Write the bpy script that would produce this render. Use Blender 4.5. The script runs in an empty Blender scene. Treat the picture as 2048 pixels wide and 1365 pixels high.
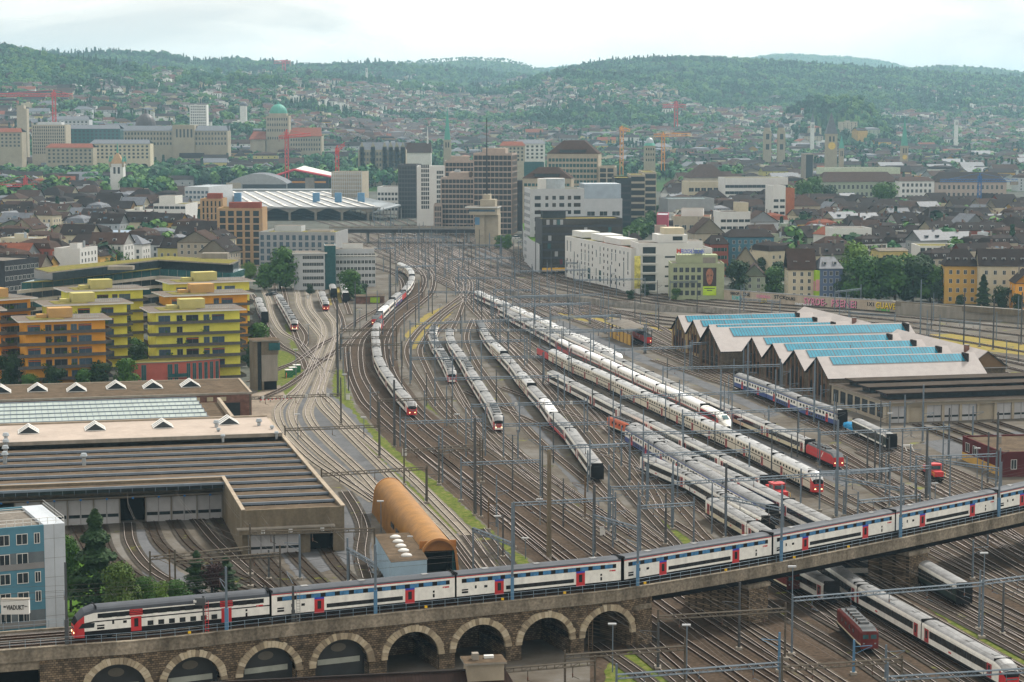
import bpy, math, random
import numpy as np
from mathutils import Vector, Matrix, noise
R = math.radians
scene = bpy.context.scene
F, CX, CY, HZ, CH = 4200.0, 1024.0, 682.5, 225.0, 80.0
PT = math.atan((CY-HZ)/F)
cam_d = bpy.data.cameras.new('camera'); cam = bpy.data.objects.new('camera', cam_d)
scene.collection.objects.link(cam); scene.camera = cam
cam.location = (0, 0, CH); cam.rotation_euler = (R(90)-PT, 0, 0)
cam_d.sensor_width = 36; cam_d.lens = F*36/2048; cam_d.clip_start = 1; cam_d.clip_end = 60000
SUN_EL, SUN_AZ = R(48), R(38)
w = bpy.data.worlds.new('World'); scene.world = w; w.use_nodes = True
nt = w.node_tree; nt.nodes.clear()
def N(t, tree=None, **kw):
 n = (tree or nt).nodes.new(t)
 for k, v in kw.items(): setattr(n, k, v)
 return n
out = N('ShaderNodeOutputWorld'); bg = N('ShaderNodeBackground'); bg.inputs[1].default_value = 0.084
sky = N('ShaderNodeTexSky', sky_type='NISHITA', sun_disc=False); sky.sun_elevation = SUN_EL; sky.sun_rotation = SUN_AZ
sky.air_density = 1.2; sky.dust_density = 3
tc = N('ShaderNodeTexCoord'); mp = N('ShaderNodeMapping'); mp.inputs['Scale'].default_value = (1, 1, 3.5)
n1 = N('ShaderNodeTexNoise'); n1.inputs['Scale'].default_value = 4.8; n1.inputs['Detail'].default_value = 8; n1.inputs['Roughness'].default_value = .52; n1.inputs['Distortion'].default_value = .7
rp = N('ShaderNodeValToRGB'); rp.color_ramp.elements[0].position = .36; rp.color_ramp.elements[1].position = .6
rp.color_ramp.elements[0].color = (8.9, 8.6, 8.1, 1); rp.color_ramp.elements[1].color = (14.6, 13.5, 12.0, 1)
mx = N('ShaderNodeMixRGB'); mx.inputs[0].default_value = .95
nt.links.new(tc.outputs['Generated'], mp.inputs[0]); nt.links.new(mp.outputs[0], n1.inputs['Vector'])
nt.links.new(n1.outputs['Fac'], rp.inputs[0]); nt.links.new(sky.outputs[0], mx.inputs[1]); nt.links.new(rp.outputs[0], mx.inputs[2])
nt.links.new(mx.outputs[0], bg.inputs[0]); nt.links.new(bg.outputs[0], out.inputs[0])
sd = bpy.data.lights.new('sun', 'SUN'); sd.energy = 3.9; sd.angle = R(6); sd.color = (1, .95, .87)
so = bpy.data.objects.new('sun', sd); scene.collection.objects.link(so)
so.rotation_euler = Vector((math.sin(SUN_AZ)*math.cos(SUN_EL), math.cos(SUN_AZ)*math.cos(SUN_EL), math.sin(SUN_EL))).to_track_quat('Z', 'Y').to_euler()
scene.view_settings.view_transform = 'Standard'; scene.view_settings.look = 'None'
scene.view_settings.exposure = 0.28; scene.view_settings.gamma = 1
scene.render.resolution_x = 1024; scene.render.resolution_y = 682
scene.cycles.max_bounces = 5; scene.cycles.diffuse_bounces = 2; scene.cycles.glossy_bounces = 2; scene.cycles.volume_bounces = 3
scene.cycles.transmission_bounces = 2; scene.cycles.transparent_max_bounces = 4
rnd = random.Random(7)
_c, _s = math.cos(PT), math.sin(PT)
def G(u, v, z=0.0):
 x, y = (u-CX)/F, (CY-v)/F
 dy, dz = _c+y*_s, -_s+y*_c
 t = (z-CH)/dz
 return Vector((x*t, dy*t, z))
def GD(u, v, D):
 "point seen at pixel (u, v) at horizontal distance D ahead"
 x, y = (u-CX)/F, (CY-v)/F
 dy, dz = _c+y*_s, -_s+y*_c
 t = D/dy
 return Vector((x*t, D, CH+dz*t))
def ZT(v, D): return GD(CX, v, D).z
def U(p): return CX+F*p.x/(p.y*_c+(CH-p.z)*_s)
MATS = {}
def new_mat(name):
 m = bpy.data.materials.new(name); m.use_nodes = True; b = m.node_tree.nodes['Principled BSDF']; b.inputs['Specular IOR Level'].default_value = .04
 return m, m.node_tree, b
def M(name, col=(.5,.5,.5), rough=.8, metal=0, var=.18, scale=.4, streak=0, spec=None, fine=None, emit=0):
 if name in MATS: return MATS[name]
 if rough >= .65 and not emit: k = .72 if max(col) < .36 else .86; col = tuple(c*k for c in col)
 m, t, b = new_mat(name)
 b.inputs['Roughness'].default_value = rough; b.inputs['Metallic'].default_value = metal
 b.inputs['Specular IOR Level'].default_value = spec if spec is not None else (.5 if rough < .5 else .25 if rough < .65 else .05)
 if emit: b.inputs['Emission Color'].default_value = (*col, 1); b.inputs['Emission Strength'].default_value = emit
 c = N('ShaderNodeTexCoord', t)
 no = N('ShaderNodeTexNoise', t); no.inputs['Scale'].default_value = scale; no.inputs['Detail'].default_value = 6; no.inputs['Roughness'].default_value = .65
 mpn = N('ShaderNodeMapping', t); mpn.inputs['Scale'].default_value = (1, 1, .22 if streak else 1)
 t.links.new(c.outputs['Object'], mpn.inputs[0]); t.links.new(mpn.outputs[0], no.inputs['Vector'])
 r = N('ShaderNodeValToRGB', t); e = r.color_ramp.elements
 e[0].position = .3; e[1].position = .7
 lo = tuple(max(0, x*(1-var)) for x in col); hi = tuple(min(1, x*(1+var)) for x in col)
 e[0].color = (*lo, 1); e[1].color = (*hi, 1)
 t.links.new(no.outputs['Fac'], r.inputs[0]); last = r.outputs[0]
 if fine:
  n2 = N('ShaderNodeTexNoise', t); n2.inputs['Scale'].default_value = fine[0]; n2.inputs['Detail'].default_value = 3
  t.links.new(c.outputs['Object'], n2.inputs['Vector'])
  mr = N('ShaderNodeMapRange', t); mr.inputs[1].default_value = .3; mr.inputs[2].default_value = .7
  mr.inputs[3].default_value = 1-fine[1]; mr.inputs[4].default_value = 1+fine[1]
  t.links.new(n2.outputs['Fac'], mr.inputs[0])
  mu = N('ShaderNodeVectorMath', t, operation='SCALE'); t.links.new(last, mu.inputs[0]); t.links.new(mr.outputs[0], mu.inputs['Scale'])
  last = mu.outputs[0]
 t.links.new(last, b.inputs['Base Color'])
 MATS[name] = m
 return m
def M_stripe(name, c1, c2, period, axis=0, duty=.5, rough=.8, var=.15, metal=0):
 "ribs or courses across one axis of the object's own coordinates"
 if name in MATS: return MATS[name]
 m = M(name, c1, rough, metal, var); t = m.node_tree; b = t.nodes['Principled BSDF']
 base = b.inputs['Base Color'].links[0].from_socket
 c = N('ShaderNodeTexCoord', t); s = N('ShaderNodeSeparateXYZ', t); t.links.new(c.outputs['Object'], s.inputs[0])
 d = N('ShaderNodeMath', t, operation='DIVIDE'); d.inputs[1].default_value = period; t.links.new(s.outputs[axis], d.inputs[0])
 f = N('ShaderNodeMath', t, operation='FRACT'); t.links.new(d.outputs[0], f.inputs[0])
 g = N('ShaderNodeMath', t, operation='LESS_THAN'); g.inputs[1].default_value = duty; t.links.new(f.outputs[0], g.inputs[0])
 x = N('ShaderNodeMixRGB', t); t.links.new(g.outputs[0], x.inputs[0]); t.links.new(base, x.inputs[1]); x.inputs[2].default_value = (*c2, 1)
 t.links.new(x.outputs[0], b.inputs['Base Color'])
 return m
def M_brick(name, c1, c2, mortar, sc=1.0, w_=.9, h_=.35, axis='XZ', msize=.03):
 if name in MATS: return MATS[name]
 m, t, b = new_mat(name); b.inputs['Roughness'].default_value = .9
 c = N('ShaderNodeTexCoord', t); s = N('ShaderNodeSeparateXYZ', t); cb = N('ShaderNodeCombineXYZ', t)
 t.links.new(c.outputs['Object'], s.inputs[0])
 ad = N('ShaderNodeMath', t, operation='ADD'); t.links.new(s.outputs[0], ad.inputs[0]); t.links.new(s.outputs[1], ad.inputs[1])
 t.links.new(ad.outputs[0], cb.inputs[0]); t.links.new(s.outputs[2], cb.inputs[1])
 br = N('ShaderNodeTexBrick', t); br.inputs['Scale'].default_value = sc; br.inputs['Color1'].default_value = (*c1, 1); br.inputs['Color2'].default_value = (*c2, 1)
 br.inputs['Mortar'].default_value = (*mortar, 1); br.inputs['Brick Width'].default_value = w_; br.inputs['Row Height'].default_value = h_; br.inputs['Mortar Size'].default_value = msize
 t.links.new(cb.outputs[0], br.inputs['Vector'])
 no = N('ShaderNodeTexNoise', t); no.inputs['Scale'].default_value = .7; no.inputs['Detail'].default_value = 6; t.links.new(c.outputs['Object'], no.inputs['Vector'])
 mr = N('ShaderNodeMapRange', t); mr.inputs[1].default_value = .3; mr.inputs[2].default_value = .7; mr.inputs[3].default_value = .6; mr.inputs[4].default_value = 1.35
 t.links.new(no.outputs['Fac'], mr.inputs[0])
 mu = N('ShaderNodeVectorMath', t, operation='SCALE'); t.links.new(br.outputs['Color'], mu.inputs[0]); t.links.new(mr.outputs[0], mu.inputs['Scale'])
 t.links.new(mu.outputs[0], b.inputs['Base Color']); MATS[name] = m
 return m
def glass(name, col=(.05,.08,.10), rough=.12):
 if name in MATS: return MATS[name]
 return M(name, tuple(c*.7 for c in col), rough, 0, .35, .9, spec=.4)
class MB:
 def __init__(s): s.v = []; s.f = []; s.m = []; s.mats = []
 def mi(s, m):
  if m not in s.mats: s.mats.append(m)
  return s.mats.index(m)
 def add(s, vs, fs, m):
  k = len(s.v); s.v += [tuple(p) for p in vs]; i = s.mi(m)
  for f in fs: s.f.append([k+a for a in f]); s.m.append(i)
  return s
 def box(s, x0, y0, z0, x1, y1, z1, m, mt=None):
  vs = [(x0,y0,z0),(x1,y0,z0),(x1,y1,z0),(x0,y1,z0),(x0,y0,z1),(x1,y0,z1),(x1,y1,z1),(x0,y1,z1)]
  s.add(vs, [(0,1,5,4),(1,2,6,5),(2,3,7,6),(3,0,4,7),(3,2,1,0)], m); s.add(vs, [(4,5,6,7)], mt or m); return s
 def prism(s, poly, z0, z1, m, mt=None):
  n = len(poly); a = sum(poly[i][0]*poly[(i+1)%n][1]-poly[(i+1)%n][0]*poly[i][1] for i in range(n))
  if a < 0: poly = poly[::-1]
  vs = [(p[0],p[1],z0) for p in poly]+[(p[0],p[1],z1) for p in poly]
  s.add(vs, [(i,(i+1)%n,n+(i+1)%n,n+i) for i in range(n)]+[tuple(range(n))[::-1]], m)
  s.add(vs, [tuple(range(n,2*n))], mt or m); return s
 def bar(s, a, b, r, m, n=4, r2=None):
  a = Vector(a); b = Vector(b); d = (b-a)
  if d.length < 1e-6: return s
  d.normalize(); u = d.orthogonal().normalized(); w_ = d.cross(u); r2 = r if r2 is None else r2
  vs = []
  for p, rr in ((a, r), (b, r2)):
   for i in range(n):
    t = 2*math.pi*(i+.5)/n; vs.append(p+u*math.cos(t)*rr+w_*math.sin(t)*rr)
  s.add(vs, [(i,(i+1)%n,n+(i+1)%n,n+i) for i in range(n)]+[tuple(range(n))[::-1], tuple(range(n,2*n))], m); return s
 def loft(s, rings, mfun, cap=True, closed=True):
  "rings: lists of points of equal count; mfun(i_ring, j_seg) -> material"
  k = len(s.v); n = len(rings[0])
  for r_ in rings: s.v += [tuple(p) for p in r_]
  for i in range(len(rings)-1):
   for j in range(n if closed else n-1):
    j2 = (j+1) % n
    s.f.append([k+i*n+j, k+i*n+j2, k+(i+1)*n+j2, k+(i+1)*n+j]); s.m.append(s.mi(mfun(i, j)))
  if cap:
   s.f.append([k+j for j in range(n)][::-1]); s.m.append(s.mi(mfun(-1, 0)))
   s.f.append([k+(len(rings)-1)*n+j for j in range(n)]); s.m.append(s.mi(mfun(-2, 0)))
  return s
 def mesh(s, name):
  me = bpy.data.meshes.new(name); me.from_pydata(s.v, [], s.f)
  for m in s.mats: me.materials.append(m)
  me.polygons.foreach_set('material_index', s.m); me.update()
  return me
col = scene.collection
def obj(name, mb, parent=None, loc=None, rot=0, smooth=False):
 me = mb.mesh(name) if isinstance(mb, MB) else mb
 if smooth: me.polygons.foreach_set('use_smooth', [True]*len(me.polygons))
 o = bpy.data.objects.new(name, me); col.objects.link(o)
 if parent: o.parent = parent
 if loc is not None: o.location = loc
 if rot: o.rotation_euler = (0, 0, rot)
 return o
def tag(o, label=None, cat=None, group=None, kind=None):
 if label: o['label'] = label
 if cat: o['category'] = cat
 if group: o['group'] = group
 if kind: o['kind'] = kind
 return o
def empty(name, loc, rot, label, cat, group=None):
 o = bpy.data.objects.new(name, None); col.objects.link(o); o.location = loc; o.rotation_euler = (0, 0, rot)
 o.empty_display_size = 1
 return tag(o, label, cat, group)
def copy_tree(o, parent=None):
 c = o.copy(); col.objects.link(c)
 if parent: c.parent = parent
 for ch in [x for x in KIDS.get(o.name, [])] or list(o.children):
  copy_tree(ch, c)
 return c
KIDS = {}
def struct(name, mb, **k): return tag(obj(name, mb, **k), kind='structure')
def text_mesh(name, body, size, m, parent=None, loc=(0,0,0), rot=(R(90),0,0), ext=.02, bold=0, width=None, shear=0):
 cu = bpy.data.curves.new(name, 'FONT'); cu.body = body; cu.size = size; cu.extrude = ext; cu.offset = bold; cu.shear = shear
 cu.resolution_u = 2; cu.align_x = 'LEFT'
 o = bpy.data.objects.new(name, cu); col.objects.link(o)
 bpy.context.view_layer.update()
 me = bpy.data.meshes.new_from_object(o.evaluated_get(bpy.context.evaluated_depsgraph_get()))
 bpy.data.objects.remove(o); me.name = name
 me.materials.clear(); me.materials.append(m)
 for p in me.polygons: p.material_index = 0
 xs = [v.co.x for v in me.vertices]
 sx = width/(max(xs)-min(xs)) if width else 1
 for v in me.vertices: v.co.x = (v.co.x-min(xs))*sx
 o = bpy.data.objects.new(name, me); col.objects.link(o); o.location = loc; o.rotation_euler = rot
 if parent: o.parent = parent
 return o
def smooth(pts, step=4.0):
 "Catmull-Rom through the points, resampled at even steps"
 P = [Vector((p[0], p[1], p[2] if len(p) > 2 else 0)) for p in pts]
 P = [P[0]*2-P[1]]+P+[P[-1]*2-P[-2]]; o = []
 for i in range(1, len(P)-2):
  a, b, c, d = P[i-1], P[i], P[i+1], P[i+2]; n = max(2, int((c-b).length/2))
  for k in range(n):
   t = k/n; o.append(.5*((2*b)+(c-a)*t+(2*a-5*b+4*c-d)*t*t+(3*b-a-3*c+d)*t**3))
 o.append(P[-2]); q = [o[0]]; acc = 0
 for i in range(1, len(o)):
  acc += (o[i]-o[i-1]).length
  if acc >= step or i == len(o)-1: q.append(o[i]); acc = 0
 return q
def px(*uv, z=0.0): return [G(u, v, z) for u, v in uv]
def normals2(L):
 ns = []
 for i in range(len(L)):
  d = L[min(i+1, len(L)-1)]-L[max(i-1, 0)]; d.z = 0; d.normalize(); ns.append(Vector((d.y, -d.x, 0)))
 return ns
class Path:
 def __init__(s, L):
  s.L = L; s.c = [0]
  for a, b in zip(L, L[1:]): s.c.append(s.c[-1]+(b-a).length)
 def at(s, d):
  d = max(0, min(d, s.c[-1])); i = 0
  lo, hi = 0, len(s.c)-1
  while hi-lo > 1:
   k = (lo+hi)//2
   if s.c[k] <= d: lo = k
   else: hi = k
  t = (d-s.c[lo])/max(1e-9, s.c[hi]-s.c[lo]); return s.L[lo].lerp(s.L[hi], t)
 def near(s, p):
  b = min(range(len(s.L)), key=lambda i: (s.L[i]-p).length); return s.c[b]
# ground
m_city = M('city_ground', (.11,.115,.10), .95, 0, .45, .02, fine=(.3,.25))
def prof(pts):
 us = [p[0] for p in pts]; vs = [p[1] for p in pts]
 return us, vs
RIDGES = [
(4300, 2350, 900, prof([(-300,70),(0,93),(130,115),(300,141),(470,152),(620,165),(760,215),(900,250),(1000,290),(2600,400)])),
(6200, 4300, 900, prof([(-300,100),(0,108),(170,110),(230,105),(330,111),(430,128),(560,136),(700,160),(900,200),(2600,400)])),
(5200, 2900, 900, prof([(-300,200),(400,200),(560,150),(640,148),(720,157),(800,168),(900,178),(1000,180),(1080,160),(1130,150),(1250,150),(1400,175),(1600,230),(2600,320)])),
(6800, 5000, 900, prof([(-300,150),(250,150),(420,127),(480,122),(560,129),(640,134),(760,128),(900,140),(1100,160),(2600,300)])),
(9000, 6800, 1200, prof([(-300,190),(500,160),(640,134),(740,126),(850,119),(940,113),(1010,117),(1050,126),(1075,136),(1200,150),(2600,300)])),
(6300, 3300, 900, prof([(-300,400),(800,260),(980,190),(1100,150),(1180,132),(1290,121),(1400,120),(1500,123),(1600,131),(1700,138),(1800,146),(1900,153),(2048,162),(2400,175)])),
(12500, 9000, 1500, prof([(-300,300),(1000,150),(1080,136),(1160,127),(1300,125),(1480,116),(1540,107),(1600,108),(1700,113),(1760,121),(1810,134),(1950,150),(2400,180)])),
(8600, 6600, 1000, prof([(-300,400),(1500,180),(1700,150),(1800,134),(1870,130),(1950,132),(2060,144),(2400,150)])),
(3800, 3350, 350, prof([(-300,600),(1480,330),(1540,265),(1580,222),(1620,200),(1680,193),(1720,200),(1745,222),(1775,262),(1820,330),(2400,600)])),
]
def hill_h(x, y):
 y = max(y, 1.0); u = CX+F*x/y; h = 0.0
 for Dc, Df, wb, (us, vs) in RIDGES:
  v = float(np.interp(u, us, vs)); top = CH+(HZ-v)*Dc/F-9
  if top <= 0 or y <= Df: continue
  if y < Dc: t = (y-Df)/(Dc-Df); k = t**1.25 if t < 1 else 1
  else:
   t = (y-Dc)/wb; k = max(0.0, 1-.55*t) if t < 1.6 else max(0, .12-.1*(t-1.6))
  h = max(h, top*k)
 if h > 0:
  h += min(1, h/30)*(5*noise.noise(Vector((x/260, y/260, 0)))+3*noise.noise(Vector((x/90, y/90, 5))))
 return h
rows = list(range(60, 2300, 160))+list(range(2350, 6500, 55))+list(range(6500, 14500, 150))+[16000, 20000]
NU = 150; mb = MB(); vs = []
for y in rows:
 for k in range(NU):
  u = -500+k*(3050/(NU-1)); x = (u-CX)*max(y, 900)/F*(1.15 if y < 900 else 1)
  vs.append((x, y, hill_h(x, y) if y > 2300 else -.02))
fs = [(i*NU+k, i*NU+k+1, (i+1)*NU+k+1, (i+1)*NU+k) for i in range(len(rows)-1) for k in range(NU-1)]
i0 = [j for j, y in enumerate(rows) if y >= 2350][0]-1
flat = [f for f in fs if f[0]//NU < i0]; steep = [f for f in fs if f[0]//NU >= i0]
m_hill = M('hill_meadow_soil', (.045,.10,.025), .95, 0, .5, .006, fine=(.05,.35))
mb.add([(-400,-300,-.03),(400,-300,-.03),(400,80,-.03),(-400,80,-.03)], [(0,1,2,3)], m_city)
mb.add(vs, flat, m_city); obj_g = struct('ground', mb)
mb = MB(); mb.add(vs, steep, m_hill); struct('hills', mb, smooth=True)
def weeds(m, lo=.60, hi=.66, sc=.12, c=(.16,.17,.03)):
 t = m.node_tree; b = t.nodes['Principled BSDF']; s = b.inputs['Base Color'].links[0].from_socket; co = N('ShaderNodeTexCoord', t)
 no = N('ShaderNodeTexNoise', t); no.inputs['Scale'].default_value = sc; no.inputs['Detail'].default_value = 9; no.inputs['Roughness'].default_value = .72; t.links.new(co.outputs['Object'], no.inputs['Vector'])
 mr = N('ShaderNodeMapRange', t); mr.inputs[1].default_value = lo; mr.inputs[2].default_value = hi; t.links.new(no.outputs['Fac'], mr.inputs[0])
 x = N('ShaderNodeMixRGB', t); t.links.new(mr.outputs[0], x.inputs[0]); t.links.new(s, x.inputs[1]); x.inputs[2].default_value = (*c, 1); t.links.new(x.outputs[0], b.inputs['Base Color'])
def patch(name, uv, m, z, kind='structure', world=None, label=None, cat=None):
 P = world or [G(u, v, 0) for u, v in uv]
 if 'verge' in name or name == 'asphalt_path':
  Q = []; rj = random.Random(len(P))
  for a, b in zip(P, P[1:]+P[:1]):
   n = max(1, int((b-a).length/1.8)); e = (b-a).normalized(); e = Vector((e.y, -e.x, 0)); Q += [a.lerp(b, k/n)+(e*rj.uniform(-.5,.5)*(1 if 'verge' in name else .4) if k else e*0) for k in range(n)]
  P = Q
 mb = MB(); n = len(P); a = sum(P[i].x*P[(i+1) % n].y-P[(i+1) % n].x*P[i].y for i in range(n))
 if a < 0: P = P[::-1]
 mb.add([(p.x, p.y, z) for p in P], [tuple(range(n))], m)
 return tag(obj(name, mb), label, cat, None, kind)
def grass_mat(name, c1, c2, c3, sc=.35):
 m, t, b = new_mat(name); b.inputs['Roughness'].default_value = .95
 c = N('ShaderNodeTexCoord', t); no = N('ShaderNodeTexNoise', t); no.inputs['Scale'].default_value = sc; no.inputs['Detail'].default_value = 8; no.inputs['Roughness'].default_value = .75
 t.links.new(c.outputs['Object'], no.inputs['Vector']); r = N('ShaderNodeValToRGB', t); e = r.color_ramp.elements
 c1, c2, c3 = [tuple(q*.78 for q in c_) for c_ in (c1, c2, c3)]
 e[0].position = .33; e[0].color = (*c1, 1); e[1].position = .68; e[1].color = (*c3, 1); x = e.new(.5); x.color = (*c2, 1)
 t.links.new(no.outputs['Fac'], r.inputs[0]); t.links.new(r.outputs[0], b.inputs['Base Color']); MATS[name] = m
 return m
m_yard = grass_mat('yard_gravel', (.085,.069,.053), (.145,.13,.11), (.215,.21,.20), .05)
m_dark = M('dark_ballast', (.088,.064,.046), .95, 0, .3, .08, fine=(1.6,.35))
m_asph = M('asphalt_path', (.15,.155,.165), .9, 0, .22, .15, fine=(1.5,.12))
m_conc = M('slab_concrete', (.30,.27,.22), .85, 0, .18, .25, fine=(2,.1))
m_dirt = M('trodden_earth', (.30,.25,.20), .95, 0, .3, .1, fine=(1,.2))
m_grass = grass_mat('verge_grass', (.045,.085,.012), (.12,.155,.03), (.26,.22,.09), .8)
m_straw = grass_mat('dry_verge', (.14,.16,.04), (.30,.24,.07), (.36,.24,.09))
m_lawn = grass_mat('lawn_grass', (.04,.10,.012), (.07,.15,.02), (.10,.17,.03))
patch('yard', [(-60,1500),(-60,1040),(500,770),(520,640),(560,580),(700,560),(690,470),(900,440),(1000,470),(1140,545),(1300,585),(1448,596),(2110,632),(2110,1500)], m_yard, 0.0)
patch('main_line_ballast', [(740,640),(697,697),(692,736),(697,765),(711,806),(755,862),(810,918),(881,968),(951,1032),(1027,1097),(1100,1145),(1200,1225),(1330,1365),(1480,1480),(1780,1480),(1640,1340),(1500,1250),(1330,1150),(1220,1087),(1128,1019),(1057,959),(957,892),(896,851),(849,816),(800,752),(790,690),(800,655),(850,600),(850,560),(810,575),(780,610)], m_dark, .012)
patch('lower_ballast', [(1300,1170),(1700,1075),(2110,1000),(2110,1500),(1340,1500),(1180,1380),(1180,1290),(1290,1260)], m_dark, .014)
patch('asphalt_path', [(595,1130),(700,1000),(735,985),(745,1005),(740,1060),(745,1130)], m_asph, .010)
patch('slab_area', [(556,800),(640,765),(690,800),(760,890),(870,995),(960,1080),(995,1150),(930,1160),(900,1060),(800,960),(740,1000),(700,985),(640,930),(580,880)], m_asph, .008)
for i, uv in enumerate([
[(688,740),(692,770),(711,821),(755,864),(810,920),(881,970),(951,1034),(1027,1100),(1075,1135),(1010,1150),(995,1126),(954,1065),(910,1024),(852,977),(793,924),(755,886),(705,824),(668,792),(664,760),(672,740)],
[(680,830),(720,884),(766,936),(806,972),(872,1032),(910,1068),(924,1066),(886,1030),(820,970),(778,934),(733,884),(690,828)],
[(849,812),(896,846),(957,888),(1057,954),(1128,1015),(1220,1082),(1258,1100),(1236,1068),(1140,1002),(1060,946),(960,880),(890,836),(856,800)],
[(1190,880),(1240,930),(1290,985),(1380,1085),(1352,1095),(1275,1010),(1225,950),(1180,895)],
[(808,672),(850,630),(905,605),(918,612),(880,650),(845,690),(825,700)],
[(590,640),(600,700),(585,705),(570,650)],
[(655,555),(740,545),(700,600),(660,612)],
[(1110,615),(1250,640),(1340,655),(1350,665),(1240,655),(1120,635)],
[(1820,672),(1900,668),(2060,690),(2060,712),(1950,700),(1850,690)],
[(1640,640),(1700,646),(1700,650),(1650,648)],
[(590,800),(520,810),(505,740),(560,700),(600,712),(612,742)],
[(1760,880),(1830,905),(1880,930),(1930,985),(1905,990),(1850,940),(1780,905)],
[(1400,930),(1460,985),(1560,1075),(1520,1080),(1440,1000)],
[(1215,1330),(1290,1290),(1340,1365),(1200,1400)],
[(1520,1275),(1600,1305),(1680,1365),(1600,1370)],
[(1830,1190),(1900,1215),(2048,1300),(2048,1345),(1920,1270)],
]):
 patch('grass_verge', uv, m_straw if i in (4, 6, 7, 8) else m_grass, .016+.001*i, world=None)
for i, uv in enumerate([[(1840,885),(2060,860),(2060,950),(1900,915)], [(640,1060),(700,1075),(690,1130),(600,1160),(560,1110)], [(250,1060),(300,1060),(330,1120),(420,1190),(300,1180)],
[(860,740),(890,790),(960,880),(935,870),(880,800)], [(1010,770),(1060,830),(1150,940),(1200,1010),(1170,1000),(1090,900),(1030,820)], [(1290,760),(1420,830),(1560,900),(1700,965),(1690,975),(1520,900),(1380,830)],
[(930,470),(1000,500),(1080,540),(1060,548),(960,510)], [(1120,640),(1400,760),(1560,830),(1540,835),(1380,765),(1100,650)]]):
 patch('asphalt_path', uv, m_asph, .036+.002*i)
patch('lawn', [(128,1070),(240,1130),(330,1190),(180,1260),(90,1300),(90,1080)], m_lawn, .03)
patch('earth_yard', [(500,790),(560,770),(575,800),(545,840),(497,840)], m_dirt, .03)
# tracks
def bed_material(name, c_bed, c_sl, c_mid):
 m, t, b = new_mat(name); b.inputs['Roughness'].default_value = .92
 uv = N('ShaderNodeUVMap', t); s = N('ShaderNodeSeparateXYZ', t); t.links.new(uv.outputs[0], s.inputs[0])
 def mth(op, a, bb):
  n = N('ShaderNodeMath', t, operation=op)
  for i, q in enumerate((a, bb)):
   if isinstance(q, (int, float)): n.inputs[i].default_value = q
   elif q is not None: t.links.new(q, n.inputs[i])
  return n.outputs[0]
 across = mth('ABSOLUTE', s.outputs[0], None)
 sl = mth('MULTIPLY', mth('LESS_THAN', across, 1.3), mth('LESS_THAN', mth('FRACT', mth('DIVIDE', s.outputs[1], .65), None), .4))
 c = N('ShaderNodeTexCoord', t); no = N('ShaderNodeTexNoise', t); no.inputs['Scale'].default_value = .9; no.inputs['Detail'].default_value = 7; no.inputs['Roughness'].default_value = .7
 t.links.new(c.outputs['Object'], no.inputs['Vector'])
 mr = N('ShaderNodeMapRange', t); mr.inputs[1].default_value = .3; mr.inputs[2].default_value = .7; mr.inputs[3].default_value = .42; mr.inputs[4].default_value = 1.05; t.links.new(no.outputs['Fac'], mr.inputs[0])
 x1 = N('ShaderNodeMixRGB', t); x1.inputs[1].default_value = (*c_bed, 1); x1.inputs[2].default_value = (*c_mid, 1); t.links.new(mth('LESS_THAN', across, .95), x1.inputs[0])
 x2 = N('ShaderNodeMixRGB', t); t.links.new(mth('MULTIPLY', sl, .75), x2.inputs[0]); t.links.new(x1.outputs[0], x2.inputs[1]); x2.inputs[2].default_value = (*c_sl, 1)
 mu = N('ShaderNodeVectorMath', t, operation='SCALE'); t.links.new(x2.outputs[0], mu.inputs[0]); t.links.new(mr.outputs[0], mu.inputs['Scale'])
 t.links.new(mu.outputs[0], b.inputs['Base Color'])
 return m
BED = {'d': bed_material('ballast_main', (.088,.064,.046), (.07,.052,.04), (.052,.038,.028)),
'y': bed_material('ballast_yard', (.128,.108,.084), (.088,.07,.055), (.08,.06,.044)),
'c': bed_material('slab_track', (.27,.24,.195), (.29,.26,.215), (.31,.275,.225)),
'e': bed_material('ballast_old', (.075,.066,.056), (.062,.052,.042), (.055,.044,.034))}
weeds(m_yard); weeds(BED['y'], .63, .70); weeds(BED['e'], .60, .68)
m_rail = M('rail_head', (.50,.44,.41), .42, .2, .15)
m_railside = M('rail_rust', (.07,.045,.035), .9, 0, .2)
TR = {}; _tz = [0]
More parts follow.
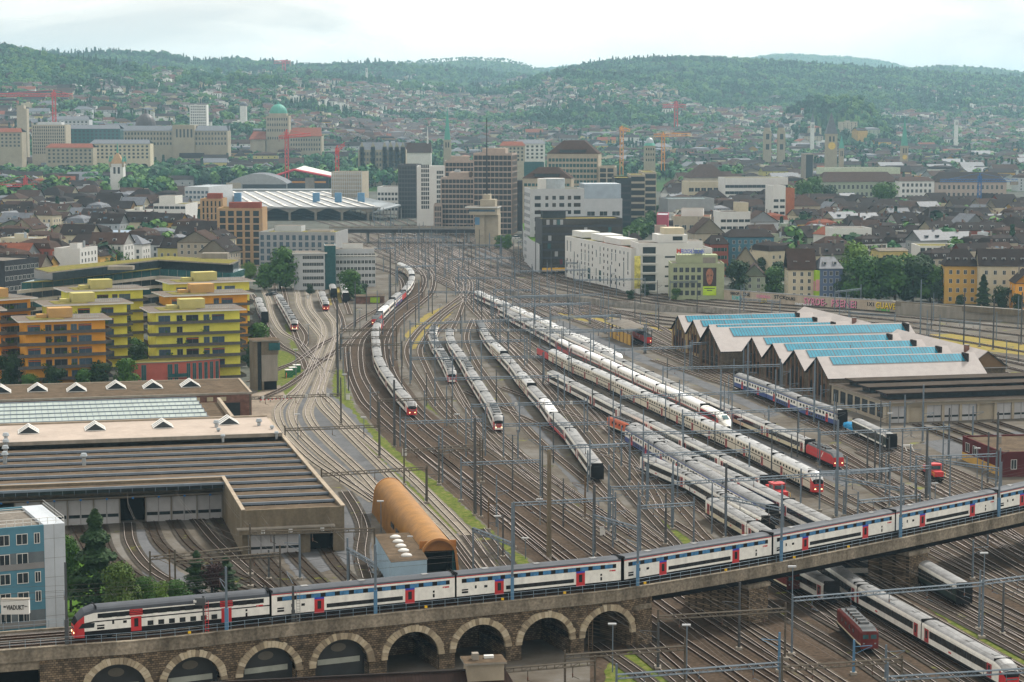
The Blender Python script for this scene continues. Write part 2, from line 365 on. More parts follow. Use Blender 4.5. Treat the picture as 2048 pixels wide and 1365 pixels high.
def track(name, pts, kind='y', width=3.1, z0=0.0, bright=True, wires=False):
 L = smooth(pts, 3.0); ns = normals2(L); _tz[0] += 1
 zb = .07+.0022*(_tz[0] % 60); mb = MB(); uvs = []; d = 0
 Q = [Vector((p.x, p.y, z0)) for p in L]
 vs = []; ds = [0]
 for i in range(1, len(Q)): ds.append(ds[-1]+(Q[i]-Q[i-1]).length)
 for i, p in enumerate(Q):
  a = p-ns[i]*width/2; b = p+ns[i]*width/2; vs += [(a.x, a.y, z0+zb), (b.x, b.y, z0+zb)]
 fs = [(2*i, 2*i+1, 2*i+3, 2*i+2) for i in range(len(Q)-1)]
 mb.add(vs, fs, BED[kind])
 for p_i in range(len(Q)-1): uvs += [(-width/2, ds[p_i]), (width/2, ds[p_i]), (width/2, ds[p_i+1]), (-width/2, ds[p_i+1])]
 nb = len(uvs)
 top = m_rail if bright else m_railside
 for sgn in (-1, 1):
  vs = []
  for i, p in enumerate(Q):
   wd = .036+max(0, p.y-350)*.00006
   c = p+ns[i]*sgn*.75
   a = c-ns[i]*wd; b = c+ns[i]*wd
   vs += [(a.x, a.y, z0+zb), (a.x, a.y, z0+.36), (b.x, b.y, z0+.36), (b.x, b.y, z0+zb)]
  for k in range(3):
   mb.add(vs, [(4*i+k, 4*i+4+k, 4*i+5+k, 4*i+k+1) for i in range(len(Q)-1)], top if k == 1 else m_railside)
 me = mb.mesh('railway_track'); ul = me.uv_layers.new(name='UVMap')
 arr = np.zeros((len(me.loops), 2), np.float32); arr[:nb] = uvs; ul.data.foreach_set('uv', arr.ravel())
 o = obj('railway_track', me); tag(o, kind='structure')
 TR[name] = Path(L); return L
def fam(n, A, B, kind='y', pre='f', ends=True, **k):
 "n tracks spaced evenly between two guide lines, both given by the same number of photo points"
 a, b = px(*A), px(*B)
 for j in range(n):
  t = j/(n-1) if n > 1 else .5
  track('%s%d' % (pre, j), [p.lerp(q, t) for p, q in zip(a, b)], kind, **k)
track('M1', px((700,525),(740,535),(780,545),(800,558),(806,575),(800,592),(775,615),(742,645),(717,667),(699,690),(696,704),(698,730),(703,755),(718,790),(739.5,819),(839,909),(1062,1089),(1180,1182),(1300,1280),(1400,1366),(1520,1470)), 'd')
track('M2', px((700,512),(740,525),(780,538),(808,548),(822,560),(823,575),(812,594),(782,622),(750,655),(727,680),(721,704),(722,730),(727,755),(745,787),(772,819),(872,909),(1105,1089),(1300,1238),(1468,1354),(1600,1450)), 'd')
track('M3', px((700,466),(760,490),(800,515),(835,538),(848,555),(848,572),(838,590),(815,605),(785,630),(762,656),(751,680),(752,704),(754,730),(763,755),(790,795),(823,835),(913,909),(1159,1089),(1324,1211),(1440,1292),(1570,1375),(1700,1460)), 'd')
track('M4', px((730,462),(790,480),(820,508),(850,530),(866,550),(868,568),(862,588),(845,605),(812,632),(788,655),(775,680),(774,704),(779,730),(797,768),(850,835),(945,909),(1201,1089),(1364,1204),(1490,1288),(1620,1370),(1760,1460)), 'd')
track('X1', px((839,909),(950,995),(1040,1060),(1105,1110),(1200,1185)), 'd')
track('X2', px((872,909),(940,965),(1010,1035),(1080,1100),(1180,1182)), 'd')
for nm, pts, kd in [
('A1', [(528,580),(539,607),(545,634),(564,665),(598,685),(625,716),(643,742),(645,765),(638,804),(676,848),(764,936),(793,965),(851,1023),(910,1085),(960,1150)], 'c'),
('A2', [(548,560),(550,585),(556,605),(570,630),(588,662),(600,690),(622,716),(660,722)], 'y'),
('A3', [(566,575),(571,597),(575,615),(587,637),(609,665),(613,681),(607,695)], 'y'),
('A4', [(590,575),(596,595),(598,611),(613,638),(635,665),(644,680),(633,708),(617,742),(603,771),(578,795),(558,815),(555,832),(563,855),(588,886),(629,924),(687,962),(752,1005)], 'c'),
('A5', [(615,575),(617,595),(621,619),(641,646),(648,669),(641,693),(625,736),(609,771),(594,800),(583,828),(594,860),(632,900),(682,942),(752,1000)], 'c'),
('A6', [(636,575),(650,620),(668,646),(672,669),(666,687),(652,722),(645,747),(637,767),(626,797),(616,825),(626,851),(664,892),(723,947),(757,985)], 'c'),
('A7', [(500,765),(559,738),(594,724),(637,693),(670,675),(715,642),(754,620),(800,590)], 'y'),
('A8', [(678,650),(672,687),(660,722),(652,747),(643,775),(643,789),(660,804),(705,854),(755,898),(822,956),(890,1024),(939,1076),(962,1110),(990,1150)], 'c'),
('A9', [(660,572),(672,610),(684,640),(688,660)], 'y'), ('A10', [(684,570),(690,600),(700,630)], 'y'),
('A11', [(505,590),(515,610),(530,650),(560,690),(600,715),(612,740)], 'y'),
('A12', [(520,800),(580,770),(640,725),(690,690),(730,655)], 'y'),
('N1', [(840,505),(880,530),(915,552),(930,572),(925,590),(900,610),(870,634),(841,658),(820,685),(814,708),(824,736),(848,775),(871,812),(930,868),(1010,925),(1110,1000),(1225,1080),(1340,1160),(1480,1260),(1640,1370)], 'y'),
('N2', [(860,508),(910,535),(938,560),(942,580),(930,600),(900,622),(877,642),(852,677),(840,704),(850,732),(871,775),(900,820),(955,872),(1050,945),(1150,1020),(1260,1095),(1400,1190),(1560,1290),(1700,1380)], 'y'),
('N3', [(905,640),(892,650),(874,668),(865,684),(866,700),(880,722),(893,746),(905,772),(920,800),(950,838),(1000,880),(1080,940),(1170,1005),(1290,1085)], 'y'),
('N4', [(930,600),(915,640),(905,660),(899,680),(900,698),(908,715),(925,738),(940,765),(958,795),(984,837),(999,869),(1020,890),(1060,930),(1110,965),(1200,1030),(1330,1115)], 'y'),
('N5', [(945,640),(935,665),(935,688),(955,730),(980,765),(1010,805),(1045,850),(1090,895),(1150,945),(1230,1010),(1330,1085)], 'y'),
('N6', [(950,640),(962,670),(980,703),(1000,725),(1022,748),(1053,790),(1083,822),(1115,866),(1140,890),(1175,940),(1197,970),(1215,990),(1250,1030),(1330,1095)], 'y'),
('N7', [(962,640),(1010,690),(1060,740),(1110,800),(1150,855),(1195,910),(1240,965),(1300,1035),(1360,1100)], 'e'),
('N8', [(940,600),(985,660),(1030,700),(1090,760),(1150,825),(1200,884),(1265,960),(1323,1028),(1397,1080),(1480,1150)], 'y'),
('N9', [(950,595),(1000,655),(1060,705),(1130,770),(1190,835),(1231,880),(1302,958),(1374,1034),(1411,1077),(1500,1160)], 'y'),
('N10', [(960,590),(1020,655),(1090,710),(1160,775),(1215,835),(1268,888),(1344,962),(1446,1065),(1540,1150)], 'y'),
('N11', [(868,706),(910,770),(955,850),(1000,905),(1070,965)], 'y'), ('N12', [(905,560),(935,610),(985,660),(1040,720),(1100,790)], 'y'),
('N13', [(1130,770),(1215,860),(1302,980),(1323,1028)], 'y'),
]: track(nm, px(*pts), kd)
def rtrack(nm, pts, z, kind='y', ext=(0, 0)):
 P = px(*pts, z=z); P = [Vector((p.x, p.y, 0)) for p in P]
 if ext[0]: P = [P[0]+(P[0]-P[1]).normalized()*ext[0]]+P
 if ext[1]: P = P+[P[-1]+(P[-1]-P[-2]).normalized()*ext[1]]
 track(nm, P, kind)
rtrack('RA', [(1430,1001),(1505,1044),(1660,1140)], 4.0, ext=(30, 90))
rtrack('RB', [(1345,935),(1380,950),(1446,987),(1553,1044)], 4.0, ext=(160, 110))
rtrack('RC', [(1331,894),(1391,929),(1464.5,970),(1565,1023.5)], 4.6, ext=(60, 140))
rtrack('RD', [(1230,833),(1268,847),(1326,880),(1397,917),(1479,954),(1560,993),(1660,1043)], 4.0, ext=(90, 120))
rtrack('RE', [(1203,794),(1256,821),(1318,850),(1385,882),(1455,916),(1540,957),(1640,1005)], 4.0, ext=(100, 120))
rtrack('RF', [(1131,713),(1151,723),(1209,747),(1294,787),(1353,814),(1420,845),(1496,880),(1573,918),(1672,966)], 4.6, ext=(90, 150))
rtrack('RG', [(985,606),(1101,666),(1131,684),(1189,710),(1242,735),(1301,762),(1367.5,790),(1414,812),(1479,845)], 4.3, ext=(50, 260))
rtrack('RH', [(1045,634),(1065,643),(1120,665),(1200,701),(1253,724),(1303,747),(1362,773),(1426,800),(1482,824),(1558,856),(1637,888),(1712,921)], 4.1, ext=(80, 120))
rtrack('RI', [(996,602),(1065,632),(1118,656),(1165,677),(1212,699),(1258,718)], 4.0, ext=(40, 420))
rtrack('RK', [(1440,737),(1499,756),(1561,779),(1619,803),(1678,822),(1716,836),(1767,860),(1823,884)], 4.5, ext=(60, 30))
for j, t in enumerate((.34, .67)):
 for a, b, nm in (('RI', 'RK', 'P'),):
  pass
fam(5, [(1060,612),(1200,660),(1340,716),(1500,790),(1660,868),(1800,940),(1960,1030)], [(1200,612),(1290,640),(1380,690),(1480,742),(1720,862),(1880,930),(2060,1010)], pre='S')
fam(3, [(1600,880),(1720,960),(1830,1030),(1960,1110)], [(1720,905),(1830,960),(1930,1010),(2060,1090)], pre='T', kind='d')
fam(2, [(1180,650),(1280,672),(1330,690)], [(1230,640),(1330,668),(1360,680)], pre='U')
fam(6, [(850,478),(930,520),(1030,556),(1160,588),(1300,612),(1420,628),(1640,652),(1838,682),(2110,735)], [(905,462),(1000,500),(1080,534),(1180,562),(1300,584),(1448,602),(1741,622),(1900,634),(2110,650)], kind='d', pre='P')
fam(4, [(1040,602),(1160,628),(1300,652),(1420,668)], [(1120,600),(1240,622),(1340,636),(1450,645)], kind='d', pre='PL')
fam(3, [(1830,700),(1920,722),(2110,775)], [(1830,690),(1930,706),(2110,745)], kind='d', pre='PR')
fam(10, [(690,476),(740,505),(810,535),(880,565),(940,600),(1000,650)], [(850,474),(900,500),(960,530),(1030,556),(1110,590),(1200,620)], kind='d', pre='H')
fam(5, [(740,500),(800,520),(870,555),(950,592)], [(900,500),(980,545),(1080,590),(1180,640)], kind='y', pre='HX')
fam(5, [(700,463),(780,474),(830,500),(880,540)], [(790,458),(850,474),(905,498),(1010,545)], kind='d', pre='HY')
fam(9, [(560,426),(620,438),(700,462)], [(800,424),(850,440),(900,466)], kind='d', pre='HS')
fam(3, [(880,470),(960,500),(1040,536),(1110,572)], [(945,468),(1000,492),(1060,520),(1130,556)], kind='y', pre='HR')
for nm, pts in [('D1', [(255,1048),(262,1090),(300,1140),(370,1180),(470,1220)]), ('D2', [(300,1045),(320,1090),(370,1130),(450,1170),(540,1200)]),
('D3', [(345,1040),(380,1090),(440,1135),(520,1175)]), ('D4', [(390,1036),(430,1085),(490,1140),(550,1190)]), ('D5', [(430,1033),(470,1090),(520,1150),(570,1200)]),
('D6', [(200,1052),(220,1110),(290,1165),(380,1210)]), ('D7', [(150,1053),(190,1120),(260,1180),(330,1220)]), ('D8', [(518,1104),(560,1150),(610,1200)]), ('D9', [(575,1098),(620,1145),(680,1200)]),
('D10', [(645,1092),(680,1140),(740,1195)]), ('D11', [(690,985),(712,1020),(727,1060),(722,1110),(735,1160)]), ('D12', [(760,1170),(800,1130),(870,1175)])]:
 track(nm, px(*pts), 'e', bright=nm in ('D11', 'D1', 'D4'))
fam(3, [(905,1085),(945,1140),(1000,1200)], [(960,1060),(1000,1110),(1060,1180)], kind='e', pre='E')
fam(2, [(1190,1290),(1270,1345),(1340,1400)], [(1240,1268),(1310,1325),(1400,1400)], kind='e', pre='V')
fam(8, [(1420,1130),(1560,1225),(1700,1310),(1860,1420)], [(1700,1050),(1850,1140),(2000,1215),(2150,1290)], kind='e', pre='W')
fam(5, [(1720,1020),(1870,1100),(2000,1170),(2150,1250)], [(1840,960),(1960,1030),(2080,1110),(2200,1180)], kind='e', pre='Y')
fam(5, [(1830,850),(1960,900),(2110,960)], [(1990,845),(2060,868),(2150,900)], kind='e', pre='Z', bright=False)
# trains
c_white = M('train_white', (.78,.77,.72), .45, 0, .12, .5, streak=1, fine=(1.5,.08)); c_crm2 = M('train_cream_white', (.62,.57,.47), .45, 0, .1, .5, fine=(.8,.08)); c_red = M('train_red', (.50,.025,.03), .4, 0, .12, .6)
c_dred = M('door_red', (.33,.03,.035), .45, 0, .12); c_blk = M('train_underframe', (.022,.022,.024), .8, 0, .3)
c_band = glass('window_band_glass', (.035,.04,.045), .15); c_roof = M('train_roof', (.22,.225,.23), .5, .2, .3, .35, fine=(1.6,.15))
c_roofw = M('train_roof_white', (.70,.71,.72), .35, .2, .06); c_silver = M('train_roof_silver', (.40,.41,.42), .36, .45, .28, .4, fine=(1.6,.12))
c_blue = M('train_blue', (.035,.07,.24), .45, 0, .12); c_skyglass = M('tinted_upper_glass', (.06,.19,.36), .12, 0, .4, 1.3, spec=.5)
c_dgrey = M('train_dark_roof', (.06,.068,.082), .64, .1, .2, .4); c_orange = M('loco_orange', (.55,.13,.06), .5, 0, .12)
c_maroon = M('loco_maroon', (.115,.018,.016), .6, 0, .25, .7); c_brown = M('wagon_brown', (.11,.055,.04), .8, 0, .3)
c_green = M('coach_dark_green', (.02,.035,.03), .5, 0, .2); c_yel = M('safety_yellow', (.75,.42,.02), .6, 0, .15)
c_cream = M('coach_cream', (.62,.56,.40), .5, 0, .1); c_ins = M('roof_equipment', (.16,.17,.18), .7, .2, .2)
c_lamp = M('headlamp_lit', (1,.75,.35), .4, emit=3); c_wglass = glass('windscreen_glass', (.06,.14,.16), .08)
c_ltblue = M('door_blue', (.02,.05,.42), .45, 0, .1); c_teal = M('spray_teal', (.03,.30,.38), .6); c_pink = M('spray_pink', (.65,.13,.30), .6)
def prof_ring(x, w, zs, top=None):
 l = [(x, -w/2, z) for z in zs]; r = [(x, w/2, z) for z in reversed(zs)]
 return l+r
def coach_proto(kind, L, cab=False, tail=False):
 "list of (name, mesh, [subparts]) for one vehicle; its front looks along +x"
 W = 2.86; P = {}
 dd = kind in ('ic2000', 'dpz', 'tgv', 'dosto', 'dostocab')
 ze, zt = (3.75, 4.62) if dd else (3.25, 3.98)
 if kind == 'tgv': ze, zt = 3.4, 4.3
 if kind == 'dosto': ze, zt = 4.0, 4.5
 bands = {
 'ic': [(.95,c_blk),(1.75,c_white),(3.0,c_white),(ze,c_white)], 'icw': [(.95,c_blk),(1.75,c_white),(3.0,c_white),(ze,c_white)],
 'icred': [(.95,c_blk),(1.7,c_red),(3.0,c_white),(ze,c_white)], 'iccream': [(.95,c_blk),(1.75,c_cream),(3.0,c_white),(ze,c_white)],
 'ic2000': [(1.0,c_blk),(2.42,c_crm2),(2.6,c_blk),(ze,c_crm2)], 'dpz': [(.8,c_blk),(1.95,c_blue),(3.45,c_white),(ze,c_blue)],
 'dosto': [(1.05,c_blk),(2.5,c_white),(3.88,c_white),(4.0,c_red)], 'dostocab': [(1.3,c_blk),(2.45,c_white),(2.62,c_blk),(ze,c_white)],
 'tgv': [(.7,c_blk),(1.95,c_band),(2.15,c_red),(ze,c_white)], 'tgvred': [(.7,c_blk),(1.2,c_red),(2.9,c_red),(ze,c_white)],
 'emu': [(.9,c_blk),(1.6,c_white),(2.9,c_white),(ze,c_white)], 'flirt': [(.8,c_blk),(1.6,c_white),(2.9,c_white),(ze,c_white)],
 'green': [(.9,c_blk),(1.3,c_white),(3.0,c_green),(ze,c_green)], 'brown': [(.95,c_blk),(1.7,c_brown),(3.0,c_brown),(ze,c_brown)],
 'grey': [(.9,c_blk),(1.7,c_green),(3.0,c_green),(ze,c_white)]}[kind]
 roofm = {'ic2000': c_silver, 'dpz': c_roof, 'dosto': c_dgrey, 'dostocab': c_dgrey, 'tgv': c_roofw, 'tgvred': c_roofw, 'emu': c_roofw, 'icw': c_roofw, 'brown': c_ins, 'green': c_roof}.get(kind, c_roof)
 zs = [.45]+[b[0] for b in bands]; h = L/2-.15
 def st():
  n = [(-h, 1, 0)]
  if cab: n += [(h-2.6, 1, 0), (h-1.3, .97, .12), (h-.35, .86, .42), (h, .70, .62)]
  else: n += [(h, 1, 0)]
  return n
 rings = []
 for x, ws, dz in st():
  rings.append([(x, y*ws, z-max(0, z-1.2)*dz) for (_, y, z) in prof_ring(0, W, zs)])
 nb = len(bands)
 def mf(i, j):
  if i < 0: return c_red if (i == -2 and cab) else c_blk
  k = j if j < nb else (2*nb+1-j-1 if nb < j < 2*nb+1 else None)
  if cab and i >= 2: return c_red if kind != 'tgv' else c_white
  return bands[k][1] if k is not None and k < nb else c_blk
 body = MB().loft(rings, mf)
 subs = []
 arc = [(math.cos(math.pi-t*math.pi/8)*W/2*(1 if 0 < t < 8 else 1), ze+(zt-ze)*math.sin(t*math.pi/8)**.8) for t in range(9)]
 rr = [[(x, y*ws, z-max(0, z-1.2)*dz) for (y, z) in arc] for x, ws, dz in st()]
 rm = (lambda i, j: (c_blk if (i == 3 or i < 0) else (roofm if j not in (0, 7) or kind in ('dosto', 'dostocab', 'brown', 'dpz') else c_white)))
 roof = MB().loft(rr, rm)
 if kind in ('flirt', 'emu'):
  for q in range(4): roof.box(-h+3+q*(2*h-8)/4, -.9, zt-.06, -h+3+q*(2*h-8)/4+2.6, .9, zt+.26, c_ins if kind == 'flirt' else c_roofw)
 elif kind in ('ic', 'ic2000', 'dpz', 'iccream', 'icw', 'dosto'):
  for q in (-.7, 0, .62): roof.box(q*h-.5, -.45, zt-.05, q*h+.5, .45, zt+.06, c_roof)
 for xx in (-h+.05, h-.2 if not cab else h-3): roof.box(xx, -W/2+.12, ze+.12, xx+.16, W/2-.12, zt+.04, c_blk)
 subs.append(('roof', roof.mesh('roof'), True))
 def side(sg, x0, x1, z0, z1, m, pr=.015):
  b = MB(); y = sg*W/2
  return b.box(x0, min(y, y+sg*pr), z0, x1, max(y, y+sg*pr), z1, m)
 hw = h-(2.9 if cab else .6)
 doors = [-h+1.7, hw-1.2] if not dd or kind == 'tgv' else [-L*.245, L*.245]
 if kind == 'dostocab': doors = [-L*.27, L*.19]
 dh = (1.0, 3.0)
 if kind in ('ic2000', 'dpz', 'dosto', 'dostocab'): dh = (.75, 2.75)
 for sg in (-1, 1):
  if dd:
   n = 12 if kind in ('dosto', 'dostocab') else 11
   x0, x1 = -h+1.1, hw-.5
   if kind in ('dosto', 'dostocab'):
    subs.append(('window_strip', side(sg, x0-.3, x1+.3, 2.98, 3.6, c_blk, .008).mesh('window_strip'), False))
   zu = {'ic2000': (2.95, 3.5), 'dpz': (2.5, 3.2), 'dosto': (3.0, 3.58), 'dostocab': (2.95, 3.5), 'tgv': (2.55, 3.15)}[kind]
   if kind in ('dosto', 'dostocab'):
    for q in range(n):
     a = x0+(x1-x0)*(q+.14)/n; b_ = x0+(x1-x0)*(q+.78)/n
     subs.append(('window', side(sg, a, b_, zu[0], zu[1], c_skyglass if kind == 'dosto' else c_band, .03).mesh('window'), False))
   else:
    mb2 = MB(); y = sg*W/2
    for q in range(n):
     a = x0+(x1-x0)*(q+.2)/n; b_ = x0+(x1-x0)*(q+.75)/n
     mb2.box(a, min(y, y+sg*.02), zu[0], b_, max(y, y+sg*.02), zu[1], c_band)
    subs.append(('window_row', mb2.mesh('window_row'), False))
   zl = {'ic2000': (1.15, 1.75), 'dpz': (1.1, 1.75), 'dosto': (1.38, 1.95), 'dostocab': (1.35, 2.0), 'tgv': (1.3, 1.8)}[kind]
   y = sg*W/2; lo = MB(); a0, a1 = (doors[0]+1.1, doors[1]-1.1) if kind != 'tgv' else (x0, x1)
   nl = 7
   if kind == 'dosto':
    lo.box(a0, min(y, y+sg*.012), zl[0], a1, max(y, y+sg*.012), zl[1], c_blk)
    for q in range(nl): lo.box(a0+(a1-a0)*(q+.1)/nl, min(y, y+sg*.025), zl[0]+.08, a0+(a1-a0)*(q+.85)/nl, max(y, y+sg*.025), zl[1]-.08, c_band)
   else:
    for q in range(nl): lo.box(a0+(a1-a0)*(q+.15)/nl, min(y, y+sg*.02), zl[0], a0+(a1-a0)*(q+.7)/nl, max(y, y+sg*.02), zl[1], c_band)
   subs.append(('window_row', lo.mesh('window_row'), False))
   if kind in ('dosto', 'dostocab'):
    ve = MB(); y1 = y+sg*.02
    for (a, z, ww, hh) in [(h-1.3,1.45,1.0,.28),(h-1.3,1.85,1.0,.2),(h-3.0,2.0,.28,.45),(h-4.6,2.0,.5,.35),(-h+3.3,1.3,.28,.5),(-h+3.3,2.0,.28,.3)]:
     ve.box(a-ww/2-(2.2 if cab and a > 0 else 0), min(y, y1), z, a+ww/2-(2.2 if cab and a > 0 else 0), max(y, y1), z+hh, c_blk)
    subs.append(('vent', ve.mesh('vent'), False))
    lg = MB(); lg.box(-h+.9, min(y, y1), 2.52, -h+1.9, max(y, y1), 2.74, c_red)
    y2 = y+sg*.035; lg.box(-h+1.55, min(y, y2), 2.57, -h+1.8, max(y, y2), 2.61, c_white); lg.box(-h+1.65, min(y, y2), 2.53, -h+1.70, max(y, y2), 2.68, c_white)
    subs.append(('logo', lg.mesh('logo'), False))
  else:
   subs.append(('window_band', side(sg, -h+2.6, hw-2.2, 1.82, 2.92, c_band).mesh('window_band'), False))
   y = sg*W/2; y1 = y+sg*.022; mu = MB()
   for q in range(12):
    a = -h+2.6+(2*h-4.8)*(q+1)/13-(1.2 if cab else 0); mu.box(a, min(y, y1), 1.82, a+.16, max(y, y1), 2.92, c_blk)
   subs.append(('window_post', mu.mesh('window_post'), False))
   if kind in ('ic', 'iccream', 'icw'):
    lg = MB(); lg.box(-h*.3, min(y, y1), 1.25, -h*.3+.9, max(y, y1), 1.5, c_red); subs.append(('logo', lg.mesh('logo'), False))
  for dx in doors:
   ww = .72 if kind not in ('tgv',) else .45
   dm = c_dred if kind not in ('dosto', 'dostocab', 'dpz') else c_red
   if kind in ('green', 'brown', 'grey'): dm = c_green
   b = side(sg, dx-ww, dx+ww, dh[0], dh[1], dm, .03); y = sg*W/2; y1 = y+sg*.05
   b.box(dx-.28, min(y, y1), dh[0]+.6, dx+.28, max(y, y1), dh[1]-.25, c_band)
   if kind == 'dosto': b.box(dx-ww, min(y, y1), dh[1]+.0, dx+ww, max(y, y1), dh[1]+.25, c_ltblue)
   subs.append(('door', b.mesh('door'), False))
  if kind == 'dostocab':
   for dx in doors:
    b = MB(); y = sg*W/2; y1 = y+sg*.035
    for q in range(4): b.box(dx-.9, min(y, y1), 2.9+q*.24, dx+.9, max(y, y1), 3.04+q*.24, c_red)
    subs.append(('door_stripe', b.mesh('door_stripe'), False))
   b = MB(); y = sg*W/2; y1 = y+sg*.03
   b.add([(h-2.6,y1,1.75),(h-.5,y1*.93,1.75),(h-1.0,y1*.95,2.4),(h-2.7,y1,2.4)], [(0,1,2,3) if sg < 0 else (3,2,1,0)], c_band)
   subs.append(('cab_window', b.mesh('cab_window'), False))
   if sg == -1:
    b = MB(); rr_ = random.Random(5)
    for q in range(26):
     xx = -1.5-rr_.random()*5.2; z = 1.35+rr_.random()*1.5; s = .25+rr_.random()*.4
     b.add([(xx-s,y1-.03,z),(xx+s*.6,y1-.03,z-.1),(xx+s,y1-.03,z+s*.5),(xx-.2,y1-.03,z+s*.7)], [(0,1,2,3)], rr_.choice([c_teal,c_teal,c_blk,c_pink,c_blue]))
    subs.append(('graffiti', b.mesh('graffiti'), False))
 for sg in (-1, 1):
  b = MB(); cx = sg*(h-3.6)
  b.box(cx-1.6, -1.0, .35, cx+1.6, 1.0, .7, c_blk)
  for wx in (-1.2, 1.2):
   for sy in (-1, 1):
    n = 12; b.loft([[(cx+wx+.42*math.cos(2*math.pi*k/n), yy, .42+.42*math.sin(2*math.pi*k/n)) for k in range(n)] for yy in (sy*.68, sy*.82)], lambda i, j: c_blk)
  subs.append(('bogie', b.mesh('bogie'), False))
 if cab:
  b = MB(); b.add([(h+.02-.02,-.78,2.15-.55),(h+.0,.78,1.6),(h-.36,1.02,2.45),(h-.36,-1.02,2.45)], [(0,1,2,3)], c_wglass)
  b.v = [(x+.06, y, z+.05) for x, y, z in b.v]
  subs.append(('windscreen', b.mesh('windscreen'), False))
  b = MB()
  for sy in (-1, 1): b.box(h-.1, sy*.7-.14, 1.0, h+.06, sy*.7+.14, 1.2, c_lamp)
  subs.append(('headlight', b.mesh('headlight'), False))
  if kind in ('flirt', 'emu'):
   b = MB()
   for sy in (-1, 1): b.box(h-.3, sy*.86-.12, 1.0, h+.03, sy*.86+.12, 2.0, c_white)
   b.box(h-.25, -1.0, .55, h+.08, 1.0, .98, c_white); subs.append(('nose_trim', b.mesh('nose_trim'), False))
 b = MB(); b.box(-h-.16, -.7, 1.0, -h+.02, .7, 3.3, c_blk)
 if tail:
  b.box(-h-.2, -.62, 1.1, -h-.12, -.42, 3.1, c_roof); b.box(-h-.2, .42, 1.1, -h-.12, .62, 3.1, c_roof)
 if not cab: b.box(h-.02, -.7, 1.0, h+.14, .7, 3.3, c_blk)
 subs.append(('gangway', b.mesh('gangway'), False))
 return body.mesh('coach'), subs
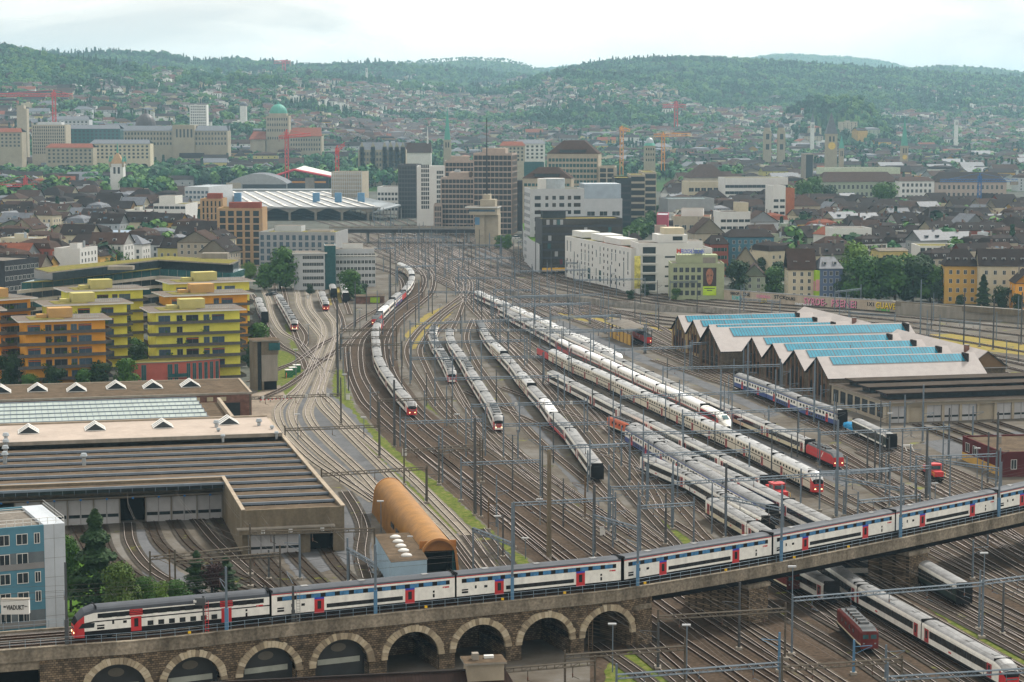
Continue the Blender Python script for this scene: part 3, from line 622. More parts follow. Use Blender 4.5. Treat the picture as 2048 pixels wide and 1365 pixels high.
def loco_proto(kind, L):
 W = 2.96; h = L/2-.4; zt = 3.85
 c = {'re460': c_red, 're44': c_maroon, 're44o': c_orange, 'shunter': c_red, 'tgvhead': c_white}[kind]; subs = []
 if kind == 'tgvhead':
  st = [(-h,1,1),(h-6,1,1),(h-4,.98,.93),(h-2,.88,.72),(h-.6,.62,.45),(h,.4,.32)]
  def ring(x, ws, hs):
   zz = [.45,1.1,2.0,2.9,3.3]; ar = [(-W/2*ws, .45+(z-.45)*hs) for z in zz]
   tp = [(math.cos(math.pi-t*math.pi/6)*W/2*ws, .45+(3.3-.45)*hs+(.65*hs)*math.sin(t*math.pi/6)) for t in range(1, 6)]
   return [(x, a, z) for a, z in ar+tp+[(-a, z) for a, z in reversed(ar)]]
  def mf(i, j):
   if i < 0: return c_blk
   if j in (14,): return c_blk
   k = j if j < 7 else 13-j
   if i == 0: return [c_blk, c_red, c_blk, c_red, c_white, c_white, c_white][max(0, min(6, k))]
   if i == 1: return [c_blk, c_red, c_red, c_white, c_white, c_white, c_white][max(0, min(6, k))]
   return c_white
  body = MB().loft([ring(*s) for s in st], mf)
  b = MB()
  for sg in (-1, 1): pass
  b.add([(h-3.9,-.75,3.72),(h-3.9,.75,3.72),(h-2.0,.8,2.95),(h-2.0,-.8,2.95)], [(3,2,1,0)], c_wglass); b.v = [(x+.05, y, z+.07) for x, y, z in b.v]
  subs.append(('windscreen', b.mesh('windscreen'), False))
 elif kind == 'shunter':
  W = 2.8; body = MB(); body.box(-h, -1.35, .9, h, 1.35, 1.15, c_blk); body.box(-h+.2, -.95, 1.15, -1, .95, 2.4, c); body.box(1.4, -.95, 1.15, h-.2, .95, 2.2, c)
  body.box(-1.2, -1.3, 1.15, 1.6, 1.3, 3.3, c); body.box(-1.35, -1.4, 3.3, 1.75, 1.4, 3.5, c)
  b = MB(); b.box(-1.0, -1.33, 2.3, 1.4, 1.33, 3.1, c_wglass); b.box(-1.24, -1.1, 2.3, 1.64, 1.1, 3.1, c_wglass); subs.append(('cab_window', b.mesh('cab_window'), False))
  b = MB()
  for sy in (-1.3, 1.3):
   for xx in (-h, h): b.bar((xx, sy, 1.1), (xx, sy, 2.0), .04, c_yel)
   b.bar((-h, sy, 2.0), (-1.3, sy, 2.0), .04, c_yel); b.bar((1.6, sy, 2.0), (h, sy, 2.0), .04, c_yel)
  subs.append(('handrail', b.mesh('handrail'), False))
 else:
  def ring(x, ws, hs):
   zz = [.6, 1.1, 1.35, 2.2, 3.2]; a = [(-W/2*ws, z if z < 1.4 else 1.35+(z-1.35)*hs) for z in zz]
   zt_ = 1.35+(3.2-1.35)*hs
   tp = [(-W/2*ws*.8, zt_+.35*hs), (W/2*ws*.8, zt_+.35*hs)]
   return [(x, y, z) for y, z in a+tp+[(-y, z) for y, z in reversed(a)]]
  s = .9 if kind == 're460' else .97
  body = MB().loft([ring(-h, s-.06, .6 if kind == 're460' else .86), ring(-h+1.3, .98, 1), ring(h-1.3, .98, 1), ring(h, s-.06, .6 if kind == 're460' else .86)],
  lambda i, j: (c if i < 0 else [c_blk, c if kind == 're460' else c_cream, c, c, c_ins if kind == 're460' else c, c_ins, c_ins if kind == 're460' else c, c, c, c if kind == 're460' else c_cream, c_blk, c_blk][j]))
  for sx in (-1, 1):
   b = MB()
   if kind == 're460':
    b.add([(sx*(h-.48),-1.15,2.0),(sx*(h-.48),1.15,2.0),(sx*(h-1.25),1.2,3.05),(sx*(h-1.25),-1.2,3.05)], [(0,1,2,3) if sx > 0 else (3,2,1,0)], c_wglass); b.v = [(x+sx*.28, y, z+.08) for x, y, z in b.v]
   else:
    for sy in (-1, 1): b.box(min(sx*(h-.2), sx*(h+.05)), sy*.6-.42, 2.1, max(sx*(h-.2), sx*(h+.05)), sy*.6+.42, 2.72, c_wglass)
   subs.append(('windscreen', b.mesh('windscreen'), False))
   b = MB()
   for sy in (-1, 1): b.box(min(sx*h, sx*(h+.06)), sy*.85-.13, 1.3, max(sx*h, sx*(h+.06)), sy*.85+.13, 1.48, c_lamp if kind == 're460' and sx > 0 else c_roof)
   subs.append(('headlight', b.mesh('headlight'), False))
  for sg in (-1, 1):
   b = MB(); y = sg*W/2*.98; y1 = y+sg*.03
   if kind == 're460':
    for q in range(5): b.add([(1.5+q*.25, y1, 1.7+q*.25), (1.9+q*.25, y1, 1.7+q*.25), (2.1+q*.25, y1, 1.95+q*.25), (1.7+q*.25, y1, 1.95+q*.25)], [(0,1,2,3) if sg < 0 else (3,2,1,0)], c_white)
    subs.append(('arrow_mark', b.mesh('arrow_mark'), False))
   else:
    for q in range(4): b.box(-4+q*2.3, min(y, y1), 2.1, -3.2+q*2.3, max(y, y1), 2.7, c_band)
    subs.append(('window', b.mesh('window'), False))
 b = MB()
 if kind != 'shunter' and kind != 'tgvhead':
  for q in range(5): b.box(-h+3+q*1.9, -.7, 3.5, -h+4+q*1.9, .7, 3.85, c_ins)
  for q in range(6): b.bar((-h+3.4+q*1.6, -.8, 3.5), (-h+3.4+q*1.6, -.8, 4.0), .1, c_brown, 6)
 x0 = -h+2 if kind != 'shunter' else -.4
 zb = 3.7 if kind != 'shunter' else 3.5
 b.bar((x0, -.7, zb+.25), (x0+1.6, -.5, zb+.4), .04, c_ins); b.bar((x0, .7, zb+.25), (x0+1.6, .5, zb+.4), .04, c_ins); b.bar((x0+1.6, -.8, zb+.45), (x0+1.6, .8, zb+.45), .05, c_ins)
 b.bar((x0, -.7, zb), (x0, .7, zb+.25), .05, c_ins)
 subs.append(('pantograph', b.mesh('pantograph'), False))
 for sg in (-1, 1):
  b = MB(); cx = sg*(h-3.2 if kind != 'shunter' else h-1.6); b.box(cx-1.7 if kind != 'shunter' else cx-1, -1.15, .3, cx+1.7 if kind != 'shunter' else cx+1, 1.15, .62, c_blk)
  for wx in (-1.25, 1.25):
   for sy in (-1, 1):
    n = 12; b.loft([[(cx+wx*(.4 if kind == 'shunter' else 1)+.55*math.cos(2*math.pi*k/n), yy, .55+.55*math.sin(2*math.pi*k/n)) for k in range(n)] for yy in (sy*.7, sy*.84)], lambda i, j: c_blk)
  subs.append(('bogie', b.mesh('bogie'), False))
 return body.mesh('locomotive'), subs
PROTO = {}
def vehicle(kind, L, cab, tail):
 key = (kind, round(L, 1), cab, tail)
 if key not in PROTO: PROTO[key] = loco_proto(kind, L) if kind in ('re460', 're44', 're44o', 'shunter', 'tgvhead') else coach_proto(kind, L, cab, tail)
 return PROTO[key]
LOCOS = {'re460': 18.5, 're44': 15.5, 're44o': 15.5, 'shunter': 9.5, 'tgvhead': 22.0}
def train(trk, start, sgn, cars, label, cat='train', group=None, L0=26.4, path=None, zr=.36, zstart=0, bounds=None):
 """cars: 'kind' or 'kind!' (cab leading) or 'kind?' (cab trailing) or 'kind.' (closed black tail end)"""
 pth = path or TR[trk]; d = pth.near(Vector((*G(*start, z=zstart).xy, pth.L[0].z))) if start else 0
 root = None; n = 0
 for ci, cdef in enumerate(cars):
  k = cdef.rstrip('!?.'); fl = cdef[len(k):]; L = LOCOS.get(k, L0)
  if bounds: a, b = bounds[ci], bounds[ci+1]; L = (a-b).length
  else: a, b = pth.at(d), pth.at(d+sgn*L); d += sgn*L
  c = (a+b)/2; hd = (a-b); yaw = math.atan2(hd.y, hd.x)
  if root is None:
   root = empty('locomotive' if len(cars) == 1 and k in LOCOS else ('railway_coach' if len(cars) == 1 else 'passenger_train'), (c.x, c.y, c.z+zr), 0, label, cat, group); base = Vector((c.x, c.y, c.z))
  flip = fl == '?' or (fl == '' and False)
  me, subs = vehicle(k, L, fl in ('!', '?'), fl in ('.',))
  nm = 'body' if len(cars) == 1 else ('locomotive' if k in LOCOS else 'coach')
  o = bpy.data.objects.new(nm, me); col.objects.link(o); o.parent = root; o.location = c-base; o.rotation_euler = (0, 0, yaw+(math.pi if flip else 0))
  for sn, sm, smo in subs:
   so_ = bpy.data.objects.new(sn, sm); col.objects.link(so_); so_.parent = o
 return root
G1 = 'trains parked on the storage tracks'
train('M2', (751,656), -1, ['re460', 'icw', 'ic', 'dpz', 're460', 'ic', 'ic', 'ic', 'ic2000', 'ic2000', 'ic2000'], 'long train led by a red locomotive, curving in an S away behind the white offices')
train('M3', (821,836), -1, ['ic!', 'ic', 'ic', 'ic', 'ic', 'ic', 'ic', 'ic', 're460'], 'long grey roofed train with a red driving cab on the dark main line')
train('N3', (904,770), -1, ['flirt!', 'flirt', 'flirt', 'flirt', 'flirt'], 'white commuter train with a red nose and cluttered roof, left in the middle yard')
train('N4', (999,869), -1, ['flirt!', 'ic', 'ic', 'ic', 'flirt!', 'ic', 'ic', 'ic', 'ic'], 'slim train with a rounded red and white nose, second in the middle yard', L0=24)
train('N6', (1196,969), -1, ['ic.', 'ic', 'icred', 'icw', 'ic', 'ic2000', 'ic', 'ic', 'ic2000', 'ic', 'ic', 'brown'], 'coach rake with a closed black end wall standing in the middle of the yard')
bpy.data.objects
train('RA', (1414,1015), 1, ['iccream', 'iccream'], 'cream sided coaches nearest the viaduct, half hidden by its train', zstart=2, L0=25)
train('RB', (1558,1055), -1, ['ic.', 'ic', 'ic', 'ic'][:3], 'short rake of white sided coaches ending in a black end wall beside the cream coaches', zstart=2)
train('RC', (1575,1040), -1, ['dpz.', 'dpz', 'dpz', 'dpz'], 'blue and white double deck rake with a dark blue end wall', zstart=2)
train('RD', (1229,850), 1, ['re44o', 'ic', 'ic', 'ic', 'ic', 'ic', 'ic'], 'coach rake with an orange and cream locomotive at its far end', zstart=2)
train('RE', (1552,975), -1, ['ic.', 'ic', 'ic', 'ic', 'ic', 'ic', 'ic'], 'grey roofed coaches standing between the orange locomotive rake and the double deck train', zstart=2)
train('RE', (1588,1000), -1, ['shunter'], 'red shunting locomotive with yellow handrails behind the grey roofed coaches', 'locomotive', zstart=1)
train('RF', (1683,985), -1, ['ic2000!', 'ic2000', 'ic2000', 'ic2000', 'ic2000', 'ic2000', 'ic2000', 'ic2000', 'ic2000', 're460'], 'longest double deck train, cream and black with red doors and a red cab', zstart=1)
train('RG', (1482,862), -1, ['tgvhead', 'tgv', 'tgv', 'tgv', 'tgv', 'tgv', 'tgv', 'tgv', 'tgvred', 'ic', 'ic', 'ic', 'ic', 'ic'], 'white high speed train with a pointed nose and red and black flanks', zstart=1, L0=20.5)
train('RH', (1718,940), -1, ['re460', 'iccream', 'iccream', 'ic', 'ic', 'ic', 'ic', 'ic', 'ic', 'ic', 'ic', 'ic', 'ic', 'ic'], 'grey roofed train behind a red locomotive, right of the high speed train', zstart=.5)
train('RI', (1258,727), -1, ['emu!', 'emu', 'emu', 'emu', 'emu', 'emu', 'emu', 'emu', 'emu', 'emu'], 'white roofed tilting train with a red rimmed nose, rightmost of the far bundle', zstart=1)
train('RK', (1722,850), -1, ['dpz.', 'dpz', 'dpz'], 'blue and white double deck rake parked beside the gabled sheds', zstart=1)
train('RK', (1826,897), -1, ['green.'], 'dark green and white coach by the buffer stop below the roundhouse', 'coach', zstart=.5)
train('S1', (1700,975), -1, ['shunter'], 'red shunting locomotive beside the double deck cab', 'locomotive')
train('A2', (589,665), -1, ['flirt!', 'flirt', 'flirt', 'flirt', 'flirt', 'ic'], 'commuter train with a red and white nose in the left yard by the yellow flats', L0=19)
train('A6', (653,623), -1, ['ic!', 'ic'], 'short train with a red cab left of the two dark coaches', L0=25)
train('A9', (665,598), -1, ['grey.'], 'dark coach between the red cab train and the white coach', 'coach')
train('A10', (690,607), -1, ['icw.', 'ic'], 'white coach with a black end wall parked by the small hut')
train('A11', (528,650), -1, ['dpz.', 'ic', 'ic'], 'grey train half hidden behind the tree beside the yellow flats', L0=24)
L_ = px((1180,640),(1286,688),(1330,705)); track('U9', L_, 'y')
train('U9', (1292,692), -1, ['re460'], 'red locomotive standing under the small timber canopy', 'locomotive')
L_ = px((1560,1155),(1700,1270),(1740,1312),(1860,1420)); track('W91', L_, 'e')
train('W91', (1722,1311), -1, ['re44'], 'dark red old locomotive alone on the tracks right of the stone pier', 'locomotive')
L_ = px((1560,1080),(1640,1135),(1800,1245),(1980,1350),(2100,1425), z=0); track('W92', L_, 'e')
Q_ = px((1640,1112),(1697,1153),(1862,1244),(2040,1340), z=4.0); track('W93', [Vector((p.x, p.y, 0)) for p in Q_], 'e')
train('W93', (2042,1352), -1, ['ic!', 'ic', 'ic', 'ic', 'ic', 'ic'], 'white sided train with a red cab passing below the bridge at lower right', zstart=2)
Q_ = px((1560,1112),(1631,1150),(1664,1166),(1760,1215), z=4.0); track('W94', [Vector((p.x, p.y, 0)) for p in Q_], 'e')
train('W94', (1672,1183), -1, ['ic.'], 'coach end with a black wall just below the bridge deck', zstart=2, cat='coach')
Q_ = px((1800,1098),(1862,1132),(1922,1166),(2060,1244), z=4.0); track('W95', [Vector((p.x, p.y, 0)) for p in Q_], 'e')
train('W95', (1935,1190), -1, ['grey.'], 'dark coach end at the far right under the bridge', zstart=2, cat='coach')
Q_ = px((1500,1140),(1570,1180),(1640,1220)); track('W96', Q_, 'e')
train('W96', (1598,1196), -1, ['re44'], 'dark red locomotive nose peeping out under the bridge girder', 'locomotive')
def tarp():
 a = TR['RK'].at(TR['RK'].near(Vector((*G(1722, 850, 1).xy, 0)))+2); b = TR['RK'].at(TR['RK'].near(a)+9.5); c = (a+b)/2; yaw = math.atan2(b.y-a.y, b.x-a.x)
 r = empty('flat_wagon', (c.x, c.y, .36), yaw, 'flat wagon with a crumpled bright blue tarpaulin over its load', 'wagon')
 m = MB(); m.box(-5, -1.3, .9, 5, 1.3, 1.15, c_brown)
 for sx in (-3.5, 3.5):
  for sy in (-.8, .8): m.loft([[(sx+.4*math.cos(k*.524), sy+dy, .4+.4*math.sin(k*.524)) for k in range(12)] for dy in (-.07, .07)], lambda i, j: c_blk)
 obj('chassis', m, r)
 mt = M('blue_tarpaulin', (.0,.20,.42), .5, 0, .35, 1.5); m = MB(); n, q = 26, 12; g = []
 for i in range(n+1):
  for j in range(q+1):
   x = -4.9+9.8*i/n; t = math.pi*j/q; e = 1-.25*(abs(x)/4.9)**4
   k = 1+.14*noise.noise(Vector((x*.9, j*.5, 3)))+.10*noise.noise(Vector((x*2.3, j*.9, 9)))
   g.append((x, -math.cos(t)*1.5*e*k, 1.0+math.sin(t)**.7*1.35*e*k))
 m.add(g, [(i*(q+1)+j, i*(q+1)+j+1, (i+1)*(q+1)+j+1, (i+1)*(q+1)+j) for i in range(n) for j in range(q)], mt); obj('tarpaulin', m, r)
tarp()
# viaduct
ZV = 9.0
m_stone = M_brick('viaduct_rubble', (.24,.18,.12), (.085,.068,.052), (.05,.042,.034), 1, .62, .3, msize=.04)
m_vous = M_brick('voussoir_stone', (.50,.42,.30), (.40,.33,.24), (.2,.17,.13), 1, .5, .9, msize=.02)
m_cope = M('viaduct_concrete', (.29,.25,.195), .9, 0, .55, .3, streak=1, fine=(2.5,.3))
m_steel = M('galvanised_steel', (.23,.30,.36), .55, .25, .15, .8); m_steelb = M('blue_painted_steel', (.10,.22,.36), .5, .2, .15)
m_rust = M('rusty_steel', (.20,.14,.09), .85, .1, .3, .8); m_girder = M('girder_black', (.018,.018,.02), .7, .2, .3)
near_uv = [(-120,1313),(0,1303),(160,1291),(320,1279),(600,1247),(900,1216),(1240,1181),(1283,1174),(1500,1138),(1700,1099),(1900,1058),(2048,1026),(2240,982)]
NE = smooth(px(*near_uv, z=ZV), 1.0); NP = Path(NE); NN = normals2(NE)
def back(i):
 n = NN[i]; return n if n.y > 0 else -n
VW = 11.0
def off(path, d, o, z=0):
 p = path.at(d); q = path.at(min(path.c[-1], d+.5)); e = (q-p); e.z = 0
 if e.length < 1e-6: e = path.at(d)-path.at(d-.5)
 e.normalize(); n = Vector((-e.y, e.x, 0)); n = n if n.y > 0 else -n
 return Vector((p.x+n.x*o, p.y+n.y*o, z))
d_of = lambda u, v, z=ZV: NP.near(G(u, v, z))
dA, dB = d_of(105, 1296), d_of(1290, 1173); dEnd = NP.c[-1]
via = empty('railway_viaduct', (*off(NP, (dA+dB)/2, VW/2, 0).xy, 0), 0, 'long stone railway viaduct with pale ringed arches and a black steel bridge', 'viaduct')
def vob(name, mb, par=via, **k):
 mb.v = [(x-via.location.x, y-via.location.y, z) for x, y, z in mb.v]; return obj(name, mb, par, **k)
arch_px = [(232,1313),(385,1303),(540,1293),(685,1282),(827,1265),(963,1250),(1092,1232),(1217,1216)]
AC = [d_of(u, v, 5.8) for u, v in arch_px]
AC = []
for u, v in arch_px:
 AC.append(min(range(0, int(dEnd*4)), key=lambda k: abs(U(NP.at(k/4))-u))/4)
AR = 3.95; RO = 4.85; ZC = 2.3
wall = MB(); ring = MB(); cols = []
d = dA-1.0; step = .25; D_ = []
while d <= dB+2.5: D_.append(d); d += step
def soff(d):
 best = 0.0
 for a in AC:
  x = abs(d-a)
  if x < AR: best = max(best, ZC+math.sqrt(AR*AR-x*x)*.93)
 return best
ZW = 7.3
for a, b in zip(D_, D_[1:]):
 za, zb = soff(a), soff(b)
 za = za or -.2; zb = zb or -.2
 if (soff(a) > 0) != (soff(b) > 0): za = zb = max(soff(a), soff(b)) if soff((a+b)/2) else -.2
 for o, fl in ((0.35, 0), (VW-.35, 1)):
  p = [off(NP, a, o, za), off(NP, b, o, zb), off(NP, b, o, ZW), off(NP, a, o, ZW)]
  wall.add(p, [(0,1,2,3) if not fl else (3,2,1,0)], m_stone)
 if za > 0: wall.add([off(NP, a, .35, za), off(NP, b, .35, zb), off(NP, b, VW-.35, zb), off(NP, a, VW-.35, za)], [(3,2,1,0)], m_stone)
for c in AC:
 for sg in (-1, 1): wall.add([off(NP, c+sg*AR, .35, -.2), off(NP, c+sg*AR, VW-.35, -.2), off(NP, c+sg*AR, VW-.35, ZC), off(NP, c+sg*AR, .35, ZC)], [(0,1,2,3)], m_stone)
vob('arch_wall', wall)
m_v2 = [M('voussoir_%d' % i, c, .9, 0, .15, 1.5) for i, c in enumerate([(.52,.44,.31),(.42,.35,.25),(.34,.28,.20),(.58,.50,.37)])]
for c in AC:
 rg = MB(); nv = 25
 for k in range(nv):
  t0, t1 = math.pi*(k+.04)/nv, math.pi*(k+.96)/nv; ro = RO+rnd.uniform(-.06, .12); m = rnd.choice(m_v2); P = []
  for o in (-.02, .6):
   for t, r_ in ((t0, AR-.02), (t1, AR-.02), (t1, ro), (t0, ro)):
    P.append(off(NP, c-math.cos(t)*r_, o, ZC+math.sin(t)*r_*.95))
  rg.add(P, [(0,1,2,3),(1,5,6,2),(2,6,7,3),(3,7,4,0),(0,4,5,1)], m)
 vob('arch_ring', rg)
m_shop = M('shop_front_dark', (.03,.034,.038), .4, 0, .3); m_shopl = M('shop_fascia', (.42,.45,.40), .7)
for i, c in enumerate(AC[:4]):
 s = MB(); s.add([off(NP, c-AR*.99, 1.8, -.1)]+[off(NP, c-math.cos(math.pi*k/16)*AR*.99, 1.8, ZC+math.sin(math.pi*k/16)*AR*.92) for k in range(17)]+[off(NP, c+AR*.99, 1.8, -.1)], [tuple(range(19))], m_shop)
 a, b = off(NP, c-AR*.8, 1.6, 0), off(NP, c+AR*.8, 1.6, 0); s.add([(a.x,a.y,2.2),(b.x,b.y,2.2),(b.x,b.y,3.0),(a.x,a.y,3.0)], [(0,1,2,3)], m_shopl)
 f = vob('shop_front', s)
 s = MB(); s.add([off(NP, c+math.cos(k*.393)*1.15, 1.7, ZC+2.2+math.sin(k*.393)*.62) for k in range(16)], [tuple(range(16))], M('round_glass', (.12,.11,.09), .3)); s.v = [(x-via.location.x, y-via.location.y, z) for x, y, z in s.v]
 obj('round_window', s, f)
def strip(mb, d0, d1, o0, o1, z0, z1, m, mt=None, stp=1.5):
 n = max(1, int((d1-d0)/stp)); rings = []
 for k in range(n+1):
  d = d0+(d1-d0)*k/n; rings.append([off(NP, d, o0, z0), off(NP, d, o1, z0), off(NP, d, o1, z1), off(NP, d, o0, z1)])
 mb.loft(rings, lambda i, j: (mt or m) if j == 2 else m)
mb = MB(); strip(mb, .5, dEnd-1, 0, .45, ZW, ZV, m_cope, stp=6); strip(mb, .5, dEnd-1, VW-.45, VW, ZW, ZV, m_cope, stp=6)
strip(mb, .5, dEnd-1, -.12, .5, ZV+.002, ZV+.14, m_cope, stp=6)
vob('deck_edge', mb)
m_vbal = M('viaduct_ballast', (.11,.10,.09), .95, 0, .4, .4, fine=(3,.35))
mb = MB(); strip(mb, .5, dEnd-1, .45, VW-.45, ZW+.01, ZV-.25, m_vbal); vob('deck_ballast', mb)
mb = MB(); strip(mb, dB, dEnd-1, .9, VW-.9, 6.3, ZW-.01, m_girder); vob('bridge_girder', mb); mb = MB(); strip(mb, .5, dA-.5, .5, VW-.5, 6.0, ZW-.01, m_cope); vob('bridge_girder', mb)
for o in (.25, VW-.25):
 mb = MB()
 d = 1.0
 while d < dEnd-3:
  p = off(NP, d, o, ZV+.14); mb.bar(p, p+Vector((0, 0, 1.05)), .035, m_steel); d += 2.0
 for z in (.55, 1.08):
  d = 1.0
  while d < dEnd-6:
   a, b = off(NP, d, o, ZV+.14+z), off(NP, d+4, o, ZV+.14+z); mb.bar(a, b, .02, m_steel); d += 4
 vob('railing', mb)
mb = MB(); ly = M('marker_yellow', (.75,.45,.02), .6)
for u in (1450,1290,1130,1000,850,1590,1700,380):
 dd = min(range(0, int(dEnd)), key=lambda k: abs(U(NP.at(k))-u)); p = off(NP, dd, .12, ZV+.3); mb.box(p.x-.2, p.y-.03, p.z, p.x+.2, p.y+.03, p.z+.35, ly)
vob('marker_plate', mb)
for uv in ((1183, 1206), (1282, 1190)):
 dd = min(range(0, int(dEnd*4)), key=lambda k: abs(U(NP.at(k/4))-uv[0]))/4
 mb = MB()
 if uv[0] < 1200:
  for s in (-.35, .35):
   p = off(NP, dd+s, .1, 0); mb.bar(p, p+Vector((0,0,8.8)), .05, m_rust)
  for k in range(24): mb.bar(off(NP, dd-.35, .1, .4+k*.36), off(NP, dd+.35, .1, .4+k*.36), .03, m_rust)
  vob('ladder', mb)
 else:
  strip(mb, dd-1.2, dd+1.6, -.15, VW, -.2, 5.6, m_stone); strip(mb, dd-1.4, dd+1.8, -.2, VW, 5.602, 6.2, m_cope); vob('end_pier', mb)
def pier(uL, uR, vb, lab):
 dd = [min(range(0, int(dEnd*4)), key=lambda k: abs(U(NP.at(k/4))-u))/4 for u in (uL, uR)]
 mb = MB(); strip(mb, dd[0], dd[1], .2, 15.0, -.2, 5.7, m_stone); vob('stone_pier', mb)
 mb = MB(); strip(mb, dd[0]-.3, dd[1]+.3, 0, 3.2, 5.702, 6.28, m_cope); vob('pier_cap', mb)
pier(1500, 1540, 1278, 'a'); pier(1822, 1858, 1190, 'b')
for c in AC[4:]: s = MB(); strip(s, c-AR, c+AR, VW-.6, VW-.36, -.2, 6.5, m_stone, stp=2); vob('shade_rear_wall', s)  # walls added behind these arches to keep their openings dark
for o in (3.0, 7.2):
 L = [off(NP, 1+3*k, o, 0) for k in range(int((dEnd-6)/3))]; track('V_%d' % o, L, 'y', width=3.2, z0=ZV-.28)
VP = Path([off(NP, 1+k, 3.0, ZV+.08) for k in range(int(dEnd-4))])
def vb(u):
 k = min(range(len(VP.L)*2), key=lambda q: abs(U(VP.at(q/2))-u)); return VP.at(k/2)
bounds = [vb(u) for u in (146, 533, 902, 1237, 1531, 1776, 1981, 2165)]
train(None, None, 1, ['dostocab!', 'dosto', 'dosto', 'dosto', 'dosto', 'dosto', 'dosto'], 'white double deck train with red doors and blue tinted upper windows crossing the viaduct', path=VP, bounds=bounds, zr=0)
# buildings: helpers
g_dark = glass('window_dark', (.03,.045,.055)); g_teal = glass('window_teal', (.03,.12,.13)); g_blue = glass('window_blue', (.08,.14,.20)); g_brown = glass('window_bronze', (.05,.045,.04))
m_fwhite = M('window_frame_white', (.62,.62,.60), .6, 0, .08); m_fgrey = M('window_frame_grey', (.2,.2,.2), .6, 0, .1)
m_felt = M('roof_felt', (.135,.10,.068), .95, 0, .35, .3, fine=(1.5,.2)); m_gravel = M('roof_gravel', (.22,.20,.175), .95, 0, .25, .3, fine=(2,.2))
m_green = grass_mat('roof_planting', (.08,.12,.02), (.20,.18,.05), (.30,.22,.08), .5)
m_tile = M_stripe('roof_tile_brown', (.075,.048,.038), (.055,.036,.03), .5, 2, .3, .85, .3); m_tiled = M_stripe('roof_tile_dark', (.038,.029,.027), (.025,.02,.019), .5, 2, .3, .8, .3)
m_tiler = M_stripe('roof_tile_red', (.24,.085,.05), (.18,.06,.04), .5, 2, .3, .85, .3); m_slate = M('roof_slate', (.10,.11,.13), .6, 0, .3, .6)
m_zinc = M('roof_zinc', (.30,.34,.37), .45, .3, .15, .3); m_brickr = M_brick('red_brick', (.20,.075,.05), (.14,.055,.04), (.16,.12,.10), 1, .5, .16)
m_concw = M('board_concrete', (.215,.18,.13), .9, 0, .25, .5, streak=1, fine=(2,.12)); m_concl = M('pale_concrete', (.34,.31,.265), .85, 0, .2, .5, streak=1)
m_metal = M('vent_metal', (.34,.38,.41), .4, .5, .2)
_wm = {}
def win_mesh(style, w, h):
 k = (style, round(w, 2), round(h, 2))
 if k in _wm: return _wm[k]
 g, f = {'dark': (g_dark, m_fwhite), 'darkg': (g_dark, m_fgrey), 'teal': (g_teal, m_fgrey), 'blue': (g_blue, m_fgrey), 'plain': (g_dark, None), 'bronze': (g_brown, None), 'tealp': (g_teal, None), 'shut': (g_dark, M('shutter_green', (.03,.14,.08), .7)), 'shutb': (g_dark, M('shutter_brown', (.12,.07,.045), .7))}[style]
 b = MB(); b.box(-w/2, -.025, 0, w/2, 0, h, g)
 if f and style[:4] != 'shut':
  t = .09; b.box(-w/2-t, -.06, -t, -w/2, .0, h+t, f); b.box(w/2, -.06, -t, w/2+t, .0, h+t, f); b.box(-w/2, -.06, -t, w/2, .0, 0, f); b.box(-w/2, -.06, h, w/2, .0, h+t, f); b.box(-.035, -.05, 0, .035, -.02, h, f)
 elif f:
  for s in (-1, 1): b.box(min(s*w/2, s*w), -.07, 0, max(s*w/2, s*w), 0, h, f)
  b.box(-.04, -.05, 0, .04, -.02, h, m_fwhite)
 _wm[k] = b.mesh('window'); return _wm[k]
class Bld:
 def __init__(s, name, label, cat, x, y, rot, W, D, H, z=0, group=None):
  s.root = empty(name, (x, y, z), rot, label, cat, group); s.W, s.D, s.H = W, D, H; s.wins = []
 def part(s, name, mb, par=None): return obj(name, mb, par or s.root)
 def face(s, f, x0=0, y0=0, W=None, D=None):
  W = s.W if W is None else W; D = s.D if D is None else D
  return {'F': (x0, y0, 1, 0, W, 0), 'R': (x0+W, y0, 0, 1, D, R(90)), 'L': (x0, y0+D, 0, -1, D, R(-90)), 'B': (x0+W, y0+D, -1, 0, W, R(180))}[f]
 def win(s, f, cols, rows, z0, dz, w, h, style='dark', a=0.0, b=0.0, skip=None, par=None, **k):
  ox, oy, dx, dy, L, rot = s.face(f, **k); L2 = L-a-b
  me = win_mesh(style, w, h)
  for r_ in range(rows):
   for c in range(cols):
    if skip and skip(c, r_): continue
    t = a+L2*(c+.5)/cols; s.wins.append((me, ox+dx*t, oy+dy*t, z0+dz*r_, rot, par))
 def done(s, cap=100):
  cz, sz = math.cos(s.root.rotation_euler[2]), math.sin(s.root.rotation_euler[2])
  def dist(w_):
   X = s.root.location.x+w_[1]*cz-w_[2]*sz; Y = s.root.location.y+w_[1]*sz+w_[2]*cz
   n = Vector((0, -1)); n = Vector((math.sin(w_[4]+s.root.rotation_euler[2]), -math.cos(w_[4]+s.root.rotation_euler[2])))
   return (0 if n.dot(Vector((-X, -Y))) > 0 else 1000)+math.hypot(X, Y)
  ws = sorted([w_ for w_ in s.wins if dist(w_) < 1e9], key=lambda q: (dist(q) > 9000, dist(q)))
  for me, x, y, z, rot, par in ws[:cap]:
   o = bpy.data.objects.new('window', me); col.objects.link(o); o.parent = par or s.root; o.location = (x, y, z); o.rotation_euler = (0, 0, rot)
  if len(ws) > cap:
   mb = MB()
   for me, x, y, z, rot, par in ws[cap:]:
    c, sn = math.cos(rot), math.sin(rot); k = len(mb.v)
    mb.v += [(x+v.co.x*c-v.co.y*sn, y+v.co.x*sn+v.co.y*c, z+v.co.z) for v in me.vertices]
    idx = [mb.mi(m) for m in me.materials]
    for p in me.polygons: mb.f.append([k+i for i in p.vertices]); mb.m.append(idx[p.material_index])
   tag(obj('window', mb, s.root), kind='stuff')
  return s
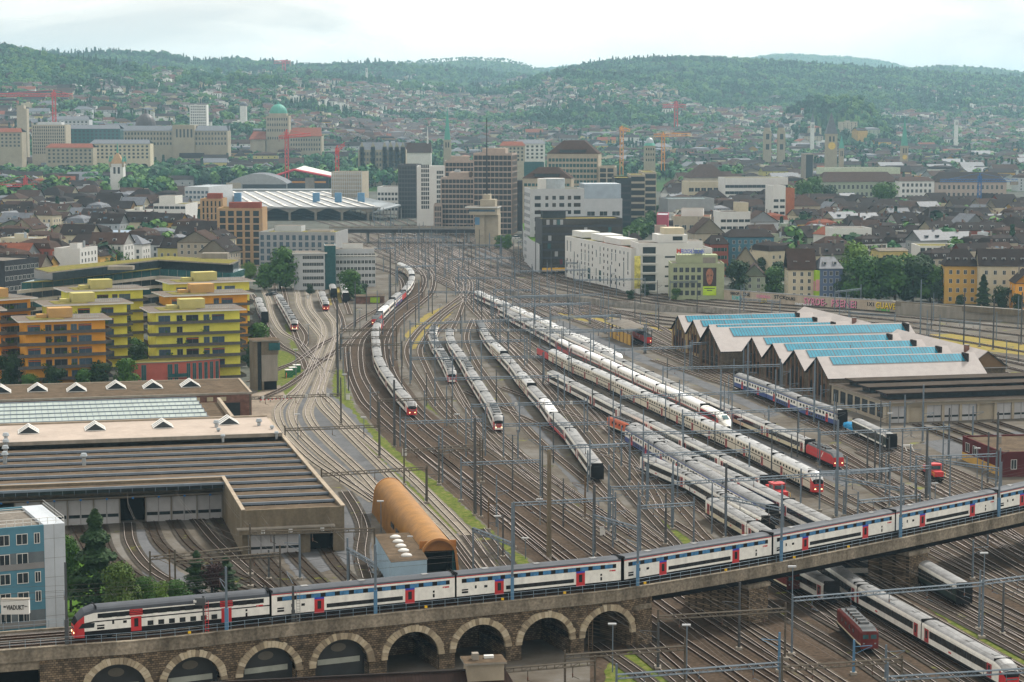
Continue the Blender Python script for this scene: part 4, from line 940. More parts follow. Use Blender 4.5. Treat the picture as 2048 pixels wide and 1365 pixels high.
def frame_px(uL, vL, uR, vR, vtop=None, H=None):
 a, b = G(uL, vL), G(uR, vR)
 if a.y > 850 and uL != 1130 and abs(b.y-a.y) > .2*abs(b.x-a.x): k = .12*abs(b.x-a.x)*(1 if b.y > a.y else -1); ym = (a.y+b.y)/2; a = G(uL, CY) if 0 else Vector((a.x*(ym-k/2)/a.y, ym-k/2, 0)); b = Vector((b.x*(ym+k/2)/b.y, ym+k/2, 0))
 W = (b-a).length; rot = math.atan2(b.y-a.y, b.x-a.x)
 if H is None: H = ZT(vtop, a.y)
 return a.x, a.y, rot, W, H
def bld_px(name, label, cat, uL, vL, uR, vR, vtop, depth, H=None, group=None):
 x, y, rot, W, H = frame_px(uL, vL, uR, vR, vtop, H)
 return Bld(name, label, cat, x, y, rot, W, depth, H, 0, group)
def flatroof(b, wallm, roofm=None, par=.5, x0=0, y0=0, W=None, D=None, z0=0, H=None, pm=None, wn='wall', rn='roof'):
 W = b.W if W is None else W; D = b.D if D is None else D; H = b.H if H is None else H; t = .35; pm = pm or wallm
 m = MB(); m.box(x0, y0, z0, x0+W, y0+D, H-par, wallm); wl = b.part(wn, m)
 m = MB(); m.box(x0+t, y0+t, H-par+.002, x0+W-t, y0+D-t, H-par+.08, roofm or m_felt)
 m.box(x0-.02, y0-.02, H-par, x0+W+.02, y0+t, H, pm); m.box(x0-.02, y0+D-t, H-par, x0+W+.02, y0+D+.02, H, pm)
 m.box(x0-.02, y0+t, H-par, x0+t, y0+D-t, H, pm); m.box(x0+W-t, y0+t, H-par, x0+W+.02, y0+D-t, H, pm)
 rf = b.part(rn, m); return wl, rf
def gable_mb(W, D, H, Hr, rm, wm, ov=.5, along='x', hip=0):
 "roof over [0,W]x[0,D]; ridge along x or y; hip = inset of the ridge ends"
 m = MB()
 if along == 'x':
  e = [(-ov,-ov,H-.15),(W+ov,-ov,H-.15),(W+ov,D+ov,H-.15),(-ov,D+ov,H-.15)]; r0, r1 = (hip-ov if not hip else hip, D/2, Hr), (W+ov if not hip else W-hip, D/2, Hr)
  q = lambda p: p; gf = [((0,0,H-.1),(0,D,H-.1),(0,D/2,Hr-.25)), ((W,0,H-.1),(W,D,H-.1),(W,D/2,Hr-.25))]
 else:
  e = [(-ov,-ov,H-.15),(W+ov,-ov,H-.15),(W+ov,D+ov,H-.15),(-ov,D+ov,H-.15)]; r0, r1 = (W/2, hip-ov if not hip else hip, Hr), (W/2, D+ov if not hip else D-hip, Hr)
  gf = [((0,0,H-.1),(W,0,H-.1),(W/2,0,Hr-.25)), ((0,D,H-.1),(W,D,H-.1),(W/2,D,Hr-.25))]
 vs = e+[r0, r1]
 if along == 'x': fs = [(0,1,5,4),(2,3,4,5)]+([(3,0,4),(1,2,5)] if hip else [])
 else: fs = [(1,2,5,4),(3,0,4,5)]+([(0,1,4),(2,3,5)] if hip else [])
 m.add(vs, fs, rm)
 lo = [(x, y, z-.22) for x, y, z in vs]; m.add(lo, [f[::-1] for f in fs], rm)
 n = [(0,1),(1,2),(2,3),(3,0)]
 for i, j in n: m.add([e[i], e[j], lo[j], lo[i]], [(3,2,1,0)], rm)
 if not hip:
  for g in gf: m.add(g, [(0,1,2)], wm); m.add(g, [(2,1,0)], wm)
 return m
def chimney(b, par, x, y, z, h=1.6, m=None, w=.6):
 c = MB(); c.box(x-w/2, y-w/2, z-1.2, x+w/2, y+w/2, z+h, m or m_concl); c.box(x-w/2-.08, y-w/2-.08, z+h, x+w/2+.08, y+w/2+.08, z+h+.15, m_fgrey); return b.part('chimney', c, par)
def dormer(b, par, x, y, z, w=1.5, h=1.4, dep=2.2, m=None, face='F'):
 c = MB()
 if face == 'F':
  c.box(x-w/2, y, z, x+w/2, y+dep, z+h, m or m_fwhite, m_slate); c.box(x-w/2+.2, y-.03, z+.25, x+w/2-.2, y, z+h-.15, g_dark); c.box(x-w/2-.12, y-.15, z+h, x+w/2+.12, y+dep, z+h+.12, m_slate)
 return b.part('dormer', c, par)
def lantern(par_b, parent, x, y, z, s=1.0, rot=0):
 "glazed gabled roof light with white bars"
 c = MB(); w, l, h = 1.9*s, 5.2*s, 1.25*s
 c.add([(-w,-l/2,0),(w,-l/2,0),(0,-l/2,h),(-w,l/2,0),(w,l/2,0),(0,l/2,h)], [(0,1,2),(5,4,3),(1,4,5,2),(3,0,2,5)], g_dark)
 for k in range(3):
  yy = -l/2+l*k/2.7; t = .75*s
  for sg in (-1, 1): c.add([(0,yy,h+.04),(0,yy+t*1.6,h+.04),(sg*w,yy+t*1.6,.04),(sg*w,yy,.04)], [(0,1,2,3) if sg < 0 else (3,2,1,0)], m_fwhite)
 c.box(-w-.12, -l/2-.1, -.15, w+.12, l/2+.1, .0, m_fwhite)
 o = par_b.part('roof_light', c, parent); o.location = (x, y, z); return o
def local(b, p):
 "world point -> the building's own coordinates"
 r_ = b.root.rotation_euler[2]; c, s = math.cos(r_), math.sin(r_); x, y = p.x-b.root.location.x, p.y-b.root.location.y
 return x*c+y*s, -x*s+y*c
# depot (lower left)
DR = R(13.5); O = G(485, 1112)
dep = Bld('locomotive_depot', 'long concrete locomotive depot with sawtooth roof rows and white bay doors', 'depot', O.x, O.y, DR, 18.7, 85, 8.3)
m = MB(); m.box(0, 0, 0, .5, 36, 8.3, m_concw); m.box(18.2, 0, 0, 18.7, 113, 8.3, m_concw)
m.box(.5, .0, 4.9, 18.2, .5, 8.3, m_concw); m.box(.5, 0, 0, 1.0, .5, 4.9, m_concw); m.box(16.6, 0, 0, 18.2, .5, 4.9, m_concw); m.box(10.6, 0, 0, 12.4, .5, 4.9, m_concw)
m.box(-75, 36, 5.6, 0, 36.5, 8.3, m_concw); m.box(-75, 112.5, 0, 18.2, 113, 8.3, m_concw); m.box(-75.5, 36, 0, -75, 113, 8.3, m_concw)
dep.part('wall', m)
m = MB(); m.box(-1.0, -1.6, 4.9, 16.8, 0, 5.15, m_concl); m.box(-.6, -1.5, 4.1, 16.6, -1.2, 4.9, m_concw); dep.part('canopy', m)
m = MB(); m.box(-75, 34.6, 5.3, -.02, 36, 5.55, m_concl); m.box(-75, 35.4, 5.0, -.02, 35.7, 5.3, m_rust); dep.part('canopy', m)
m_trim = M('depot_trim', (.38,.32,.25), .8); m_fascia = M('blue_grey_fascia', (.17,.21,.26), .5, .2); m_glz = glass('shed_glazing', (.02,.03,.035), .25)
nrow = 11; pit = 84.0/nrow
for k in range(nrow):
 y0 = .8+k*pit; y1 = y0+pit; x0 = .5 if y1 < 37 else -75
 m = MB(); m.add([(x0,y0,8.15),(18.2,y0,8.15),(18.2,y1,7.5),(x0,y1,7.5)], [(0,1,2,3)], m_felt)
 m.add([(x0,y0,7.0),(18.2,y0,7.0),(18.2,y0,7.75),(x0,y0,7.75)], [(0,1,2,3)], m_glz)
 m.box(x0, y0-.35, 7.72, 18.2, y0, 8.17, m_fascia)
 for q in range(int((18.2-x0)/2.2)): m.box(x0+q*2.2, y0-.06, 6.75, x0+q*2.2+.09, y0-.01, 7.72, m_fascia)
 dep.part('sawtooth_roof', m)
m = MB(); m.box(18.1, -.05, 8.302, 18.9, 113, 8.5, m_trim); m.box(-.1, -.05, 8.302, .6, 36.5, 8.5, m_trim); m.box(-75, 36, 8.302, -.12, 36.7, 8.42, m_trim); dep.part('parapet_cap', m)
m_pink = M('pale_pink_roof', (.44,.375,.325), .9, 0, .14, .12, fine=(.8,.06))
m = MB(); m.box(-75, 85.3, 8.32, 18.0, 113, 8.9, m_concw, m_pink); m.box(-75, 84.6, 8.5, 18.2, 85.2, 9.3, m_concl); m.box(-75, 112.6, 8.92, 18.2, 113.2, 9.3, m_trim); rf = dep.part('flat_roof', m)
for u, v in [(57,858),(190,852),(325,847),(456,840)]:
 x, y = local(dep, G(u, v+6, 9.0)); lantern(dep, rf, x, y, 9.1, 1.15)
def vent(b, parent, x, y, z, s=1.0):
 c = MB(); n = 12
 def cyl(r0, r1, z0, z1): c.loft([[(x+r_*math.cos(k*6.283/n), y+r_*math.sin(k*6.283/n), zz) for k in range(n)] for r_, zz in ((r0, z0), (r1, z1))], lambda i, j: m_metal)
 cyl(.4*s, .4*s, z, z+1.6*s); cyl(.42*s, .75*s, z+1.6*s, z+1.9*s); cyl(.75*s, .55*s, z+1.9*s, z+2.5*s); return b.part('roof_vent', c, parent)
for u, v, s in [(433,860,1),(518,857,1),(437,869,.7),(446,882,.7),(544,864,.7),(553,876,.7),(12,886,1),(12,899,1),(11,912,1),(10,925,1),(168,928,1)]:
 x, y = local(dep, G(u, v, 8.3)); vent(dep, None, x, y, 8.0, s)
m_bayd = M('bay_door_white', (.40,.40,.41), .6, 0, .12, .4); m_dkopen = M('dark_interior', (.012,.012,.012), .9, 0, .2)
def baydoor(b, x0, x1, y, H, n=2, dark=False, zb=0.0):
 m = MB()
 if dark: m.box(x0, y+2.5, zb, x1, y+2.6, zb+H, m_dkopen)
 else:
  for k in range(n):
   a, c = x0+(x1-x0)*k/n, x0+(x1-x0)*(k+1)/n; m.box(a+.04, y, zb, c-.04, y+.12, zb+H, m_bayd); m.box(a+.15, y-.02, zb+H*.24, c-.15, y, zb+H*.36, m_glz)
   m.box(a-.06, y-.05, zb, a+.06, y-.002, zb+H, m_fgrey)
  m.box(x1-.06, y-.05, zb, x1+.06, y-.002, zb+H, m_fgrey)
 return b.part('bay_opening' if dark else 'bay_door', m)
for k in range(15):
 x1 = -.1-k*5.0; baydoor(dep, x1-4.8, x1, 36.2, 5.4, 2, dark=k in (3, 8, 9, 10, 14))
 m = MB(); m.box(x1-.0, 35.9, 0, x1+.2, 36.5, 5.58, m_concl); dep.part('bay_pillar', m)
 m = MB(); m.box(x1-2.6, 34.55, 5.0, x1-2.2, 34.6, 5.35, M('bay_sign_blue', (.03,.20,.55), .5)); dep.part('bay_sign', m)
baydoor(dep, 1.1, 5.7, .2, 4.1); baydoor(dep, 5.9, 10.5, .2, 4.1); baydoor(dep, 12.5, 16.5, .2, 4.1, dark=True)
for i, x in enumerate((3.6, 8.6, 14.4)):
 m = MB(); m.box(x-.35, -1.56, 4.2, x+.35, -1.51, 4.85, m_fwhite); o = dep.part('number_plate', m)
 text_mesh('number', '%d' % (22+i), .5, c_blk, o, (x-.28, -1.58, 4.35))
hal = Bld('glass_roof_hall', 'low hall with rows of grey green glass roof panes behind the pink roof', 'hall', *(G(485, 1112).xy), DR, 94, 53, 7)
m = MB(); m.box(-75, 113.2, 0, 12, 166, 5.4, m_concw, m_felt); m.box(11.6, 113.2, 5.41, 12.4, 166, 6.6, m_trim); hal.part('wall', m)
m_pane = M('greenish_roof_glass', (.36,.42,.40), .2, 0, .15, .3, spec=.8)
for k in range(7):
 y0 = 117+k*7.0; m = MB(); m.add([(-75,y0,5.45),(6,y0,5.45),(6,y0+4.4,7.2),(-75,y0+4.4,7.2)], [(0,1,2,3)], m_pane); m.add([(-75,y0+4.4,7.2),(6,y0+4.4,7.2),(6,y0+7,5.45),(-75,y0+7,5.45)], [(0,1,2,3)], m_pane)
 m.add([(6,y0,5.45),(6,y0+7,5.45),(6,y0+4.4,7.2)], [(0,1,2)], m_fascia)
 for q in range(55): x = -75+q*1.5; m.add([(x,y0,5.5),(x+.14,y0,5.5),(x+.14,y0+4.4,7.25),(x,y0+4.4,7.25)], [(0,1,2,3)], m_fascia)
 m.box(-75, y0+4.2, 7.2, 6, y0+4.6, 7.32, m_fascia); hal.part('glass_roof', m)
brk = Bld('brick_hall', 'long low brick hall with a flat felt roof and six gabled roof lights', 'hall', *(G(485, 1112).xy), DR, 94, 53, 7)
m = MB(); m.box(-80, 170, 0, 21, 200, 6.7, m_brickr); brk.part('wall', m)
m = MB(); m.box(-80, 170.3, 6.702, 20.6, 199.7, 7.0, m_felt); m.box(-80, 169.8, 6.71, 21.2, 170.3, 7.25, m_concl); m.box(20.6, 170.3, 6.71, 21.2, 200.2, 7.25, m_trim); m.box(-80, 199.7, 6.71, 20.6, 200.2, 7.25, m_trim); rf = brk.part('roof', m)
for u, v in [(2,780),(75,777),(153,777),(232,772),(305,771),(380,768)]:
 x, y = local(brk, G(u, v+3, 7.2)); lantern(brk, rf, x, y, 7.2, 1.3)
for k in range(28):
 m = MB(); m.box(-79+k*3.4, 169.92, 5.1, -77.4+k*3.4, 169.99, 6.2, M('yellowed_pane', (.42,.36,.24), .4)); brk.part('window', m)
m = MB(); m.box(13.4, 169.9, 0, 18, 169.98, 4.6, m_glz); brk.part('gate', m)
# orange washing tunnel and blue shed
a, b_ = GD(878, 1085, 356), GD(779, 961, 416); ax = (b_-a); ax.z = 0; Lt = ax.length; rot = math.atan2(-ax.x, ax.y)
tun = empty('washing_tunnel', (a.x, a.y, 0), rot, 'long ochre vaulted train washing tunnel ribbed along its arch', 'tunnel')
m_och = M_stripe('ochre_cladding', (.27,.13,.028), (.215,.10,.022), 1.1, 1, .12, .6, .28); m_och2 = M('ochre_rim', (.36,.16,.05), .6)
def tring(y, e=0.0, n=22, w_=3.5, h=7.0):
 p = [(-w_-e, y, 0)]
 for k in range(n+1):
  t = math.pi*k/n; p.append((-math.cos(t)*(w_*.86+e+.06*abs(math.cos(t))), y, 3.9+math.sin(t)*(h-3.9+e)))
 return p+[(w_+e, y, 0)]
m = MB(); ys = [Lt*k/40 for k in range(41)]
m.loft([tring(y) for y in ys], lambda i, j: m_och, cap=False, closed=False); m.loft([[(x, y, z) for x, y, z in tring(y, -.25)][::-1] for y in ys], lambda i, j: m_dkopen, cap=False, closed=False)
obj('vault', m, tun, smooth=True)
for y in (-.25, Lt):
 m = MB(); m.loft([tring(y, .1), tring(y+.3, .1), tring(y+.3, -.3), tring(y, -.3), tring(y, .1)], lambda i, j: m_och2, cap=False, closed=False); obj('end_rim', m, tun)
m = MB(); m.box(-3.2, 1.2, 4.6, 3.2, 1.4, 6.4, m_och2); m.box(-3.2, 1.25, 0, -2.5, 1.4, 4.59, g_teal); m.box(2.5, 1.25, 0, 3.2, 1.4, 4.59, g_teal); obj('portal', m, tun); m = MB(); m.box(-2.4, 6, 0, 2.4, 6.1, 4.6, m_dkopen); obj('curtain', m, tun)
m = MB()
for k in range(5): m.box(-3.44, 6+k*6.5, 2.4, -3.34, 9.5+k*6.5, 3.3, g_dark)
obj('window_strip', m, tun)
P4 = [G(u, v, 5) for u, v in ((782,1125),(854,1119),(821,1066),(750,1070))]
sh = empty('blue_shed', (P4[0].x, P4[0].y, 0), 0, 'small pale blue clad shed with five white roof domes beside the ochre tunnel', 'shed')
pl = [(p.x-P4[0].x, p.y-P4[0].y) for p in P4]; m_lblue = M('pale_blue_cladding', (.30,.42,.52), .6, 0, .1)
m = MB(); m.prism(pl, 0, 4.9, m_lblue, m_felt); obj('wall', m, sh); m = MB(); m.prism([(x*1.02, y*1.01) for x, y in pl], 4.902, 5.05, m_fgrey, m_felt); rf = obj('roof', m, sh)
for k in range(5):
 t = .15+k*.17; cx = (pl[0][0]*.5+pl[1][0]*.5)*(1-t)+(pl[2][0]+pl[3][0])*.5*t; cy = (pl[0][1]+pl[1][1])*.5*(1-t)+(pl[2][1]+pl[3][1])*.5*t
 m = MB(); n = 12; m.loft([[(cx+1.0*r_*math.cos(q*6.283/n), cy+.8*r_*math.sin(q*6.283/n), 5.05+zz) for q in range(n)] for r_, zz in ((1,0),(.9,.3),(.5,.5),(.05,.55))], lambda i, j: m_fwhite); obj('roof_dome', m, rf, smooth=True)
# blue building, sign, street underpass
m_blue1 = M('blue_facade', (.075,.20,.27), .6, 0, .12, .4); m_grey1 = M('grey_panels', (.42,.46,.50), .6, 0, .08)
a = GD(-70, 1070, 300); c = GD(129, 1059, 306)
bb = Bld('blue_office_building', 'blue rendered office block with pale grey panel end at the left edge by the viaduct', 'building', a.x, a.y, math.atan2(c.y-a.y, c.x-a.x), (Vector((c.x-a.x, c.y-a.y))).length, 16, ZT(1063, 300))
wl, rf = flatroof(bb, m_blue1, m_gravel)
W = bb.W; m = MB(); m.box(W-3.05, -.05, 0, W+.05, 16.05, bb.H+.02, m_grey1)
for k in range(7): m.box(W-3.06, -.065, 2.9*k, W+.06, -.05, 2.9*k+.05, m_fgrey)
m.box(W-1.6, -.066, 0, W-1.55, -.051, bb.H, m_fgrey); bb.part('panel_tower', m)
for k in range(6):
 z = bb.H-2.6-k*2.9
 if k in (1, 4):
  m = MB(); m.box(0, -.02, z-.2, W-3.1, -.005, z+1.6, M('recess_grey', (.17,.2,.22), .8)); m.box(0, -.12, z-.9, W-3.1, -.03, z+.0, m_fgrey); bb.part('balcony', m)
 for x, w_ in ((W-4.1, .7), (W-6.3, 1.5), (W-8.9, 1.4), (W-11.2, .7)):
  if k in (1, 4) and w_ < 1: continue
  me = win_mesh('dark', w_, 1.45); bb.wins.append((me, x, -.04, z, 0, None))
bb.done()
m = MB()
for z in (.5, 1.0):
 m.bar((0, .3, bb.H+z), (W, .3, bb.H+z), .04, m_fwhite); m.bar((W, .3, bb.H+z), (W, 15, bb.H+z), .04, m_fwhite); m.bar((0, 9, bb.H+z), (W-4, 9, bb.H+z), .04, m_fwhite)
for k in range(12): m.bar((W-k*1.2, .3, bb.H), (W-k*1.2, .3, bb.H+1), .04, m_fwhite)
bb.part('roof_railing', m, rf)
a = GD(3, 1250, 292); sg = empty('viaduct_sign', (a.x, a.y, ZV-.1), R(3), 'white box sign reading IM VIADUKT beside the tracks at the left edge', 'sign')
m = MB(); m.box(0, 0, .25, 3.9, 1.0, 2.35, m_fwhite); m.box(-.05, -.05, 2.35, 3.95, 1.05, 2.45, m_concl); m.bar((.4,.5,-.8), (.4,.5,.25), .08, m_fgrey); m.bar((3.5,.5,-.8), (3.5,.5,.25), .08, m_fgrey); obj('board', m, sg)
text_mesh('lettering', 'VIADUKT', .9, c_blk, sg, (.75, -.03, .95), bold=.02, width=2.5); text_mesh('lettering', 'IM', .36, c_blk, sg, (.35, -.03, 1.25), bold=.01, width=.33); text_mesh('lettering', '***', .4, c_blk, sg, (3.3, -.03, 1.2), width=.4)
m = MB(); a = off(NP, dA-13, 9.5, 0); c = off(NP, dA-.5, 9.5, 0); m.add([(a.x,a.y,0),(c.x,c.y,0),(c.x,c.y,6.3),(a.x,a.y,6.3)], [(0,1,2,3)], m_girder); o = tag(obj('underpass_wall', m), 'dark street underpass wall with turquoise graffiti letters at the lower left', 'wall')
text_mesh('graffiti', 'VE', 2.2, c_teal, None, (a.x+1.5, a.y-.1, 3.2), ext=.01).parent = o
# foreground tiled roof
m_oldtile = M_stripe('old_dark_tiles', (.040,.026,.022), (.022,.015,.014), .45, 0, .28, .9, .4)
r0, r1 = G(425, 1366, 11), G(1010, 1337, 11)
ft = empty('tiled_house', (r0.x, r0.y, 0), math.atan2(r1.y-r0.y, r1.x-r0.x), 'dark brown tiled roof house in front of the stone arches at the bottom edge', 'house')
Lr = (r1-r0).length
m = MB(); m.add([(0,0,11),(Lr,0,11),(Lr+3.2,-9,5),(-3,-9,5),(Lr+3.2,6,5),(-3,6,5)], [(0,3,2,1),(1,4,5,0),(2,4,1)], m_oldtile); m.box(-.2, -.2, 10.9, Lr, .2, 11.12, m_tiled); rf = obj('roof', m, ft)
m = MB(); m.box(-2, -8, 0, Lr+2.4, 5, 5.2, m_concw); obj('wall', m, ft)
m = MB(); m.box(Lr-5, -1.6, 9.4, Lr-.4, 1.4, 12.1, M('cement_shingles', (.36,.31,.24), .9)); m.box(-5.4+Lr, -2.0, 12.1, Lr-.1, 1.8, 12.35, m_concl, m_felt); m.box(Lr-4.2, -.6, 12.36, Lr-3.4, .3, 13.2, m_concl); m.box(Lr-2.6, 0, 12.36, Lr-1.4, .6, 12.7, m_fwhite); obj('dormer', m, rf)
# apartments
m_yel = M('yellow_render', (.82,.78,.13), .8, 0, .12, .3); m_yel2 = M('pale_yellow_render', (.52,.47,.19), .8, 0, .08); m_ora = M('orange_render', (.80,.37,.05), .8, 0, .1, .3); m_ora2 = M('pale_orange_render', (.52,.32,.13), .8, 0, .08)
m_balc = M('balcony_mesh_grey', (.13,.125,.12), .7, .1, .25, 1.2); m_deckw = M('timber_deck', (.20,.17,.145), .9, 0, .2, 1); m_awn = M('awning_orange', (.75,.18,.03), .7)
def flats(lab, uL, uR, vt, vb, colr, roofc, rooms=5):
 b = bld_px('apartment_block', lab, 'apartment block', uL, vb+4, uR, vb-3, vt, 15, group='coloured apartment blocks')
 n = 6; fh = (b.H-.4)/n; mc = {'y': m_yel, 'o': m_ora}[colr]; mc2 = {'y': m_yel2, 'o': m_ora2}[roofc]
 m = MB(); m.box(0, 0, 0, b.W, b.D, b.H-.4, mc); b.part('wall', m)
 m = MB(); m.box(-2.2, -1.6, b.H-.4, b.W+1.8, b.D+1.5, b.H, m_fwhite, m_deckw); m.box(1.5, 1, b.H+.002, b.W*.5, b.D-3, b.H+.1, m_green); m.box(b.W*.55, 2, b.H+.003, b.W-1, b.D-3, b.H+.06, m_gravel); rf = b.part('roof', m)
 m = MB(); m.box(b.W*.32, 4.5, b.H+.1, b.W*.62, 9.5, b.H+2.9, mc2); m.box(b.W*.18, 6, b.H+.1, b.W*.3, 9, b.H+1.1, mc2); b.part('penthouse', m, rf)
 m = MB(); x0 = b.W*.60
 for q in range(14): m.bar((x0, 2.2, b.H+.1), (x0, 2.2, b.H+1.1), .03, m_steel); x0 += b.W*.38/14
 m.box(b.W*.6, 2.15, b.H+1.05, b.W*.98, 2.25, b.H+1.12, m_steel); b.part('railing', m, rf)
 for k in range(n):
  z = k*fh
  m = MB(); m.box(-2.4, -1.7, z-.12, b.W+.2, 0, z+.06, m_concl); m.box(-2.4, -1.75, z-.12, b.W+.3, -1.65, z+.8, m_balc)
  m.add([(-2.4,-1.75,z-.12),(-2.4,-1.75,z+.8),(-1.0,b.D+1,z+.8),(-1.0,b.D+1,z-.12)], [(3,2,1,0),(0,1,2,3)], m_balc); m.box(b.W, 0, z-.12, b.W+1.7, b.D*.8, z+.06, m_concl); m.box(b.W+1.7, -.2, z-.12, b.W+1.8, b.D*.8, z+.8, m_balc); m.box(b.W+.02, -.3, z-.11, b.W+1.8, -.2, z+.8, m_balc)
  o = b.part('balcony', m)
  if k == 0: continue
  for q, (xa, ww, st) in enumerate([(.06,3.4,'blue'),(.24,1.6,'darkg'),(.39,3.6,'darkg'),(.56,1.6,'blue'),(.70,3.6,'blue')]):
   if rnd.random() < .12: continue
   b.wins.append((win_mesh(st, ww, 2.15), b.W*xa+1.0, -.03, z+.15, 0, None))
   if rnd.random() < .42:
    aw = MB(); x = b.W*xa+1.0; aw.box(x-ww/2, -.9, z+2.0, x+ww/2, -.04, z+2.1, m_awn if rnd.random() < .35 else m_dred_); b.part('awning', aw)
  for q in range(3): b.wins.append((win_mesh('darkg', 1.3, 1.6), b.W+.02, 2.5+q*4, z+.4, R(90), None))
  for _q in range(3):
   pz = rnd.uniform(.1, .8)*b.W; pm = MB()
   for q in range(16): s = rnd.uniform(.15, .35); c0 = Vector((pz+rnd.uniform(-.7,.7), -1.4+rnd.uniform(-.2,.2), z+.5+rnd.uniform(0,1.0))); n1 = Vector((rnd.uniform(-1,1), rnd.uniform(-1,1), rnd.uniform(-1,1))).normalized(); u1 = n1.orthogonal().normalized(); w1 = n1.cross(u1); pm.add([c0+u1*s, c0+w1*s, c0-u1*s, c0-w1*s], [(0,1,2,3)], MATS['lawn_grass'])
   b.part('balcony_plant', pm)
 return b.done()
m_dred_ = M('awning_dull_red', (.22,.07,.05), .8)
flats('yellow apartment block farthest back on the right, pale yellow roof cabin', 350, 500, 566, 692, 'y', 'y')
flats('yellow apartment block farthest back on the left, behind two others', 146, 288, 582, 712, 'y', 'y')
flats('orange apartment block between the two yellow ones on the right, orange roof cabin', 341, 496, 591, 716, 'o', 'o')
flats('orange apartment block at the left edge, upper one', -14, 64, 600, 735, 'o', 'o')
flats('yellow apartment block directly behind the orange one with the orange awning', 104, 256, 610, 740, 'y', 'y')
flats('front yellow apartment block above the curved red building', 314, 481, 623, 757, 'y', 'y')
flats('orange apartment block at the left edge, lower one', -140, 4, 624, 765, 'o', 'o')
flats('front orange apartment block with a bright orange awning above the brick hall', 54, 213, 642, 780, 'o', 'o')
m_redr = M('salmon_red_render', (.48,.13,.10), .8, 0, .12)
a, c = G(268, 772), G(440, 762); hc = ZT(726, a.y)
red = empty('curved_red_building', (a.x, a.y, 0), math.atan2(c.y-a.y, c.x-a.x), 'low salmon red building with a leaf shaped planted roof and vertical windows', 'building'); Wc = (c-a).length
def leaf(y0, bul, n=14): return [(Wc*k/n, y0+bul*math.sin(math.pi*k/n)) for k in range(n+1)]
pl = leaf(0, -2.2)+leaf(3, 7)[::-1]
m = MB(); m.prism(pl, 0, hc-.25, m_redr); obj('wall', m, red); m = MB(); cxm = Wc/2; m.prism([((x-cxm)*1.02+cxm, (y-2)*1.05+2) for x, y in pl], hc-.248, hc, m_fgrey, m_green); obj('roof', m, red)
fl = leaf(0, -2.2)
for k in (1, 5, 6, 8, 9, 10, 11, 12, 13):
 x0, y0 = fl[k]; x1, y1 = fl[k+1] if k < 14 else fl[k]; o = bpy.data.objects.new('window', win_mesh('teal', 1.0 if k > 5 else 1.3, hc-1.6)); col.objects.link(o); o.parent = red; o.location = ((x0+x1)/2, (y0+y1)/2-.05, .8); o.rotation_euler = (0, 0, math.atan2(y1-y0, x1-x0))
m = MB(); m.prism([(x, y-.2) for x, y in fl[5:9]]+[(x, y-1.7) for x, y in fl[5:9]][::-1], 2.2, 2.4, m_concl); m.prism([(x, y-1.7) for x, y in fl[5:9]]+[(x, y-1.8) for x, y in fl[5:9]][::-1], 2.4, 3.4, g_teal); obj('balcony', m, red)
tw = bld_px('concrete_tower', 'narrow board marked concrete tower beside the left track fan with a dark teal window', 'tower', 509, 782, 558, 780, 684, 7)
m = MB(); m.box(0, 0, 0, 1.0, tw.D, tw.H, m_concw); m.box(1.0, .5, 0, 2.2, tw.D, tw.H, g_dark); m.box(2.2, -.1, 2.6, tw.W-.3, tw.D, tw.H*.72, m_concl); m.box(2.2, .1, tw.H*.72, tw.W, tw.D, tw.H, m_concw)
m.box(2.2, -.1, 0, 2.8, .5, 2.6, m_concw); m.box(2.8, .6, 0, tw.W-.5, tw.D, 2.6, m_dkopen); tw.part('wall', m)
m = MB(); m.box(-.3, -.4, tw.H, tw.W+.6, tw.D+.3, tw.H+.35, m_concl, m_felt); tw.part('roof', m)
m = MB(); m.box(tw.W-2.9, -.5, tw.H-2.6, tw.W+.35, .05, tw.H-.5, g_teal); tw.part('window_bay', m)
for u, v in ((572,756),(580,751),(588,746)):
 p = G(u, v); b = Bld('green_container', 'dark green metal cabin with white lid by the concrete tower, %s of three' % ('nearest' if u == 572 else 'middle' if u == 580 else 'farthest'), 'container', p.x, p.y, R(15), 2.2, 2.2, 2.3, group='green cabins by the concrete tower')
 m = MB(); m.box(0, 0, 0, 2.1, 2, 2.2, M('green_cabin', (.02,.15,.06), .6)); m.box(-.1, -.1, 2.2, 2.2, 2.1, 2.4, m_fwhite); b.part('body', m)
